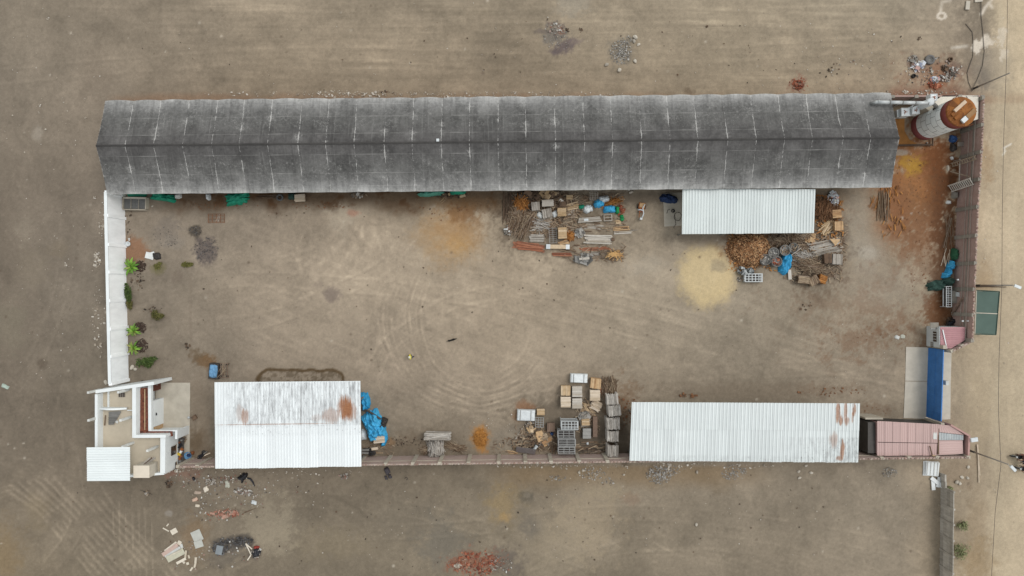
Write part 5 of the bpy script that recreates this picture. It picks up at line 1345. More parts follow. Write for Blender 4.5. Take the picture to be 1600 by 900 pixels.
def tyre(px, py, r, label, z=.0, rim=False, mk='rubber'):
    t = thing('tyre', label, 'tyre', at(px, py, .2), 0)
    MB().lathe([(r * .52, .03), (r * .72, 0), (r * .94, .03), (r, .10), (r, .18), (r * .94, .26), (r * .72, .29), (r * .52, .25), (r * .5, .14), (r * .52, .03)], 28).build('casing', M[mk], t, True)
    if rim: MB().lathe([(r * .52, .06), (r * .5, .2), (r * .36, .17), (r * .3, .10), (.0, .12)], 20).build('rim', M['steel'], t, True)
    return t
def scatter(name, label, cat, mk, clusters, flat=.3, kind='stuff'):
    """loose bits nobody could count: cx, cy, rx, ry, count, smallest, largest (photo pixels, metres)"""
    m = MB()
    for cx, cy, rx, ry, n, s0, s1 in clusters:
        for k in range(n):
            a, q = R.uniform(0, 6.283), R.random() ** .62
            p = at(cx + math.cos(a) * q * rx, cy + math.sin(a) * q * ry)
            s = s0 + (s1 - s0) * R.random() ** 2.2
            d = (s, s * R.uniform(.35, .9), s * R.uniform(.1, flat) + .01)
            m.box((p.x, p.y, d[2] / 2 + .03), d, rot=Euler((R.gauss(0, .2), R.gauss(0, .2), R.uniform(0, 6.28))).to_matrix())
    o = m.build(name, M[mk]); tag(o, label, cat, None, kind); return o

# ------------------------------------------------------------------ lumber area south of the long shed
U = PX
poles(793, 325, 3.9, 1.1, 26, 'dark upright poles laid side by side at the west edge of the lumber yard', 'wood_dark', 90, .35, skew=2)
brush(815, 316, 2.0, 1.5, .8, 260, 'orange heap of split sticks beside the dark poles', 'twig_orange', 75, 30)
brush(808, 336, 1.8, 1.9, .6, 260, 'dark grey tangle of sticks below the orange sticks', 'twig', 70, 35)
junk(794, 360, 1.15, 1.1, .5, 26, 'round tub of white and pink rubble at the foot of the poles', 'litter_mix', name='rubble_tub', cat='tub', parts=3, pmk='white_dirty')
poles(812, 350, 3.4, 2.4, 70, 'slanting tangle of long grey rods beside the rubble tub', 'twig', 62, .5, name='rod_pile', cat='rods', skew=9, d=(.035, .065))
poles(845, 352, 2.4, 1.2, 22, 'loose crossing grey rods above the steel frame', 'twig_grey', -15, .3, name='rod_pile', cat='rods', skew=24)
crate(837, 322, .95, .95, .8, 'grey block of stacked boards left of the pale plank pile', 'wood_grey', 4, 7, True)
crate(856, 317, 1.35, .75, .9, 'pale plank pile with a white end just under the long shed eave', 'wood_white', 3, 5)
crate(855, 333, 1.1, 1.0, .7, 'leaning grey bundle of laths in the middle of the lumber yard', 'wood_grey', 14, 8, True, messy=1)
crate(878, 331, 1.0, .95, .9, 'cream coloured stack of boards right of the grey lath bundle', 'wood_tan', 2, 6, messy=.6)
heap(867, 334, .75, .75, .4, 'small white sack against the cream boards', 'white_plastic', 20, 'sack', 'sack', 12, seed=2)
heap(844, 336, .7, .85, .4, 'crumpled white sheet beside the grey lath bundle', 'white_dirty', 60, 'sheet', 'sheet', 12, seed=3)
planks(895, 322, 1.4, .8, 'mixed brown planks next to the blue tarp heap', 'wood_tan', 14, 4, skew=8)
planks(893, 332, 1.3, .5, 'thin pale planks under the brown planks', 'wood_white', 16, 2, skew=8)
crate(890, 308, .75, .5, .6, 'small tan box close under the long shed eave', 'wood_tan', 0, 4)
bx_ = bx('board', None, 'wood_white', at(877, 314, .7) + Vector((0, 0, .7)), (.5, .38, .04), (.2, .1, -.6)); tag(bx_, 'small pale board lying tilted on the dark heap', 'board')
junk(873, 316, 2.6, 1.6, .65, 120, 'dark heap of offcuts and scraps under the shed eave', 'twig', size=(.15, .6), flat=.2, parts=10, pmk='wood_dark')
junk(826, 305, 2.6, .9, .8, 70, 'dark clutter at the shed opening above the orange sticks', 'litter_dark', size=(.2, .6), parts=6, pmk='wood_dark')
junk(860, 303, 2.2, .9, .9, 60, 'brown clutter at the shed opening above the pale planks', 'twig', size=(.2, .6), parts=6, pmk='wood_tan')
poles(845, 303, 1.1, .5, 5, 'orange upright boards at the shed opening', 'wood_orange', 88, .4, d=(.08, .12))
planks(850, 345, 1.8, .9, 'weathered grey plank scraps below the lath bundle', 'wood_grey', -8, 2, skew=14)
planks(839, 372, 1.75, .85, 'short grey plank stack left of the steel frame', 'wood_grey', 0, 4)
rack(864, 368, .85, 1.7, .5, 'narrow grey steel frame like a ladder among the lumber', 2, 7, 1, 'steel', 3, name='grid_frame', cat='steel frame', bar=.05)
crate(879, 364, 1.0, 1.3, 1.0, 'tan plywood stack with clean top right of the steel frame', 'wood_tan', 2, 5)
brush(890, 368, .9, 1.3, .3, 140, 'fan of orange shavings beside the tan plywood stack', 'twig_orange', 60, 40, name='shavings', cat='shavings', ln=(.3, .8))
planks(881, 379, 1.3, .5, 'orange offcuts below the tan plywood stack', 'wood_orange', 12, 2, skew=12)
t = thing('wrapped_beam', 'brown beam with white wrapped ends in front of the plywood stack', 'beam', at(872, 385.5, .35), rad(-1))
bx('beam', t, 'wood_tan', (0, 0, .2), (2.7, .46, .34)); bx('end_wrap', t, 'white_plastic', (-1.15, 0, .2), (.48, .54, .4)); bx('end_wrap', t, 'white_plastic', (1.12, 0, .2), (.44, .54, .4))
for k in (-.6, .6): bx('bearer', t, 'wood_dark', (k, 0, .03), (.1, .6, .06))
planks(826, 385, 3.6, .85, 'long reddish planks fanned out at the south-west of the lumber yard', 'wood_red', -7, 3, skew=4, jit=.12)
planks(878, 397.5, 2.3, .42, 'narrow dark orange board stack resting on two cross bearers', 'wood_red', -1, 4, skew=1.2)
# eastern half
heap(937, 317, 1.3, 1.0, .9, 'bright blue tarp crumpled over a pile, west lobe', 'blue_tarp', 10, seed=4, n=26, fold=.3)
heap(953, 326, 1.5, .85, .7, 'bright blue tarp spread flat, east lobe', 'blue_tarp', 5, seed=5, n=26, fold=.25)
heap(944, 311, 1.45, .85, .9, 'white sheet draped above the blue tarp', 'white_plastic', 15, 'sheet', 'sheet', 22, seed=6, fold=.3)
t = heap(919, 326, 1.15, .95, .5, 'white bulging plastic bag left of the blue tarp', 'white_plastic', 12, 'plastic_bag', 'bag', 20, seed=7, fold=.35)
heap(909, 323, .8, .5, .35, 'teal cloth wedged behind the white bag', 'teal', 10, 'cloth', 'cloth', 14, seed=8, fold=.3)
heap(965, 328, .5, 1.0, .5, 'green sack at the east end of the blue tarp', 'green', 0, 'sack', 'sack', 14, seed=9, fold=.3)
heap(972, 340, .5, .85, .45, 'second green sack just below the first', 'green', 10, 'sack', 'sack', 14, seed=10, fold=.3)
junk(970, 328, .9, 1.3, .35, 40, 'red and brown scraps around the green sacks', 'brickbits', size=(.1, .4), flat=.2)
brush(957, 316, 2.0, .8, .4, 90, 'orange sticks lying behind the blue tarp', 'twig_orange', 20, 24, ln=(.5, 1.4))
rack(928, 306, .9, .95, .6, 'rusty grille propped under the shed eave behind the white sheet', 3, 4, 1, 'wood_grey', 0, name='grid_frame', cat='steel frame', bar=.05)
t = thing('timber_beam', 'long grey beam with a white label on top', 'beam', at(922, 343, .4), rad(4))
for k in range(4): bx('plank', t, 'wood_grey', (R.uniform(-.05, .05), (k - 1.5) * .14, .2), (2.75 - .1 * k, .13, .36))
bx('label_sheet', t, 'white_plastic', (-.45, 0, .39), (.5, .26, .01))
rack(950, 340, .9, .7, .4, 'short grey frame end beside the labelled beam', 1, 2, 1, 'wood_grey', 3, name='grid_frame', cat='steel frame', bar=.08)
planks(929, 354, 2.3, .55, 'thin grey planks scattered under the labelled beam', 'wood_grey', 0, 1, skew=8)
junk(906, 364, 1.2, .9, .35, 60, 'small heap of metal scrap at the west end of the pale planks', 'gravel', size=(.15, .6), flat=.12, parts=4, pmk='steel')
planks(936, 374, 3.2, 1.0, 'wide stack of pale grey planks in the middle row', 'wood_white', -2, 5, skew=2.5, jit=.12)
bx_ = thing('cut_log', 'dark log end poking from the pale grey plank stack', 'log', at(957, 374.5, .2), .1); MB().tube([(-.15, 0, .2), (.22, 0, .2)], .17, 12).build('log', M['wood_dark'], bx_)
planks(932, 388, 3.6, .42, 'thin red brown planks below the pale grey stack', 'wood_red', 2, 2, skew=2, jit=.15)
junk(912, 404, 2.1, .9, .4, 70, 'grey scrap metal heap at the south edge of the lumber', 'gravel', 8, size=(.2, .7), flat=.1, parts=8, pmk='steel')
bx_ = bx('board', None, 'wood_white', at(913, 404, .5) + Vector((0, 0, .5)), (1.2, .26, .05), (0, 0, .07)); tag(bx_, 'white board lying on the grey scrap metal heap', 'board')
planks(926, 397, 1.7, .5, 'grey laths between the red planks and the stick crate', 'wood_grey', 8, 2, skew=7)
t = rack(957, 397, 2.5, 1.0, .5, 'wire crate full of bright yellow sticks', 4, 6, 1, 'wood_dark', 0, name='wire_crate', cat='crate', bar=.05)
for k in range(34):
    a = rad(R.gauss(10, 38)); l = R.uniform(.5, 1.6); v = Vector((math.cos(a), math.sin(a), R.uniform(-.1, .1))) * l / 2; c = Vector((R.uniform(-.3, .9), R.uniform(-.3, .3), .5 + R.uniform(0, .15))); rod('stick', t, 'wood_orange2', c - v, c + v, R.uniform(.04, .07))
planks(971, 357, 1.9, .5, 'fresh orange planks at the east end of the lumber rows', 'wood_orange', 2, 3, skew=1.5)
planks(973.5, 363.5, 2.2, .34, 'pale grey planks tight against the orange planks', 'wood_white', 3, 2, skew=1.5)
poles(990, 360, 1.2, .08, 2, 'single thin stick pointing east from the planks', 'wood_grey', 2, .05, d=(.03, .05))
planks(966, 347, .65, .42, 'small tan block of boards below the green sacks', 'wood_tan', 2, 3, skew=3)
# curved white pipe on an orange handcart
t = thing('handcart', 'orange handcart carrying a curved white pipe, standing alone', 'cart', at(1002, 330, .5), rad(-8))
bx('tray', t, 'rust', (0, .65, .42), (.75, .7, .08)); bx('tray_board', t, 'wood_orange', (.02, .7, .48), (.6, .5, .05)); bx('frame_bar', t, 'rust', (-.15, -.1, .36), (.07, 1.3, .07)); bx('frame_bar', t, 'rust', (.17, -.1, .36), (.07, 1.3, .07)); bx('axle_box', t, 'wood_red', (0, .1, .3), (.5, .4, .2))
MB().tube([(-.45, .1, .6), (-.05, .15, .65), (.2, .05, .66), (.28, -.25, .65), (.22, -.6, .6), (.1, -.8, .5)], .07, 8).build('curved_pipe', M['white_plastic'], t, True)
MB().tube([(.2, .05, .66), (.1, .4, .6), (.3, .85, .55)], .06, 8).build('curved_pipe', M['white_plastic'], t, True)
for s in (-.42, .42):
    w_ = MB().lathe([(.1, -.05), (.2, -.06), (.22, 0), (.2, .06), (.1, .05)], 14).build('wheel', M['rubber'], t, True); w_.rotation_euler = (0, math.pi / 2, 0); w_.location = (s, .55, .22)
bx('foot', t, 'white_plastic', (.12, -.85, .28), (.25, .22, .5))

# pad beside the annex
heap(1046, 310, 2.0, 1.1, .7, 'dark blue net heap on the small concrete pad', 'blue_dark', -10, 'net_heap', 'net', 26, seed=11, fold=.45)
t = thing('bucket', 'black bucket standing on the small concrete pad', 'bucket', at(1051.5, 329.5, .3)); MB().lathe([(0, .02), (.16, 0), (.21, .38), (.23, .4), (.19, .38), (.15, .06), (0, .05)], 18).build('pail', M['black_plastic'], t, True)
m = MB().tube([(math.cos(a) * .42 + .03 * math.sin(3 * a), math.sin(a) * .5, .12 + .02 * math.sin(2 * a)) for a in [k * 6.283 / 30 for k in range(44)]] + [(-.2, -.9, .1), (-.5, -1.3, .1)], .025, 6); o = m.build('hose', M['cable'], None); o.location = at(1058.5, 338.5); tag(o, 'coiled dark hose beside the black bucket', 'hose')
m = MB().tube([(-.5, -.2, .11), (-.35, .2, .11), (-.1, .3, .12)], .03, 6); o = m.build('hose', M['rubber'], None); o.location = at(1048, 331); tag(o, 'short bent hose left of the black bucket', 'hose')

# ------------------------------------------------------------------ east heap around the annex
def mound(px, py, L, W, h, label, mk, nchips, name, cat, size=(.08, .3), rz=0, seed=1, base_mk=None):
    t = thing(name, label, cat, at(px, py, h * .4), rad(rz))
    heap(0, 0, L * .94, W * .94, h * .78, '', base_mk or mk, 0, 'mound_core', '', 22, .12, seed, .8, None, None, .25, t)
    m = MB()
    for k in range(nchips):
        a, q = R.uniform(0, 6.283), math.sqrt(R.random()) * (1.0 + .22 * R.random())
        x, y = math.cos(a) * q * L * .47, math.sin(a) * q * W * .47; s = R.uniform(*size)
        z = h * max(0, 1 - q ** 1.9) ** .6 + R.uniform(.0, .14)
        m.box((x, y, z + .03), (s, s * R.uniform(.2, .6), s * .16), rot=Euler((R.gauss(0, .5), R.gauss(0, .5), R.uniform(0, 6.28))).to_matrix())
    m.build('chips', M[mk], t, kind='stuff'); return t
mound(1172, 388, 5.0, 4.3, 1.2, 'big heap of brown and orange wood chips below the annex roof', 'chips', 3200, 'wood_chip_pile', 'wood chips', base_mk='chipbase')
brush(1168, 386, 3.4, 2.6, 1.25, 160, 'loose bark strips lying over the wood chip heap', 'twig_orange', 0, 60, name='bark_strips', cat='bark', ln=(.2, .6))
t = thing('pipe_stack', 'pile of short grey white pipes with open ends', 'pipes', at(1168, 423.5, .5))
for k in range(15):
    x, y, z = R.uniform(-1.05, 1.1), R.uniform(-.35, .4), .16 + R.uniform(0, .4); a = R.uniform(0, 6.28); e = R.uniform(.5, 1.3); v = Vector((math.cos(a) * math.cos(e), math.sin(a) * math.cos(e), math.sin(e))) * .3
    q = MB(); c0 = Vector((x, y, z + .12)); q.tube([c0 - v, c0 + v], .15, 12, False); q.tube([c0 + v * .98, c0 - v], .11, 12, False); q.build('pipe', M['steel_pale'], t, True)
rack(1178, 434, 1.95, .9, .8, 'grey slatted steel crate below the pipe pile', 5, 3, 2, 'steel_pale', 0, name='steel_crate', cat='crate', bar=.09)
junk(1156, 436, .6, .6, .3, 14, 'small pale scraps left of the slatted crate', 'litter_mix', size=(.1, .35))
drum(1196.5, 405.5, .62, .95, 'rusty open drum of ash nearest the wood chip heap')
drum(1214, 408.5, .60, .95, 'open drum of orange scrap left of the blue tarp', fill='brickbits')
drum(1209, 395, .60, .9, 'grey drum behind the two front drums')
drum(1227, 391, .60, .9, 'grey drum partly under sticks behind the blue tarp', fill='twig')
drum(1240, 387, .55, .9, 'last open drum at the east end of the drum row', fill='twig')
heap(1229, 412, 1.25, 2.7, .95, 'sky blue tarp hanging over the drums', 'blue_tarp', -14, seed=13, n=28, fold=.3)
bx_ = bx('plank', None, 'wood_white', at(1234, 429, .3) + Vector((0, 0, .3)), (.38, 1.15, .05), (0.1, 0, .12)); tag(bx_, 'short pale plank at the tail of the sky blue tarp', 'plank')
poles(1243, 393, 1.6, .3, 4, 'long pale sticks leaning over the last drum', 'wood_white', 38, .5, d=(.04, .06))
brush(1232, 372, 5.6, 1.3, .8, 420, 'dark brushwood along the south edge of the annex roof', 'twig', 10, 60)
brush(1284, 326, 1.6, 4.4, 1.0, 620, 'brown twiggy brushwood along the east edge of the annex roof', 'twig_brown', 78, 22, ln=(.6, 1.7))
junk(1302, 311, 1.3, 1.9, .5, 110, 'pile of white paper and plastic rubbish north-east of the annex', 'trash', name='rubbish_heap', cat='rubbish', size=(.12, .4), parts=10, pmk='white_plastic')
crate(1308, 334, 1.05, .95, .8, 'orange crate stack below the rubbish heap', 'wood_orange', 4, 5, messy=.8)
crate(1311, 353, 1.0, 1.05, .8, 'orange stack of upright boards at the east edge', 'wood_orange', 2, 5, True, messy=.4)
planks(1294, 354, 1.7, 1.0, 'jumble of split wood left of the upright boards', 'wood_tan', 48, 5, skew=16, jit=.2)
planks(1267, 371, 1.1, 1.2, 'orange slats standing at the annex corner', 'wood_orange', 86, 4, skew=5)
planks(1290, 387, 3.2, 1.5, 'long loose grey and brown planks below the annex corner', 'wood_grey', 12, 4, skew=9, jit=.25)
planks(1296, 377, 2.9, .5, 'single layer of brown planks atop the loose planks', 'wood_tan', 13, 2, skew=6, h=.6)
o = MB().prism([(-.6, .35), (.65, .3), (.1, -.45)], .0, .05).build('plywood_offcut', M['wood_orange']); o.location = at(1304, 378, .45) + Vector((0, 0, .45)); tag(o, 'triangular brown plywood offcut on the loose planks', 'plywood')
crate(1294, 404, .85, 1.1, .9, 'dark grey pallet block left of its twin', 'wood_dark', 3, 6, True)
crate(1309, 405, 1.15, 1.2, .9, 'grey pallet block with clean slats, right of its twin', 'wood_grey', -3, 7, True)
heap(1286.5, 403, .4, .75, .3, 'little white cloth left of the dark grey pallet block', 'white_plastic', 10, 'cloth', 'cloth', 10, seed=15)
brush(1264, 414, 3.4, 1.6, .7, 420, 'wide grey stick pile south of the annex', 'twig', -18, 22, ln=(.8, 1.8), extra=8)
brush(1254, 402, 1.9, 1.2, .5, 160, 'small grey stick pile between drums and pallet blocks', 'twig_grey', 20, 40)
stick_cube(1256, 437, 1.3, .9, .8, 'tied bundle of sticks with a tan end, left of three', -6, 'twig', 'x')
stick_cube(1272, 438, 1.15, 1.0, .8, 'dark tied bundle of sticks, middle of three', 30, 'twig', 'y')
stick_cube(1286, 436, .9, .95, .7, 'tied bundle of sticks with a rusty end, right of three', -20, 'twig_orange', 'x')
poles(1381, 322, 3.7, 1.5, 30, 'long brown bamboo poles lying out from the shed east end', 'twig', 88, .25, skew=3, d=(.04, .07))
poles(1366, 318, 1.8, .7, 12, 'few orange sticks left of the bamboo poles', 'twig_orange', 70, .1, skew=25, d=(.03, .05))

# ------------------------------------------------------------------ crate yard in the south
wrapped(905, 591.5, 1.95, 1.0, .9, 'white plastic wrapped pallet north of the wooden crates', -2, seed=1)
crate(884, 610.5, 1.1, 1.12, 1.0, 'tan wooden crate stack, north-west of the block of four', 'wood_tan', 0, 6, True)
crate(902, 612, 1.15, 1.2, 1.0, 'whitish wooden crate stack, north-east of the block of four', 'wood_white', 1, 7)
crate(884, 628.5, 1.15, 1.2, 1.0, 'cream wooden crate stack, south-west of the block of four', 'wood_cream', 0, 7)
crate(902, 630.5, 1.15, 1.15, 1.0, 'whitest wooden crate stack, south-east of the block of four', 'wood_white', 0, 8)
crate(931, 599.5, 1.2, 1.15, 1.1, 'orange tan crate stack in the second column', 'wood_orange', -6, 6, True)
crate(930, 618, 1.15, 1.2, 1.1, 'pale cream crate stack below the orange tan one', 'wood_cream', 0, 8)
planks(932, 634, 1.2, 1.1, 'collapsing pile of cream slats below the pale crate stack', 'wood_cream', -30, 7, skew=9)
planks(919, 642, 1.9, 1.1, 'scattered slanting slats beside the collapsing pile', 'wood_tan', -48, 2, skew=14, jit=.2)
junk(914, 652, 1.2, 1.2, .6, 60, 'dark grey odds and ends below the scattered slats', 'gravel', size=(.2, .7), flat=.15, parts=6, pmk='wood_grey')
crate(915, 660, .9, .7, .8, 'battered brown crate among the odds and ends', 'wood_tan', 5, 4, messy=1)
crate(917, 677.5, .95, 1.2, .6, 'plain grey block above the white bag', 'concrete_grey2', 0, 3, sidemk='concrete_grey2')
bx_ = thing('long_board', 'long narrow brown board stack standing south of the slats', 'boards', at(930, 667, .6))
for k in range(4): bx('plank', bx_, 'wood_dark2', (0, 0, .08 + .15 * k), (.55 - .01 * k, 2.4, .13))
heap(918, 693, .35, .4, .3, 'little white bag south of the grey block', 'white_plastic', 0, 'plastic_bag', 'bag', 10, seed=17)
rack(890.5, 665, 1.85, .92, 2.6, 'tallest pale steel cage, northernmost of four', 5, 3, 3, 'steel_pale')
rack(885, 679, 1.9, .85, 1.9, 'second steel cage with dark gaps, below the tallest one', 3, 3, 3, 'steel_mid')
rack(886, 692, 1.95, .8, 1.8, 'third steel cage with long slots, tight below the second', 2, 4, 3, 'steel_mid')
rack(885.5, 704, 1.9, .75, 1.8, 'southernmost steel cage against the brick wall', 3, 3, 3, 'steel_mid')
for (x, y, w_, d_, h_, lb, rz) in ((957, 624, 1.35, 1.25, 1.6, 'ragged brownish block of sticks, first of five in the column', 4), (960.5, 642, 1.45, 1.2, 1.9, 'pale block of sticks with smooth top, second of five', 5), (958, 662, 1.5, 1.35, 1.7, 'broad grey block of sticks, third of five', 3), (958, 682, 1.3, 1.2, 1.9, 'light grey block of sticks, fourth of five', 0), (958, 705, 1.25, 1.3, 1.9, 'lowest grey block of sticks, beside the brick wall', 0)):
    stick_cube(x, y, w_, d_, h_, lb, rz)
brush(951, 605, 1.8, 1.9, .6, 220, 'spray of loose tan sticks at the north end of the stick blocks', 'twig', 88, 16, ln=(.7, 1.6), extra=6)
poles(938, 610, 1.6, .3, 6, 'few reddish sticks between crate stack and loose sticks', 'wood_red', 75, .2, skew=12)
rack(925, 706, 3.0, .75, .14, 'flat rusty rebar mat on the ground by the wall', 6, 4, 1, 'steel_dark', 2, name='rebar_mat', cat='rebar', bar=.035)
poles(925, 701, 3.4, .7, 8, 'thin dark rods lying across the rebar mat', 'wood_dark', 4, .1, skew=9, d=(.025, .04))
wrapped(822, 649.5, 2.05, 1.25, .8, 'silver white wrapped pallet at the west end of the crate yard', -2, seed=2)
crate(845, 644, .9, .7, .7, 'small tan topped pallet right of the silver wrapped one', 'wood_tan', 0, 4)
rack(843, 660, .9, 1.1, .7, 'dark square grid crate below the tan pallet', 3, 4, 1, 'steel_mid', -2, name='steel_crate', cat='crate', bar=.06)
crate(861, 668, .9, 1.0, .6, 'brown slatted crate left of the steel cages', 'wood_dark2', 0, 5, True)
junk(850, 684, 1.9, 1.4, .5, 60, 'low platform heaped with grey and orange timber', 'twig', size=(.2, .8), flat=.2, parts=8, pmk='wood_orange')
planks(850, 686, 1.7, 1.1, 'grey boards of the timber platform', 'wood_grey', 90, 2, skew=6)
heap(862, 678, .5, .5, .3, 'dark blue cloth at the corner of the timber platform', 'blue_dark', 0, 'cloth', 'cloth', 10, seed=19)
junk(829, 668, 1.1, 1.5, .5, 50, 'narrow junk heap of tan scraps below the silver pallet', 'litter_mix2', size=(.12, .5), parts=5, pmk='wood_tan')
junk(825, 690, 3.0, 1.6, .12, 90, 'thin spread of dark scraps in the wall corner', 'litter_dark', size=(.08, .35), flat=.3)
for (x, y, lb, rz) in ((814, 703, 'dull grey metal sheet against the brick wall, left of two', -8), (829, 705, 'dull grey metal sheet against the brick wall, right of two', -10)):
    o = bx('metal_sheet', None, 'steel_dull', at(x, y, .5) + Vector((0, 0, .5)), (1.15, .75, .06), (.5, 0, rad(rz))); tag(o, lb, 'metal sheet')
poles(801, 706, 1.3, .4, 5, 'yellowish poles poking out left of the metal sheets', 'wood_orange', -6, .2, d=(.05, .08), skew=4)
o = bx('plank', None, 'wood_white', at(811, 678, .1) + Vector((0, 0, .08)), (1.5, .13, .05), (0, 0, 1.03)); tag(o, 'single pale plank lying diagonally west of the junk', 'plank')
t = thing('pump', 'small white machine beside the brick wall', 'machine', at(836, 701, .5), .9)
bx('housing', t, 'white_plastic', (0, 0, .3), (.75, .3, .3)); MB().tube([(-.3, 0, .5), (.3, 0, .52)], .13, 10).build('motor', M['steel_pale'], t, True); bx('base_plate', t, 'steel_dark', (0, 0, .08), (.9, .45, .1))

# brush bundles by the wall
stick_cube(683, 683, 3.0, .75, 1.5, 'long white grey stick bundle lying on top of a brush bale', -1, 'twig_grey', 'x')
t = brush(680, 699, 2.1, 1.8, 1.2, 480, 'round brush bale with sticks fanning downwards by the south wall', 'twig_grey', 90, 12, ln=(.9, 1.7), name='brush_bale')
brush(711, 699, 2.2, .8, .4, 70, 'thin straggling twigs right of the brush bale', 'twig', -8, 22, ln=(.6, 1.6))
brush(665, 703, .9, .7, .4, 40, 'short twigs left of the brush bale', 'twig', 5, 25)
mound(750.5, 684, 1.7, 2.1, .3, 'bright orange sawdust mound near the south wall', 'sawdust', 420, 'sawdust_pile', 'sawdust', (.04, .14), seed=5)

# right of the lower left shed
heap(570, 628, 1.0, 2.1, .9, 'small blue tarp bundle at the east side of the stained shed', 'blue_tarp', 5, seed=21, n=24, fold=.3)
heap(583, 666, 2.3, 3.6, 1.1, 'large blue tarp with dark folds east of the stained shed', 'blue_tarp', 22, seed=22, n=40, fold=.42)
m = MB().tube([P(565, 640, .6), P(575, 642, .8), P(586, 649, 1.0), P(595, 655, 1.0)], .12, 8); o = m.build('rope', M['steel_dark']); tag(o, 'dark rolled net along the top of the large blue tarp', 'net')
heap(598, 661, .85, 1.2, .9, 'dark net ball at the edge of the large blue tarp', 'steel_dark', -20, 'net_heap', 'net', 18, seed=23, fold=.4)
heap(566.5, 681, .7, 1.3, .9, 'white sack half under the stained shed roof', 'white_plastic', 5, 'sack', 'sack', 14, seed=24)
crate(592, 687, 1.3, .8, .8, 'pale box partly under the large blue tarp', 'wood_cream', 6, 4)
heap(600, 690, .55, 1.3, .7, 'blue tarp flap beside the pale box', 'blue_tarp', -20, seed=25, n=16, fold=.3)
t = thing('engine_block', 'dark greasy engine parts by the brick wall', 'engine', at(579, 706, .4))
for k, (x, y) in enumerate(((-.1, .05), (.35, -.15), (.05, -.2))): MB().lathe([(.1, 0), (.26, .02), (.27, .2), (.18, .26), (.1, .24)], 16, c=(x, y, .15 + .1 * k)).build('pulley', M['rubber'], t, True)
bx('block', t, 'steel_dark', (-.5, .1, .25), (.7, .6, .5), (0, 0, .2)); bx('cover', t, 'steel', (-.6, .25, .53), (.9, .25, .08), (0, 0, .05)); bx('cover', t, 'steel', (-.6, -.1, .56), (.8, .2, .08), (0, 0, -.04)); bx('pale_part', t, 'wood_cream', (.5, .4, .4), (.75, .3, .25), (0, 0, .15))
bx('pole', t, 'wood_tan', (.9, -.2, .1), (1.0, .06, .06))

# blue bin and trolley north of the stained shed
t = thing('covered_bin', 'dull blue sheet tied over a bin near the stained shed', 'bin', at(333.5, 580, .8), rad(-4))
bx('bin', t, 'steel_dark', (0, 0, .4), (1.1, 1.8, .8)); heap(0, 0, 1.05, 1.72, .3, '', 'blue_dull', 0, 'cover', '', 16, .6, 31, 2.2, None, None, .08, t, .64)
t = rack(348, 579, 1.1, 1.6, .5, 'rusty trolley stacked with sticks beside the blue bin', 2, 5, 1, 'wood_dark2', 0, name='trolley', cat='trolley', bar=.06)
for k in range(12):
    a = rad(R.choice((50, 60, 88, 92)) + R.gauss(0, 6)); v = Vector((math.cos(a), math.sin(a), 0)) * R.uniform(.4, .8); c = Vector((R.uniform(-.3, .3), R.uniform(-.4, .4), .56 + .02 * k)); rod('stick', t, 'twig', c - v, c + v, .05)
for (x, y) in ((-.4, -.7), (-.4, .7), (.4, -.7), (.4, .7)): MB().lathe([(.03, -.04), (.13, -.04), (.13, .04), (.03, .04)], 12, c=(x, y, .14)).build('wheel', M['rubber'], t, True)
# ------------------------------------------------------------------ under the eave of the long shed
heap(212, 304, 2.4, .7, .5, 'green tarp edge at the far west end of the shed opening', 'teal', 0, seed=41, n=18, fold=.25)
heap(252, 307, 3.0, 1.0, .8, 'green tarp poking out right of the concrete trough', 'teal', -10, seed=42, n=22, fold=.3)
heap(371, 309, 3.0, 1.5, .8, 'triangular green tarp hanging out of the shed', 'teal', 8, seed=43, n=22, fold=.25, edge=.5)
heap(672, 301, 3.0, .8, .9, 'pale green tarp edge in the middle of the shed opening', 'teal_pale', 3, seed=44, n=20, fold=.3)
heap(715, 300, 2.0, .6, .7, 'faint green tarp scrap right of the pale one', 'teal', 3, seed=45, n=16, fold=.3)
heap(324, 307, .45, .75, .7, 'small white sack hanging below the shed eave', 'white_plastic', 8, 'sack', 'sack', 12, seed=46)
heap(277, 306, .8, .6, .5, 'dirty white sack by the green tarp', 'white_dirty', 8, 'sack', 'sack', 12, seed=47)
tyre(437, 308.5, .42, 'small worn tyre lying at the shed opening', mk='tyre_grey')
crate(468, 309, 1.2, .8, .6, 'rough wooden box at the shed opening right of the tyre', 'wood_cream', 3, 4, messy=1.2)
heap(455, 306, .9, .8, .6, 'dark green net between tyre and wooden box', 'green_dark', 0, 'net_heap', 'net', 14, seed=48)
poles(420, 307, 3.0, .5, 8, 'dark poles lying in the shed opening left of the tyre', 'wood_dark', 1, .2, skew=2)
junk(560, 304, 2.0, .6, .4, 30, 'grey rags in the shed opening, centre', 'litter_mix2', size=(.15, .6))
junk(700, 304, 4.5, .7, .3, 60, 'dark scraps along the shed opening near the pale green tarp', 'litter_dark', size=(.1, .5), parts=4, pmk='wood_tan')
poles(695, 311, 1.4, .5, 3, 'two pale sticks lying in front of the shed opening', 'wood_tan', 40, .1, skew=8, d=(.03, .05))
junk(985, 298, 1.0, .5, .5, 16, 'little yellow white rags under the eave east of the lumber', 'litter', size=(.1, .3))
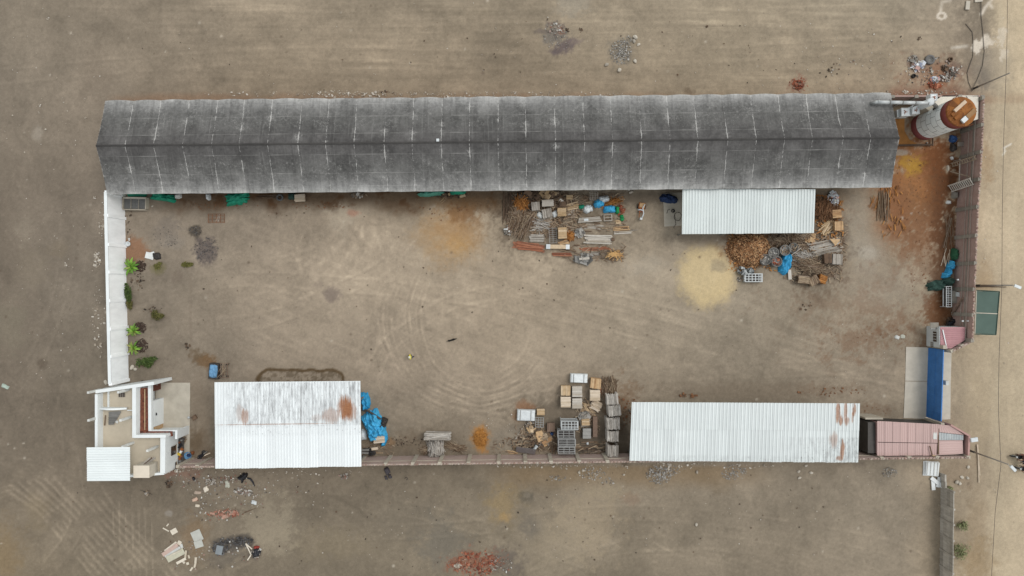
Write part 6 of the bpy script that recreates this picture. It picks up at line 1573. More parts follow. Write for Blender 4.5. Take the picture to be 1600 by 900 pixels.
# concrete trough with three bays
t = thing('concrete_trough', 'grey three-bay concrete trough by the head of the white wall', 'trough', at(210.5, 318.5, .6), rad(-1))
L, W, h = 2.65, 1.35, .75
for (x, y, a, b) in ((0, W / 2, L, .2), (0, -W / 2, L, .1), (-L / 2, 0, .1, W - .2), (L / 2, 0, .1, W - .2)): bx('rim_wall', t, 'concrete_pale' if y > 0 else 'concrete', (x, y, h / 2), (a, b, h))
for k in (-1, 1): bx('divider', t, 'concrete_grey', (k * L / 6, 0, h / 2 - .06), (.06, W - .2, h - .12))
bx('grey_fill', t, 'ash', (0, 0, h * .35), (L - .12, W - .22, h * .7))
rack(338, 341, 1.9, 1.0, .12, 'rusty flat grille on the ground in the west yard', 4, 6, 1, 'rust', 0, name='steel_grille', cat='grille', bar=.035)
poles(340, 341, 1.0, .5, 3, 'three pale rods lying on the rusty grille', 'wood_white', 75, .1, skew=8, d=(.03, .045))
m_ = thing('rubbish_sheet', 'torn white sheets and grey rags in the west yard', 'sheet', at(236, 399, .2))
for (x, y, a, b, r_) in ((-.35, 0, .7, .75, -.2), (.1, .1, .6, .6, .3), (-.1, -.25, .7, .4, -.3)): bx('sheet_piece', m_, 'white_dirty', (x, y, .1 + .05 * R.random()), (a, b, .03), (R.uniform(-.1, .1), R.uniform(-.1, .1), r_))
heap(.6, -.05, 1.0, .9, .3, '', 'steel_dark', 0, 'rag', '', 12, .4, 51, 1.2, None, None, .3, m_, 0)
t = thing('wash_basin', 'white toilet bowl lying at the foot of the white wall', 'basin', at(199, 381, .3)); MB().lathe([(.1, .05), (.26, 0), (.3, .25), (.26, .3), (.16, .27), (.1, .12), (0, .1)], 18).build('bowl', M['white_plastic'], t, True)
for (x, y) in ((.1, .45), (.05, .6)): bx('chip', t, 'white_dirty', (x, y, .05), (.2, .12, .05), (0, 0, x * 9))
stone(237, 318 + 4, .28, 'single pale stone right of the concrete trough')
stone(205, 574.5, .65, 'brown boulder at the foot of the white wall near the house')
stone(210, 577, .5, 'second brown boulder beside the one near the house')

# ------------------------------------------------------------------ plants along the white wall
def leaf_mesh():
    m = MB(); vs = []
    n = 6
    for k in range(n + 1):
        f = k / n; w_ = .115 * math.sin(math.pi * min(1, .12 + f * .88)) ** .8; z = .85 * f - .75 * f * f; x = f
        vs += [(x, -w_, z + .03), (x, 0, z), (x, w_, z + .03)]
    m.add(vs, [(3 * k + j, 3 * k + j + 1, 3 * k + j + 4, 3 * k + j + 3) for k in range(n) for j in range(2)])
    return m.mesh('leaf', M['leaf'], True)
LEAF = leaf_mesh()
def rosette(px, py, r, label):
    t = thing('broad_leaf_plant', label, 'plant', at(px, py, .5))
    MB().tube([(0, 0, 0), (.02, 0, .3)], [.1, .06], 8).build('stem', M['leaf_dark'], t)
    n = 26
    for k in range(n):
        s = r * R.uniform(.65, 1.1) * (1 if k < 17 else .6)
        obj('leaf', LEAF, t, None, (0, 0, .25 + .01 * k), (R.uniform(-.3, .3), -.1 - (.5 if k >= 17 else 0) + R.uniform(-.2, .15), k * 2.4 + R.uniform(-.3, .3)), (s, s * R.uniform(.8, 1.2), s))
for (x, y, r, lb) in ((204.5, 417, 1.12, 'bright green rosette plant, northernmost by the white wall'), (209, 517.5, 1.0, 'bright green rosette plant, middle of the three by the white wall'), (208.5, 544, 1.0, 'bright green rosette plant, nearest the white house')):
    rosette(x, y, r, lb)
def shrub(px, py, L, W, h, label, mk, n, rz=0, leaf=.14, stems=5):
    t = thing('shrub', label, 'shrub', at(px, py, h * .5), rad(rz)); m = MB()
    lobes = [(R.uniform(-.33, .33) * L, R.uniform(-.33, .33) * W, R.uniform(.35, .75) * h, R.uniform(.22, .36)) for _ in range(7)]
    for k in range(n):
        lx, ly, lz, lr = R.choice(lobes); a = Vector((R.gauss(0, 1), R.gauss(0, 1), R.gauss(0, 1))).normalized() * R.random() ** .4
        c = Vector((lx + a.x * lr * L, ly + a.y * lr * W, max(.04, lz + a.z * .35 * h))); s = leaf * R.uniform(.5, 1.3); e = Euler((R.uniform(-1, 1), R.uniform(-1, 1), R.uniform(0, 6.28))).to_matrix()
        m.add([c + e @ Vector(q) for q in ((-s, 0, 0), (0, -s * .4, .02), (s, 0, 0), (0, s * .4, .02))], [(0, 1, 2, 3)])
    m.build('foliage', M[mk], t, kind='stuff')
    for k in range(stems): rod('stem', t, 'wood_dark', (R.uniform(-.1, .1), R.uniform(-.1, .1), 0), (R.uniform(-.4, .4) * L, R.uniform(-.4, .4) * W, h * .7), .035)
shrub(200.5, 457, .8, 2.2, .8, 'dense dark green shrub against the white wall, northern one', 'leaf_dark', 620)
shrub(202.5, 476, .9, 2.0, .6, 'olive green shrub against the white wall, below the dense one', 'leaf_olive2', 520)
shrub(246, 494, 1.5, 1.2, .6, 'olive shrub standing alone in the west yard', 'leaf_olive2', 420)
shrub(293, 412, 1.2, .9, .35, 'flat olive tuft farthest east in the west yard', 'leaf_olive', 300)
shrub(248, 415, 1.1, .9, .2, 'withered grey green tuft right of the top rosette plant', 'leaf_olive', 160)
shrub(230, 566, 2.3, 1.3, .7, 'large dark green bush above the white house', 'leaf_dark', 900, 12)
shrub(1503, 821, 1.5, 1.1, .9, 'thin grey green shrub on the road side of the precast wall, upper one', 'leaf_dry', 220)
shrub(1504, 864, 1.9, 1.7, 1.0, 'thin grey green shrub on the road side of the precast wall, lower one', 'leaf_dry', 300)
shrub(1485, 764, .8, .6, .4, 'small weed at the head of the precast wall', 'leaf_dry', 90, stems=2)
for (x, y, L, W, lb) in ((220, 416, 1.3, 1.3, 'dark mulch right of the northernmost rosette plant'), (219, 512, 1.5, 1.3, 'dark mulch right of the middle rosette plant'), (221, 540, 1.6, 1.7, 'dark mulch right of the rosette plant nearest the house')):
    m = MB()
    for k in range(190):
        a, q = R.uniform(0, 6.28), R.random() ** .6; s = R.uniform(.05, .2); m.box((math.cos(a) * q * L / 2, math.sin(a) * q * W / 2, .05 + .08 * (1 - q)), (s, s * .6, .03), rot=Euler((R.gauss(0, .4), R.gauss(0, .4), a * 5)).to_matrix())
    o = m.build('leaf_litter', M['mulch']); o.location = at(x, y); tag(o, lb, 'mulch', None, 'stuff')

# ------------------------------------------------------------------ things by the house
t = thing('work_bench', 'narrow dark bench piled with household things beside the house', 'bench', at(283, 707, .7))
bx('top', t, 'steel_dark', (0, 0, .7), (.65, 3.4, .06))
for (x, y) in ((-.27, -1.6), (.27, -1.6), (-.27, 1.6), (.27, 1.6)): bx('leg', t, 'steel_dark', (x, y, .33), (.06, .06, .66))
for k in range(12):
    o = bx('clutter', t, R.choice(['white_plastic', 'green_dark', 'rust', 'steel', 'yellow', 'black_plastic']), (R.uniform(-.2, .2), -1.5 + .27 * k, .83), (R.uniform(.15, .4), R.uniform(.15, .3), R.uniform(.1, .3)), (0, 0, R.uniform(0, 3)))
t = thing('washtub', 'blue plastic tub on the concrete floor by the house', 'tub', at(293.5, 712, .3)); MB().lathe([(0, .03), (.3, 0), (.42, .36), (.45, .38), (.39, .36), (.28, .06), (0, .05)], 22).build('tub', M['blue_dull'], t, True); heap(.02, .02, .5, .4, .2, '', 'blue_dark', 0, 'wet_cloth', '', 10, .4, 61, 1.2, None, None, .3, t, .05)
heap(300, 708, .4, .45, .3, 'small rust red bucket heap right of the blue tub', 'rust', 0, 'bag', 'bag', 10, seed=62)
junk(288, 682, .6, 1.4, .5, 26, 'pots and plants at the north end of the bench', 'litter_mix2', size=(.12, .4))
t = thing('bicycle_heap', 'dark bundle of pipes and a small motor left of the stained shed', 'machine', at(316, 712, .4), rad(25))
MB().tube([(-.6, 0, .3), (0, .1, .35), (.7, .2, .3)], .07, 8).build('pipe', M['steel'], t, True); MB().lathe([(.08, 0), (.24, .02), (.24, .14), (.08, .16)], 14, c=(-.45, -.1, .2)).build('pulley', M['rubber'], t, True); MB().lathe([(.08, 0), (.22, .02), (.22, .14), (.08, .16)], 14, c=(.25, .3, .2)).build('pulley', M['rubber'], t, True); bx('motor', t, 'black_plastic', (-.1, .05, .3), (.6, .35, .4)); bx('handle', t, 'wood_cream', (.5, -.1, .34), (.9, .12, .08))
t = thing('lamp_stand', 'small dark stand on the concrete floor east of the house', 'stand', at(301, 653, .4)); bx('base', t, 'wood_dark', (.1, 0, .15), (.5, .5, .3), (0, 0, .6)); MB().lathe([(0, .5), (.13, .5), (.15, .4), (0, .38)], 14, c=(-.45, .05, 0)).build('bowl', M['steel_pale'], t, True); rod('arm', t, 'steel_dark', (0, 0, .3), (-.4, .05, .42), .04)
t = thing('wall_lamp', 'black fan lamp fixed on the porch wall of the house', 'lamp', at(239.5, 647, 1.8) + Vector((.25, 0, 1.8))); MB().lathe([(0, .1), (.14, .08), (.2, 0), (.1, -.05), (0, -.05)], 14).build('shade', M['black_plastic'], t, True); bx('bracket', t, 'steel_dark', (-.18, 0, 0), (.3, .06, .06))
# on the roof terrace
t = thing('sheet_stack', 'grey corrugated sheets leaning on the roof terrace floor', 'sheets', P(178, 650, 3.0))
for k in range(7): bx('sheet', t, 'steel', (-.05 * k + .15, .4 - .2 * k, .08 + .03 * k), (1.35 - .12 * k, .26, .04), (.2, 0, .06))
bx('sheet', t, 'white_dirty', (.1, -.55, .1), (.9, .3, .03), (0, 0, -.3)); bx('prop_board', t, 'wood_dark', (-.85, -.45, .25), (.12, 1.3, .05), (.3, 0, -.25))
t = thing('leaning_boards', 'brown boards leaning on the stair hood of the house roof', 'boards', P(231, 721, 4.1))
for k in range(4): MB().bar((-.9 + .16 * k, -.55 + .03 * k, .1), (.45 + .2 * k, .5, .35), .16, .04).build('plank', M['wood_grey' if k != 1 else 'wood_dark'], t)
for (x, y, lb) in ((166, 594.5, 'grey boulder against the north-west corner of the house'),): stone(x - 2, y + 3, .6, lb)

# ------------------------------------------------------------------ by the east wall
t = thing('cloth_bundle', 'blue and grey cloth bundle at the foot of the east wall below the silo', 'cloth', at(1493, 217, .5))
heap(-.05, .1, .8, .8, .5, '', 'blue_dull2', 0, 'blue_cloth', '', 14, .5, 71, 1.2, None, None, .4, t, 0); heap(0, -.9, .7, 1.0, .4, '', 'steel_dark', 0, 'grey_cloth', '', 14, .5, 72, 1.2, None, None, .4, t, 0)
o = bx('board', None, 'wood_grey', at(1502, 225, .8) + Vector((0, 0, .7)), (.95, .5, .05), (.1, .3, .1)); tag(o, 'grey board leaning by the blue cloth bundle', 'board')
def ladder(a, b, wd, n, label, mk='wood_tan2'):
    a, b = Vector(a), Vector(b); c = a.copy(); c.z = 0
    t = thing('ladder', label, 'ladder', c); d = (b - a).normalized(); s = d.cross(Vector((0, 0, 1))).normalized() * wd / 2
    for k in (-1, 1): rod('rail', t, mk, a - c + s * k, b - c + s * k, .13)
    for k in range(n): p = a.lerp(b, (k + .5) / n) - c; rod('rung', t, mk, p - s, p + s, .11)
ladder(P(1484, 295, .15), P(1519, 283, 3.0), .8, 12, 'wooden ladder with broad rungs leaning on the east wall', 'wood_white')
ladder(P(1487, 258, .15), P(1525, 246, 3.2), .4, 10, 'darker ladder leaning on the east wall above the broad one', 'wood_tan2')
t = thing('shelf_frame', 'timber frame with a slanting brace against the east wall', 'frame', at(1500, 265, .9)); rod('upright', t, 'wood_grey', P(1500, 248, 1.2) - t.location, P(1498.5, 287, 1.2) - t.location, .12); rod('brace', t, 'wood_tan2', P(1485, 268, .3) - t.location, P(1518, 277, 2.4) - t.location, .11)
for y in (249, 286): rod('leg', t, 'wood_grey', P(1500, y, 1.2) - t.location, P(1500, y, 1.2) - t.location - Vector((0, 0, 1.2)), .1)
heap(1493.5, 304, .8, .9, .5, 'grey sack under the broad ladder', 'concrete_grey', 0, 'sack', 'sack', 14, seed=73)
heap(1482, 263, .25, .75, .3, 'small cream rag on the orange dust', 'litter_cream', 0, 'rag', 'rag', 10, seed=74); heap(1488.5, 247, .3, .45, .25, 'tiny white rag beside the darker ladder foot', 'white_dirty', 30, 'rag', 'rag', 10, seed=75)
heap(1483, 316, .6, .45, .3, 'small dirty white sack on the dust by the wall', 'white_dirty', 0, 'sack', 'sack', 12, seed=76)
poles(1484, 365, 4.6, 1.0, 12, 'rotten sticks and rods along the foot of the east wall', 'twig', 88, .25, skew=14, d=(.03, .06))
poles(1479, 402, 2.2, .9, 5, 'few upright laths left of the green cloth', 'wood_cream', 85, .3, skew=14, d=(.05, .08))
heap(1494, 397, .7, 1.5, .8, 'dark green cloth at the upper end of the blue strip', 'green2', 0, 'cloth', 'cloth', 16, seed=77, fold=.4)
heap(1489, 414, .75, 1.1, .8, 'blue plastic strip along the east wall, upper piece', 'blue_tarp', -22, seed=78, n=20, fold=.4); heap(1483.5, 425, .55, 1.1, .7, 'blue plastic strip along the east wall, middle piece', 'blue_tarp', -20, seed=79, n=20, fold=.4); heap(1479.5, 431, .8, .75, .6, 'blue plastic strip along the east wall, lowest piece', 'blue_tarp', -10, seed=80, n=16, fold=.4)
heap(1465, 446, 2.0, 1.3, .7, 'dark green net heap left of the blue strip', 'green_dark', 5, 'net_heap', 'net', 24, seed=81, fold=.5); heap(1485, 440, 1.3, 1.3, .8, 'dark green net heap right of its neighbour by the wall', 'green_dark', 40, 'net_heap', 'net', 20, seed=82, fold=.5); heap(1455, 443, .7, .8, .3, 'pale frayed net at the west tip of the green heap', 'litter_mix2', 0, 'net_heap', 'net', 12, seed=83, fold=.5)
rack(1483, 463.5, .6, 2.35, 1.2, 'tall narrow steel rack with dark slots by the east wall', 1, 9, 2, 'steel_pale', 0, name='steel_rack', cat='rack', bar=.07)
t = thing('white_box', 'small white box on a grey table near the east wall', 'box', at(1499, 460, 1.1)); bx('box', t, 'white_plastic', (0, 0, 1.0), (.48, .5, .4)); bx('table', t, 'concrete_grey', (-.15, -.3, .4), (.85, 1.4, .78))
ladder(P(1488, 492, .2), P(1504, 466, 2.2), .2, 3, 'dark plank leaning beside the white box', 'wood_dark2')
t = junk(1491, 503.5, 2.2, 1.0, .6, 40, 'black bags and chrome parts behind the guard hut', 'litter_dark', name='bag_heap', cat='bags', size=(.2, .5))
for k in range(6): heap(R.uniform(-.8, .8), R.uniform(-.25, .25), .6, .6, .5, '', 'black_plastic', 0, 'bag', '', 10, .4, 85 + k, 1.2, None, None, .3, t, .1)
for (x, y) in ((1504, 501.5), (1512, 501.5)): o = bx('insulator', None, 'white_plastic', P(x, y, 2.9), (.16, .16, .16)); tag(o, 'small white lamp on the east wall behind the hut, %s' % ('left' if x < 1508 else 'right'), 'lamp')
for k, (x, y, lb) in enumerate(((1523, 257.5, 'upper'), (1496.5, 437, 'lower'))): o = bx('insulator', None, 'white_plastic', P(x, y, 2.2), (.16, .16, .16)); tag(o, 'small white lamp on the east wall, %s one' % lb, 'lamp')
heap(1402.5, 527, .65, .45, .15, 'small white sheet lying in the east yard', 'white_dirty', -20, 'sheet', 'sheet', 12, seed=91); heap(1411, 526, .6, .55, .1, 'faded translucent bag right of the small white sheet', 'litter_faint', 0, 'plastic_bag', 'bag', 12, seed=92)
o = tag(MB().tube([P(1524, 447.5, .12), P(1541, 447, .12), P(1556, 448, .1), P(1572, 448.5, .1)], [.12, .1, .05, .04], 8).build('cut_pole', M['wood_dark']), 'dark tapering pole lying out from the east wall across the verge', 'pole')
poles(1530.5, 722, 5.2, .42, 2, 'two long pale timbers lying beside the road at the corner', 'wood_cream', -86.5, .08, name='long_timbers', cat='timbers', d=(.1, .14), skew=.8)

# ------------------------------------------------------------------ outside, south-east and north-east
t = thing('sheet_pile', 'stack of white corrugated sheets with loose white slabs outside the wall', 'sheets', at(1458, 733, .5), rad(-4))
for k in range(5): bx('sheet', t, 'white', (R.uniform(-.05, .05), R.uniform(-.05, .05), .06 + .07 * k), (1.75 - .06 * k, 1.7 - .05 * k, .05), (0, 0, R.uniform(-.06, .06)))
for k in range(4): bx('rib', t, 'white_dirty', (-.6 + .4 * k, 0, .40), (.08, 1.5, .05))
for (x, y, r_, L_) in ((1463.5, 752, 38, 1.7), (1459, 757, 86, 1.2), (1467, 752, 100, 1.2)):
    p = at(x, y) - t.location; bx('slab', t, 'white', (p.x, p.y, .12 + .1 * (L_ > 1.5)), (L_, .42, .1), (0, 0, rad(-r_ + 4)))
for k, (x, y, s, lb) in enumerate(((1514, 730, .42, 'pale sack-like stone below the street lamp pole'), (1513, 747, .4, 'flat pale stone by the long timbers'), (1496, 754, .5, 'pale stone, left of a pair outside the corner'), (1501, 756, .5, 'pale stone, right of a pair outside the corner'), (1504, 746, .45, 'dusty flat stone above the stone pair'))): stone(x, y, s, lb, asp=.8)
for (x, y, s, lb) in ((948.5, 100, .55, 'grey stone, lower left of the gravel patch'), (968.5, 108.5, .58, 'grey stone, directly below the gravel patch'), (992.5, 94.5, .55, 'pale stone, lower right of the gravel patch'), (993, 57, .62, 'largest grey stone, upper right of the gravel patch'), (991, 63.5, .5, 'grey stone tucked under the largest one'), (998, 69, .45, 'pale stone right below the largest one')): stone(x, y, s, lb)
for (x, y, s, lb) in ((1088.5, 820, .42, 'pale boulder alone in the south field'), (1046, 726, .62, 'big pale boulder at the foot of the south wall'), (1089.5, 738, .4, 'brown boulder south of the long white roof'), (911.5, 735.5, .4, 'grey stone with a dark side, right of two'), (905, 739, .38, 'grey stone with a dark side, left of two'), (975, 742, .3, 'small white stone left of the gravel spill'), (1156, 727, .45, 'white stone near the gravel spill, right side'), (1248.5, 737, .42, 'pale stone under the east part of the long white roof'), (1250, 747, .42, 'pale stone below its neighbour near the long white roof'), (1268, 739, .45, 'rounded stone right of two pale stones'), (1260, 728, .4, 'flat stone close to the long white roof')): stone(x, y, s, lb)
tyre(1453.5, 93, .58, 'big grey tyre lying on the dirt north of the silo', rim=True, mk='tyre_grey')
tyre(1485.5, 92.5, .28, 'small dark tyre right of the big grey tyre', mk='litter_dark')
tyre(1428, 118.5, .25, 'small black tyre left of the rusty stain', mk='rubber')
for (x, y, L, W, n, lb, mk, nm) in ((1427, 92, 1.1, .8, 26, 'grey rubbish mound left of the big tyre', 'gravel', 'rubbish_heap'), (1435, 103, 1.6, 1.3, 60, 'white and red rubbish mound below the big tyre', 'trash', 'rubbish_heap'), (1461, 124, 1.1, .8, 40, 'white rubbish at the rusty stain', 'trash', 'rubbish_heap'), (1477, 122, 1.4, .9, 46, 'mixed rubbish right of the rusty stain', 'litter_mix', 'rubbish_heap'), (1490, 111, 1.6, 1.2, 50, 'grey and white rubbish farthest east of the silo heaps', 'litter_mix', 'rubbish_heap'), (1478, 107, .8, .6, 20, 'dark rubbish clump above the mixed rubbish', 'litter_dark', 'rubbish_heap'), (1461, 132, 1.6, .8, 30, 'orange rubble band close to the dust pipe', 'brickbits', 'rubble_heap'), (1247, 132, 1.3, 1.2, 70, 'small heap of red broken brick north of the shed', 'brickbits_red', 'brick_heap')):
    junk(x, y, L, W, .3, n, lb, mk, name=nm, cat='rubbish' if 'brick' not in nm else 'brick heap', size=(.1, .34), flat=.3, parts=4)
o = tag(MB().box((0, 0, .1), (.45, 1.0, .14), -.1).build('concrete_block', M['concrete_pale']), 'pale concrete block by the wet ground, top right', 'block'); o.location = at(1511, 9)
o = tag(MB().box((0, 0, .1), (.9, .4, .14), .1).build('concrete_block', M['concrete_pale']), 'pale concrete block cut by the top edge', 'block'); o.location = at(1528, 1)
# rubbish south of the wall, lower left
t = thing('demolition_boards', 'heap of white and pink broken plaster boards, lower left', 'boards', at(272, 862, .3), rad(28))
for (x, y, a, b, r_, mk) in ((-.1, -.45, 2.2, .75, 0, 'board_green'), (-.3, .05, 2.1, .3, 3, 'white_dirty'), (-.35, .4, 2.2, .45, 6, 'board_pink'), (-.2, .72, 1.7, .2, 9, 'litter_cream'), (.9, .6, .5, .45, 30, 'litter_cream'), (.95, .15, .5, .3, 80, 'white_dirty'), (1.0, -.9, .9, .22, 55, 'litter_cream'), (.2, -1.35, 1.2, .3, 0, 'litter_cream'), (-.15, -.2, 1.8, .12, -2, 'litter_cream')):
    bx('board', t, mk, (x, y, .08 + .22 * R.random()), (a, b, .05), (R.uniform(-.08, .08), R.uniform(-.06, .06), rad(r_)))
t = thing('demolition_boards', 'curving strip of cream boards right of the plaster heap', 'boards', at(303, 880, .1))
for (x, y, a, b, r_) in ((.2, .35, .25, .7, -5), (.1, -.25, .22, .6, -15), (-.3, -.7, .2, .5, -35), (-.75, -.05, .3, .3, 20), (-1.2, .1, .25, .3, 50), (-.6, .75, .2, .4, 20)): bx('board', t, 'litter_cream', (x, y, .05 + .05 * R.random()), (a, b, .04), (0, 0, rad(r_)))
t = thing('grey_panels', 'two pale grey panels overlapping on the dirt, lower left', 'panels', at(307.5, 843, .1)); bx('panel', t, 'panel_grey', (0, .4, .05), (1.15, 1.3, .05), (0, 0, .42)); bx('panel', t, 'panel_grey', (.22, -.55, .1), (1.0, .8, .05), (.03, 0, .3))
t = thing('square_panel', 'small cream square panel with a loose strip', 'panels', at(271.5, 830.5, .1)); bx('panel', t, 'litter_cream', (0, 0, .05), (.75, .6, .05), (0, 0, .5)); bx('strip', t, 'litter_cream', (-.95, .2, .04), (.8, .13, .04), (0, 0, -.5)); bx('strip', t, 'litter_cream', (-.75, .75, .04), (.35, .13, .04), (0, 0, .9))
o = bx('metal_box', None, 'steel_dull2', at(342.5, 859.5, .2) + Vector((0, 0, .12)), (.75, 1.05, .22), (0, 0, -.2)); tag(o, 'grey flat metal box in the burnt patch', 'box')
junk(345, 854, 2.6, 1.8, .15, 90, 'burnt grey scraps around the flat metal box', 'burnt', 20, size=(.08, .35), flat=.3)
junk(378, 846, 2.4, 1.1, .18, 90, 'charred black ash heap right of the metal box', 'burnt', size=(.06, .3), flat=.4)
t = junk(400, 864, 1.2, 1.3, .35, 30, 'black plastic bag with white foam and red rag, right of the ash', 'litter_mix', name='bag_heap', cat='bags', size=(.1, .35))
heap(.05, 0, 1.0, 1.1, .45, '', 'black_plastic', 0, 'bag', '', 14, .5, 95, 1.2, None, None, .3, t, .02); heap(.0, .6, .7, .35, .2, '', 'red_cloth', -15, 'rag', '', 10, .4, 96, 1.2, None, None, .3, t, .02)
t = thing('bent_strip', 'white bent frame strip left of the black bag', 'strip', at(388, 862, .1))
for a, b in (((-.3, .95, .1), (.35, -.35, .15)), ((-.3, .95, .1), (.45, .3, .12)), ((.3, -.4, .1), (-.1, -1.0, .1))): MB().bar(a, b, .13, .04).build('strip', M['litter_cream'], t)
junk(353, 803, 3.6, .9, .14, 50, 'band of broken red and pink roof tile in the dirt', 'brickbits_pink', 2, name='rubble_heap', cat='rubble', size=(.1, .4), flat=.3, parts=8)
poles(388, 798, 2.0, .14, 2, 'thin brown sticks right of the red tile band', 'wood_dark', 20, .05, d=(.03, .05), skew=2)
heap(379, 746, 1.1, .9, .35, 'torn black plastic bag south of the stained shed', 'black_plastic', 40, 'plastic_bag', 'bag', 18, seed=101, fold=.5, edge=.5)
o = tag(MB().tube([P(387, 747, .05), P(391, 748, .08), P(395, 753, .08), P(398, 760, .05)], [.1, .12, .1, .04], 7).build('plastic_strip', M['black_plastic']), 'trailing black plastic strip right of the torn bag', 'plastic')
t = thing('black_umbrella', 'crumpled dark umbrella-like cloth south of the brick wall', 'cloth', at(606, 741, .2), rad(-70))
heap(-.35, .02, .95, .55, .25, '', 'black_cloth2', 0, 'cloth', '', 14, .4, 103, 1.2, None, None, .3, t, .01); heap(.35, .1, .5, .4, .18, '', 'black_cloth2', 0, 'cloth', '', 10, .5, 104, 1.2, None, None, .4, t, .01); heap(.35, -.35, .5, .3, .15, '', 'black_cloth2', 30, 'cloth', '', 10, .5, 105, 1.2, None, None, .4, t, .01)
heap(302, 748.5, .3, .5, .2, 'small black and white rag below the house', 'black_plastic', 20, 'rag', 'rag', 10, seed=106)
heap(355, 757, .6, .9, .15, 'crumpled pale green plastic in the south-west rubbish', 'litter_faint', 10, 'plastic_sheet', 'plastic', 12, seed=107, fold=.5); heap(321, 765, .65, .6, .12, 'pale grey square rag in the south-west rubbish', 'litter_cream', 30, 'rag', 'rag', 12, seed=108); heap(308, 770, .85, .4, .1, 'flat pinkish mud cake in the south-west rubbish', 'mud', 0, 'mud_cake', 'mud', 12, seed=109)
heap(304, 781, .75, .4, .18, 'pink rubble lump left of the pale rubbish', 'mud_pink', 25, 'rubble_lump', 'rubble', 12, seed=110); heap(307.5, 790.5, .55, .35, .15, 'cream rubble lump below the pink one', 'litter_cream', -10, 'rubble_lump', 'rubble', 12, seed=111); heap(396.5, 785.5, .7, .5, .2, 'white crumpled bag east of the rubbish', 'white_plastic', -10, 'plastic_bag', 'bag', 12, seed=112, fold=.4)
junk(345, 752, 3.6, 1.1, .15, 70, 'scatter of dark rubbish along the foot of the stained shed', 'litter_mix', size=(.06, .3)); junk(380, 768, 2.2, .7, .2, 60, 'line of white and brown rubbish below the torn black bag', 'litter_mix', -12, size=(.08, .4))
poles(229, 769, 1.6, .1, 2, 'thin dark bent rod below the house corner', 'steel_dark', -18, .05, d=(.03, .04), skew=3); junk(231, 771, .7, .7, .15, 16, 'bottle and grey rags at the end of the bent rod', 'litter_mix2', size=(.1, .3)); junk(262, 756, 1.0, .9, .1, 26, 'brown scraps south of the house', 'litter_dark', size=(.06, .3))
heap(7, 604, .95, .45, .25, 'translucent plastic bag at the left edge of the field', 'plastic_green', -25, 'plastic_bag', 'bag', 14, seed=113, fold=.4)
junk(742, 882, 5.2, 2.9, .12, 240, 'red broken brick heap cut by the bottom edge', 'brickbits_red', name='brick_heap', cat='brick heap', size=(.06, .3), flat=.5, parts=14); junk(783, 882, 2.6, 2.2, .06, 60, 'thin grey and white rubble right of the red brick heap', 'litter_mix', name='rubble_heap', cat='rubble', size=(.05, .25), flat=.5)
junk(716, 884, .9, .5, .3, 20, 'white plaster lumps on the red brick heap', 'litter', name='rubble_heap', cat='rubble', size=(.1, .4))
junk(537, 744, 1.2, .7, .15, 26, 'white scraps and dark rag south of the stained shed', 'litter_mix', size=(.08, .3))
o = tag(MB().tube([(-.18, 0, .05), (-.1, .15, .05), (.1, .14, .05), (.15, -.02, .05), (.02, -.14, .05)], .035, 6).build('wire_ring', M['cable']), 'small broken dark ring south of the brick wall', 'ring'); o.location = at(635, 748)

# loose bits nobody could count
scatter('ash_grit', 'dark grey grit of two ash patches in the west yard', 'grit', 'burnt', [(322, 391, 20, 20, 330, .03, .12), (305, 361, 10, 9, 110, .03, .12), (265, 368, 26, 18, 80, .03, .1), (268, 378, 10, 6, 40, .03, .1)])
scatter('brick_crumbs', 'red brick crumbs thrown round the brick heap at the bottom', 'brick crumbs', 'brickbits_red', [(745, 880, 46, 22, 260, .04, .2), (1247, 132, 16, 12, 60, .04, .18), (352, 803, 36, 9, 70, .04, .2)])
scatter('gravel', 'grey gravel patch on the north field', 'gravel', 'gravel', [(970, 82, 17, 20, 420, .04, .2), (985, 62, 12, 6, 50, .04, .15), (868, 56, 20, 20, 120, .04, .18), (876, 68, 18, 10, 60, .03, .1)])
scatter('gravel_spill', 'blue grey gravel spills south of the long white roof', 'gravel', 'gravel', [(1030, 742, 20, 15, 420, .04, .2), (1050, 735, 16, 8, 120, .04, .18), (1147, 738, 20, 13, 320, .04, .16), (925, 740, 22, 10, 120, .04, .2), (870, 747, 16, 5, 40, .05, .2), (950, 752, 12, 6, 30, .04, .2), (1390, 738, 12, 8, 120, .04, .16)])
scatter('rubbish_bits', 'small white and brown rubbish strewn south-west of the wall', 'rubbish', 'litter_mix', [(345, 765, 64, 24, 130, .04, .22), (395, 772, 26, 22, 110, .04, .2), (300, 750, 40, 14, 90, .05, .25), (350, 800, 60, 16, 60, .05, .25), (350, 860, 60, 30, 90, .05, .22), (290, 870, 40, 30, 60, .05, .25), (868, 46, 16, 14, 90, .05, .28), (450, 760, 60, 16, 50, .05, .22), (1455, 112, 50, 24, 190, .05, .28), (1320, 106, 40, 14, 10, .1, .2)])
scatter('wall_foot_rubble', 'pale rubble along the foot of the walls', 'rubble', 'litter', [(650, 147, 340, 5, 300, .04, .22), (540, 147, 60, 6, 90, .05, .3), (160, 350, 5, 40, 60, .05, .25), (152, 405, 6, 14, 60, .05, .3), (155, 500, 10, 60, 70, .05, .3), (1000, 728, 230, 5, 160, .05, .25), (450, 737, 120, 6, 60, .05, .22), (1430, 145, 70, 4, 80, .05, .25), (280, 732, 36, 5, 90, .06, .3)])
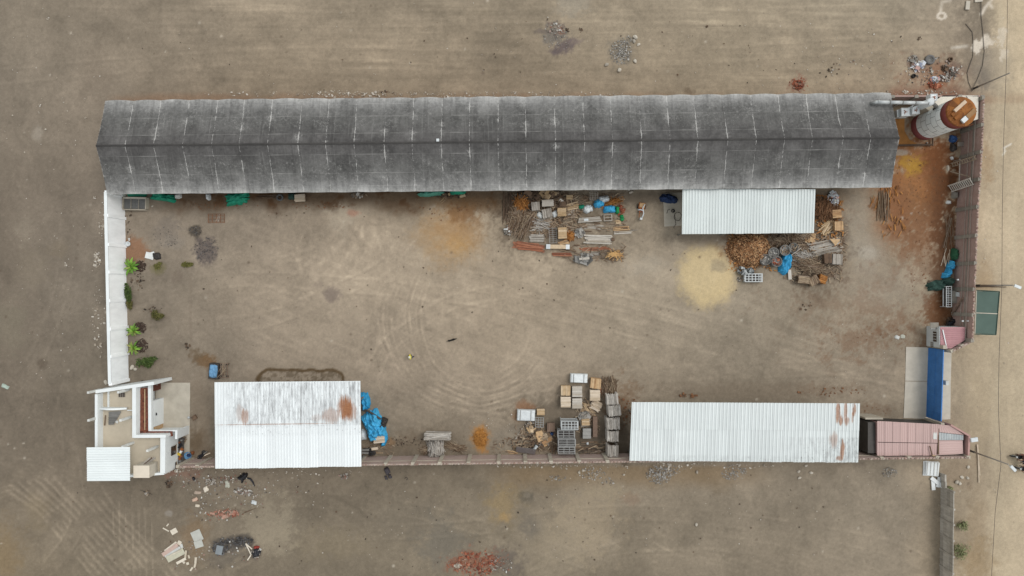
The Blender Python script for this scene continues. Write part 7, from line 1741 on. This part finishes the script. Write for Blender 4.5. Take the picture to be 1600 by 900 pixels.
scatter('field_specks', 'pale stones and paper specks strewn over the dirt', 'specks', 'litter', [(80, 160, 80, 150, 80, .03, .16), (90, 450, 80, 200, 120, .03, .16), (800, 75, 600, 75, 200, .03, .13), (1300, 100, 160, 60, 110, .04, .16), (650, 800, 420, 90, 200, .03, .14), (1150, 800, 330, 90, 150, .03, .13), (700, 450, 480, 120, 110, .03, .1), (1250, 560, 200, 60, 90, .03, .1), (770, 660, 40, 20, 22, .06, .2), (640, 100, 1, 1, 1, .25, .26), (775, 45, 1, 1, 1, .2, .21), (75, 29, 2, 3, 5, .1, .3), (134, 185, 2, 1, 3, .1, .3), (62, 170, 3, 8, 6, .08, .2), (148, 308, 3, 2, 5, .1, .3), (1560, 700, 40, 180, 40, .04, .12), (1550, 300, 40, 200, 40, .04, .14)])
scatter('dark_specks', 'dark clods and droppings strewn over the dirt', 'clods', 'litter_dark', [(800, 450, 560, 130, 130, .05, .2), (800, 90, 700, 60, 70, .05, .2), (700, 800, 640, 90, 170, .05, .2), (1105, 41, 1, 1, 2, .25, .3), (1210, 110, 3, 3, 1, .2, .3), (1300, 110, 24, 14, 9, .15, .3), (1420, 60, 22, 4, 5, .15, .25), (887, 47, 4, 3, 8, .1, .35), (907, 47, 4, 3, 9, .12, .4), (601, 145, 16, 4, 12, .08, .25), (200, 345, 6, 40, 30, .05, .3), (215, 440, 12, 14, 40, .06, .28), (240, 485, 16, 6, 26, .06, .28), (225, 600, 20, 8, 12, .05, .2), (292, 540, 6, 6, 8, .1, .35), (1262, 480, 14, 5, 8, .1, .3), (630, 690, 46, 8, 150, .04, .16), (820, 690, 40, 14, 90, .05, .2), (450, 335, 40, 6, 12, .06, .2)])
def strew(name, label, mk, spots):
    m = MB()
    for cx, cy, rx, ry, n, l0, l1, an, sp in spots:
        for k in range(n):
            p = at(cx + R.uniform(-1, 1) * rx, cy + R.uniform(-1, 1) * ry); l = R.uniform(l0, l1); a = rad(R.gauss(an, sp)); v = Vector((math.cos(a), math.sin(a), R.uniform(-.08, .08))) * l / 2
            c = Vector((p.x, p.y, .08 + R.random() * .12)); m.bar(c - v, c + v, R.uniform(.03, .11), .03)
    tag(m.build(name, M[mk]), label, 'scraps', None, 'stuff')
strew('wood_scraps', 'loose dark and grey wood scraps between the lumber stacks', 'twig', [(850, 320, 50, 18, 420, .15, .9, 10, 50), (835, 350, 40, 16, 240, .2, 1.1, 40, 40), (880, 350, 30, 22, 160, .15, .7, 0, 60), (930, 350, 50, 12, 110, .2, 1.0, 0, 12), (925, 395, 50, 14, 120, .2, .9, 5, 25), (955, 315, 20, 12, 90, .2, .9, 30, 40), (905, 318, 18, 14, 90, .2, .8, 20, 40)])
strew('wood_scraps', 'loose wood scraps around the piles east of the annex', 'twig', [(1270, 405, 45, 34, 260, .2, 1.0, 0, 45), (1296, 380, 26, 34, 160, .2, .9, 20, 50), (1240, 385, 20, 10, 60, .2, .8, 10, 50)])
strew('wood_scraps', 'loose scraps on the ground between the crates and cages', 'twig', [(845, 685, 40, 22, 200, .12, .8, 30, 60), (918, 650, 18, 26, 110, .15, .8, -40, 40), (800, 695, 30, 12, 70, .12, .6, 10, 60), (925, 700, 30, 10, 60, .2, 1.4, 0, 12), (590, 700, 26, 10, 40, .15, .6, 10, 50)])
strew('wood_scraps', 'loose orange splinters round the wood chip heap', 'twig_orange', [(1172, 390, 40, 34, 220, .1, .5, 0, 90), (1290, 345, 26, 40, 140, .15, .7, 50, 50), (1300, 325, 14, 20, 60, .1, .6, 0, 80), (1395, 330, 20, 40, 60, .2, .9, 85, 20)])
scatter('rust_flakes', 'rust brown sawdust clods in the yard', 'clods', 'rustclod', [(975, 640, 24, 26, 60, .06, .34), (1075, 618, 14, 4, 26, .06, .34), (1300, 612, 60, 7, 60, .05, .25), (1335, 525, 40, 20, 60, .03, .12), (1370, 640, 24, 8, 30, .04, .13), (1440, 400, 34, 60, 110, .04, .16), (1395, 520, 24, 14, 36, .03, .13), (1430, 290, 50, 60, 160, .04, .18), (720, 330, 70, 16, 70, .04, .18), (350, 322, 60, 6, 60, .04, .18), (500, 322, 50, 6, 60, .04, .18)])

# ------------------------------------------------------------------ living things and vehicles
def skin_obj(name, joints, edges, mk, parent, root=0, sub=1):
    bm = bmesh.new(); lay = bm.verts.layers.skin.verify(); vs = []
    for i, (co, r) in enumerate(joints):
        v = bm.verts.new(co); v[lay].radius = (r, r) if not isinstance(r, tuple) else r; v[lay].use_root = (i == root); vs.append(v)
    for a, b in edges: bm.edges.new((vs[a], vs[b]))
    me = bpy.data.meshes.new(name); bm.to_mesh(me); bm.free(); me.materials.append(M[mk])
    o = obj(name, me, parent); sk = o.modifiers.new('skin', 'SKIN'); sk.use_smooth_shade = True
    if sub: o.modifiers.new('sub', 'SUBSURF').levels = sub; o.modifiers[-1].render_levels = sub
    return o
def person(label, loc, rz, top, legs, pose='walk', hat=None, scale=1.0):
    t = thing('person', label, 'person', loc, rz); t.scale = (scale,) * 3
    ride = pose == 'ride'
    if ride: hip, kn, an, toe = [(.1, 0, .82), (-.1, 0, .82)], [(.22, .38, .72), (-.22, .38, .72)], [(.2, .3, .34), (-.2, .3, .34)], [(.21, .48, .3), (-.21, .48, .3)]
    else: hip, kn, an, toe = [(.1, 0, .9), (-.1, 0, .9)], [(.11, .16, .5), (-.11, .0, .5)], [(.11, .22, .09), (-.11, -.26, .13)], [(.12, .4, .05), (-.12, -.1, .05)]
    pz = .86 if ride else .95; ly = .12 if ride else .03
    sh = [(.2, ly, pz + .46), (-.2, ly, pz + .46)]
    if ride: el, wr = [(.34, .3, pz + .25), (-.34, .3, pz + .25)], [(.3, .52, pz + .14), (-.3, .52, pz + .14)]
    else: el, wr = [(.29, -.08, pz + .2), (-.28, .06, pz + .2)], [(.27, .06, pz - .02), (-.26, .2, pz + .0)]
    J = [((0, 0, pz), .12), ((0, ly * .5, pz + .25), .11), ((0, ly, pz + .44), .11), ((0, ly + .02, pz + .56), .055), ((0, ly + .04, pz + .66), .095), ((0, ly + .03, pz + .76), .085)]
    E = [(0, 1), (1, 2), (2, 3), (3, 4), (4, 5)]
    J.append(((0, ly + .15, pz + .665), .016)); E.append((4, 6))
    for s in range(2):
        b = len(J); J += [(sh[s], .06), (el[s], .042), (wr[s], .03)]; E += [(2, b), (b, b + 1), (b + 1, b + 2)]
        w_ = Vector(wr[s]); d = (w_ - Vector(el[s])).normalized(); sd = d.cross(Vector((0, 0, 1)) if abs(d.z) < .9 else Vector((0, 1, 0))).normalized(); dn = d.cross(sd)
        p0 = len(J); J.append((w_ + d * .07, (.042, .02))); E.append((b + 2, p0))
        for f in range(4):
            q = len(J); o_ = (f - 1.5) * .02; ln_ = (.035, .045, .042, .03)[f]
            J += [(w_ + d * (.085 + ln_) + sd * o_, .009), (w_ + d * (.1 + ln_ * 1.6) + sd * o_ + dn * .02, .008)]; E += [(p0, q), (q, q + 1)]
        q = len(J); J.append((w_ + d * .06 + sd * .06, .01)); E.append((b + 2, q))
        b = len(J); J += [(hip[s], .09), (kn[s], .062), (an[s], .042), (toe[s], .036)]; E += [(0, b), (b, b + 1), (b + 1, b + 2), (b + 2, b + 3)]
    skin_obj('body', J, E, 'skin', t)
    skin_obj('shirt', [((0, 0, pz - .04), .17), ((0, ly * .5, pz + .25), .172), ((0, ly, pz + .44), .185), (sh[0], .10), (Vector(sh[0]).lerp(Vector(el[0]), .75), .075), (sh[1], .10), (Vector(sh[1]).lerp(Vector(el[1]), .75), .075)], [(0, 1), (1, 2), (2, 3), (3, 4), (2, 5), (5, 6)], top, t, 0, 2)
    skin_obj('trousers', [((0, 0, pz + .02), .15), (hip[0], .11), (kn[0], .08), (Vector(an[0]) + Vector((0, 0, .05)), .062), (hip[1], .11), (kn[1], .08), (Vector(an[1]) + Vector((0, 0, .05)), .062)], [(0, 1), (1, 2), (2, 3), (0, 4), (4, 5), (5, 6)], legs, t, 0, 2)
    for s in range(2): skin_obj('shoe', [(Vector(an[s]) - Vector((0, .03, .03)), .055), (Vector(toe[s]) + Vector((0, .02, 0)), .045)], [(0, 1)], 'cloth_black', t)
    c = (0, ly + .015, pz + .73)
    if hat: 
        MB().lathe([(0, .155), (.07, .14), (.125, .08), (.145, 0), (.142, -.06)], 18, c=c).build('helmet' if ride else 'cap', M[hat], t, True)
    else: MB().lathe([(0, .13), (.07, .12), (.112, .06), (.118, -.02), (.1, -.1)], 16, c=c).build('hair', M['hair'], t, True)
    return t
person('person in a yellow vest walking alone in the middle of the yard', P(643.5, 556, .0), rad(100), 'cloth_yellow', 'cloth_navy', hat='cloth_white2')
t = thing('dog', 'black dog trotting across the middle of the yard', 'dog', P(706, 531, 0), rad(17))
J = [((-.3, 0, .5), .085), ((-.05, 0, .49), .10), ((.2, 0, .5), .125), ((.38, 0, .6), .075), ((.5, 0, .68), .075), ((.62, 0, .655), .042), ((.7, 0, .645), .03)]
E = [(0, 1), (1, 2), (2, 3), (3, 4), (4, 5), (5, 6)]
J += [((-.42, 0, .53), .025), ((-.6, .03, .6), .015)]; E += [(0, 7), (7, 8)]
for s in (-1, 1):
    b = len(J); J += [((.47, .055 * s, .76), .02), ((.44, .07 * s, .8), .01)]; E += [(4, b), (b, b + 1)]
    b = len(J); o_ = .07 * s; J += [((.22, .08 * s, .38), .045), ((.22 + o_, .08 * s, .2), .03), ((.24 + o_, .08 * s, .04), .026), ((.29 + o_, .08 * s, .025), .022)]; E += [(2, b), (b, b + 1), (b + 1, b + 2), (b + 2, b + 3)]
    b = len(J); J += [((-.26, .08 * s, .36), .055), ((-.38 - o_, .08 * s, .2), .03), ((-.33 - o_, .08 * s, .04), .025), ((-.28 - o_, .08 * s, .025), .022)]; E += [(0, b), (b, b + 1), (b + 1, b + 2), (b + 2, b + 3)]
skin_obj('body', J, E, 'fur', t, 1)
def motorbike(label, loc, rz, paint):
    t = thing('motorcycle', label, 'motorcycle', loc, rz)
    for y in (-.65, .65):
        w_ = MB().lathe([(.22, -.045), (.27, -.055), (.305, -.03), (.31, 0), (.305, .03), (.27, .055), (.22, .045), (.22, -.045)], 22).build('wheel', M['rubber'], t, True); w_.rotation_euler = (0, math.pi / 2, 0); w_.location = (0, y, .31)
        m = MB()
        for k in range(8): a = k * math.pi / 4; m.tube([(0, 0, 0), (math.cos(a) * .23, math.sin(a) * .23, 0)], .008, 4)
        s_ = m.build('spokes', M['steel_pale'], w_)
        f_ = MB().lathe([(.335, -.06), (.345, 0), (.335, .06)], 10, a0=.5, a1=2.4).build('fender', M[paint], t, True); f_.rotation_euler = (math.pi / 2, 0, math.pi / 2); f_.location = (0, y, .31)
    m = MB(); m.tube([(0, .5, .92), (0, .25, .6), (0, -.25, .55), (0, -.65, .31)], .03, 6); m.tube([(0, .5, .92), (0, .2, .35), (0, -.3, .35)], .03, 6); m.build('frame', M['steel_dark'], t)
    for s in (-.07, .07): MB().tube([(s, .48, .95), (s, .65, .31)], .025, 6).build('fork', M['steel_pale'], t)
    f_ = MB().lathe([(0, -.28), (.09, -.25), (.14, -.05), (.14, .1), (.08, .26), (0, .28)], 14).build('fuel_tank', M[paint], t, True); f_.rotation_euler = (-math.pi / 2, 0, 0); f_.location = (0, .18, .78)
    bx('engine', t, 'steel', (0, .05, .42), (.26, .36, .3)); bx('seat', t, 'black_plastic', (0, -.33, .78), (.24, .68, .1))
    MB().tube([(-.36, .35, 1.0), (-.2, .47, 1.02), (.2, .47, 1.02), (.36, .35, 1.0)], .018, 6).build('handlebar', M['steel_dark'], t)
    MB().lathe([(0, .06), (.08, .04), (.09, -.06), (0, -.09)], 12, c=(0, 0, 0)).build('headlight', M['white_plastic'], t, True).matrix_local = Matrix.Translation((0, .62, .9)) @ Matrix.Rotation(-math.pi / 2, 4, 'X')
    MB().tube([(.14, .1, .3), (.16, -.5, .32), (.17, -.9, .38)], [.03, .05, .045], 8).build('exhaust', M['steel_pale'], t)
    for s in (-.38, .38): MB().lathe([(0, .01), (.06, 0), (.05, -.02)], 10, c=(s, .36, 1.12)).build('mirror', M['steel_dark'], t)
    bx('tail_light', t, 'red_cloth', (0, -.72, .74), (.12, .05, .07))
b1 = P(1588, 711.5, 0); b2 = P(1594, 730.5, 0)
motorbike('dark motorcycle at the right edge, farther from the lamp', b1, rad(90), 'cloth_black'); motorbike('black motorcycle at the right edge, next to the street lamp head', b2, rad(84), 'cloth_black')
person('rider in a brown shirt on the upper motorcycle', b1 + Vector((.15, 0, 0)), rad(90), 'shirt_brown', 'cloth_black', 'ride', 'helmet_pink')
person('rider in black clothes on the lower motorcycle', b2 + Vector((.15, .03, 0)), rad(84), 'cloth_black', 'cloth_black', 'ride', 'cloth_black')
person('person in white and navy standing between the two motorcycles', P(1593.5, 720.5, 0), rad(80), 'cloth_navy', 'cloth_navy', 'walk', 'cloth_white')
person('passenger in a white shirt behind the upper rider', b1 + Vector((.62, .05, 0.06)), rad(90), 'cloth_white', 'cloth_navy', 'ride', None)
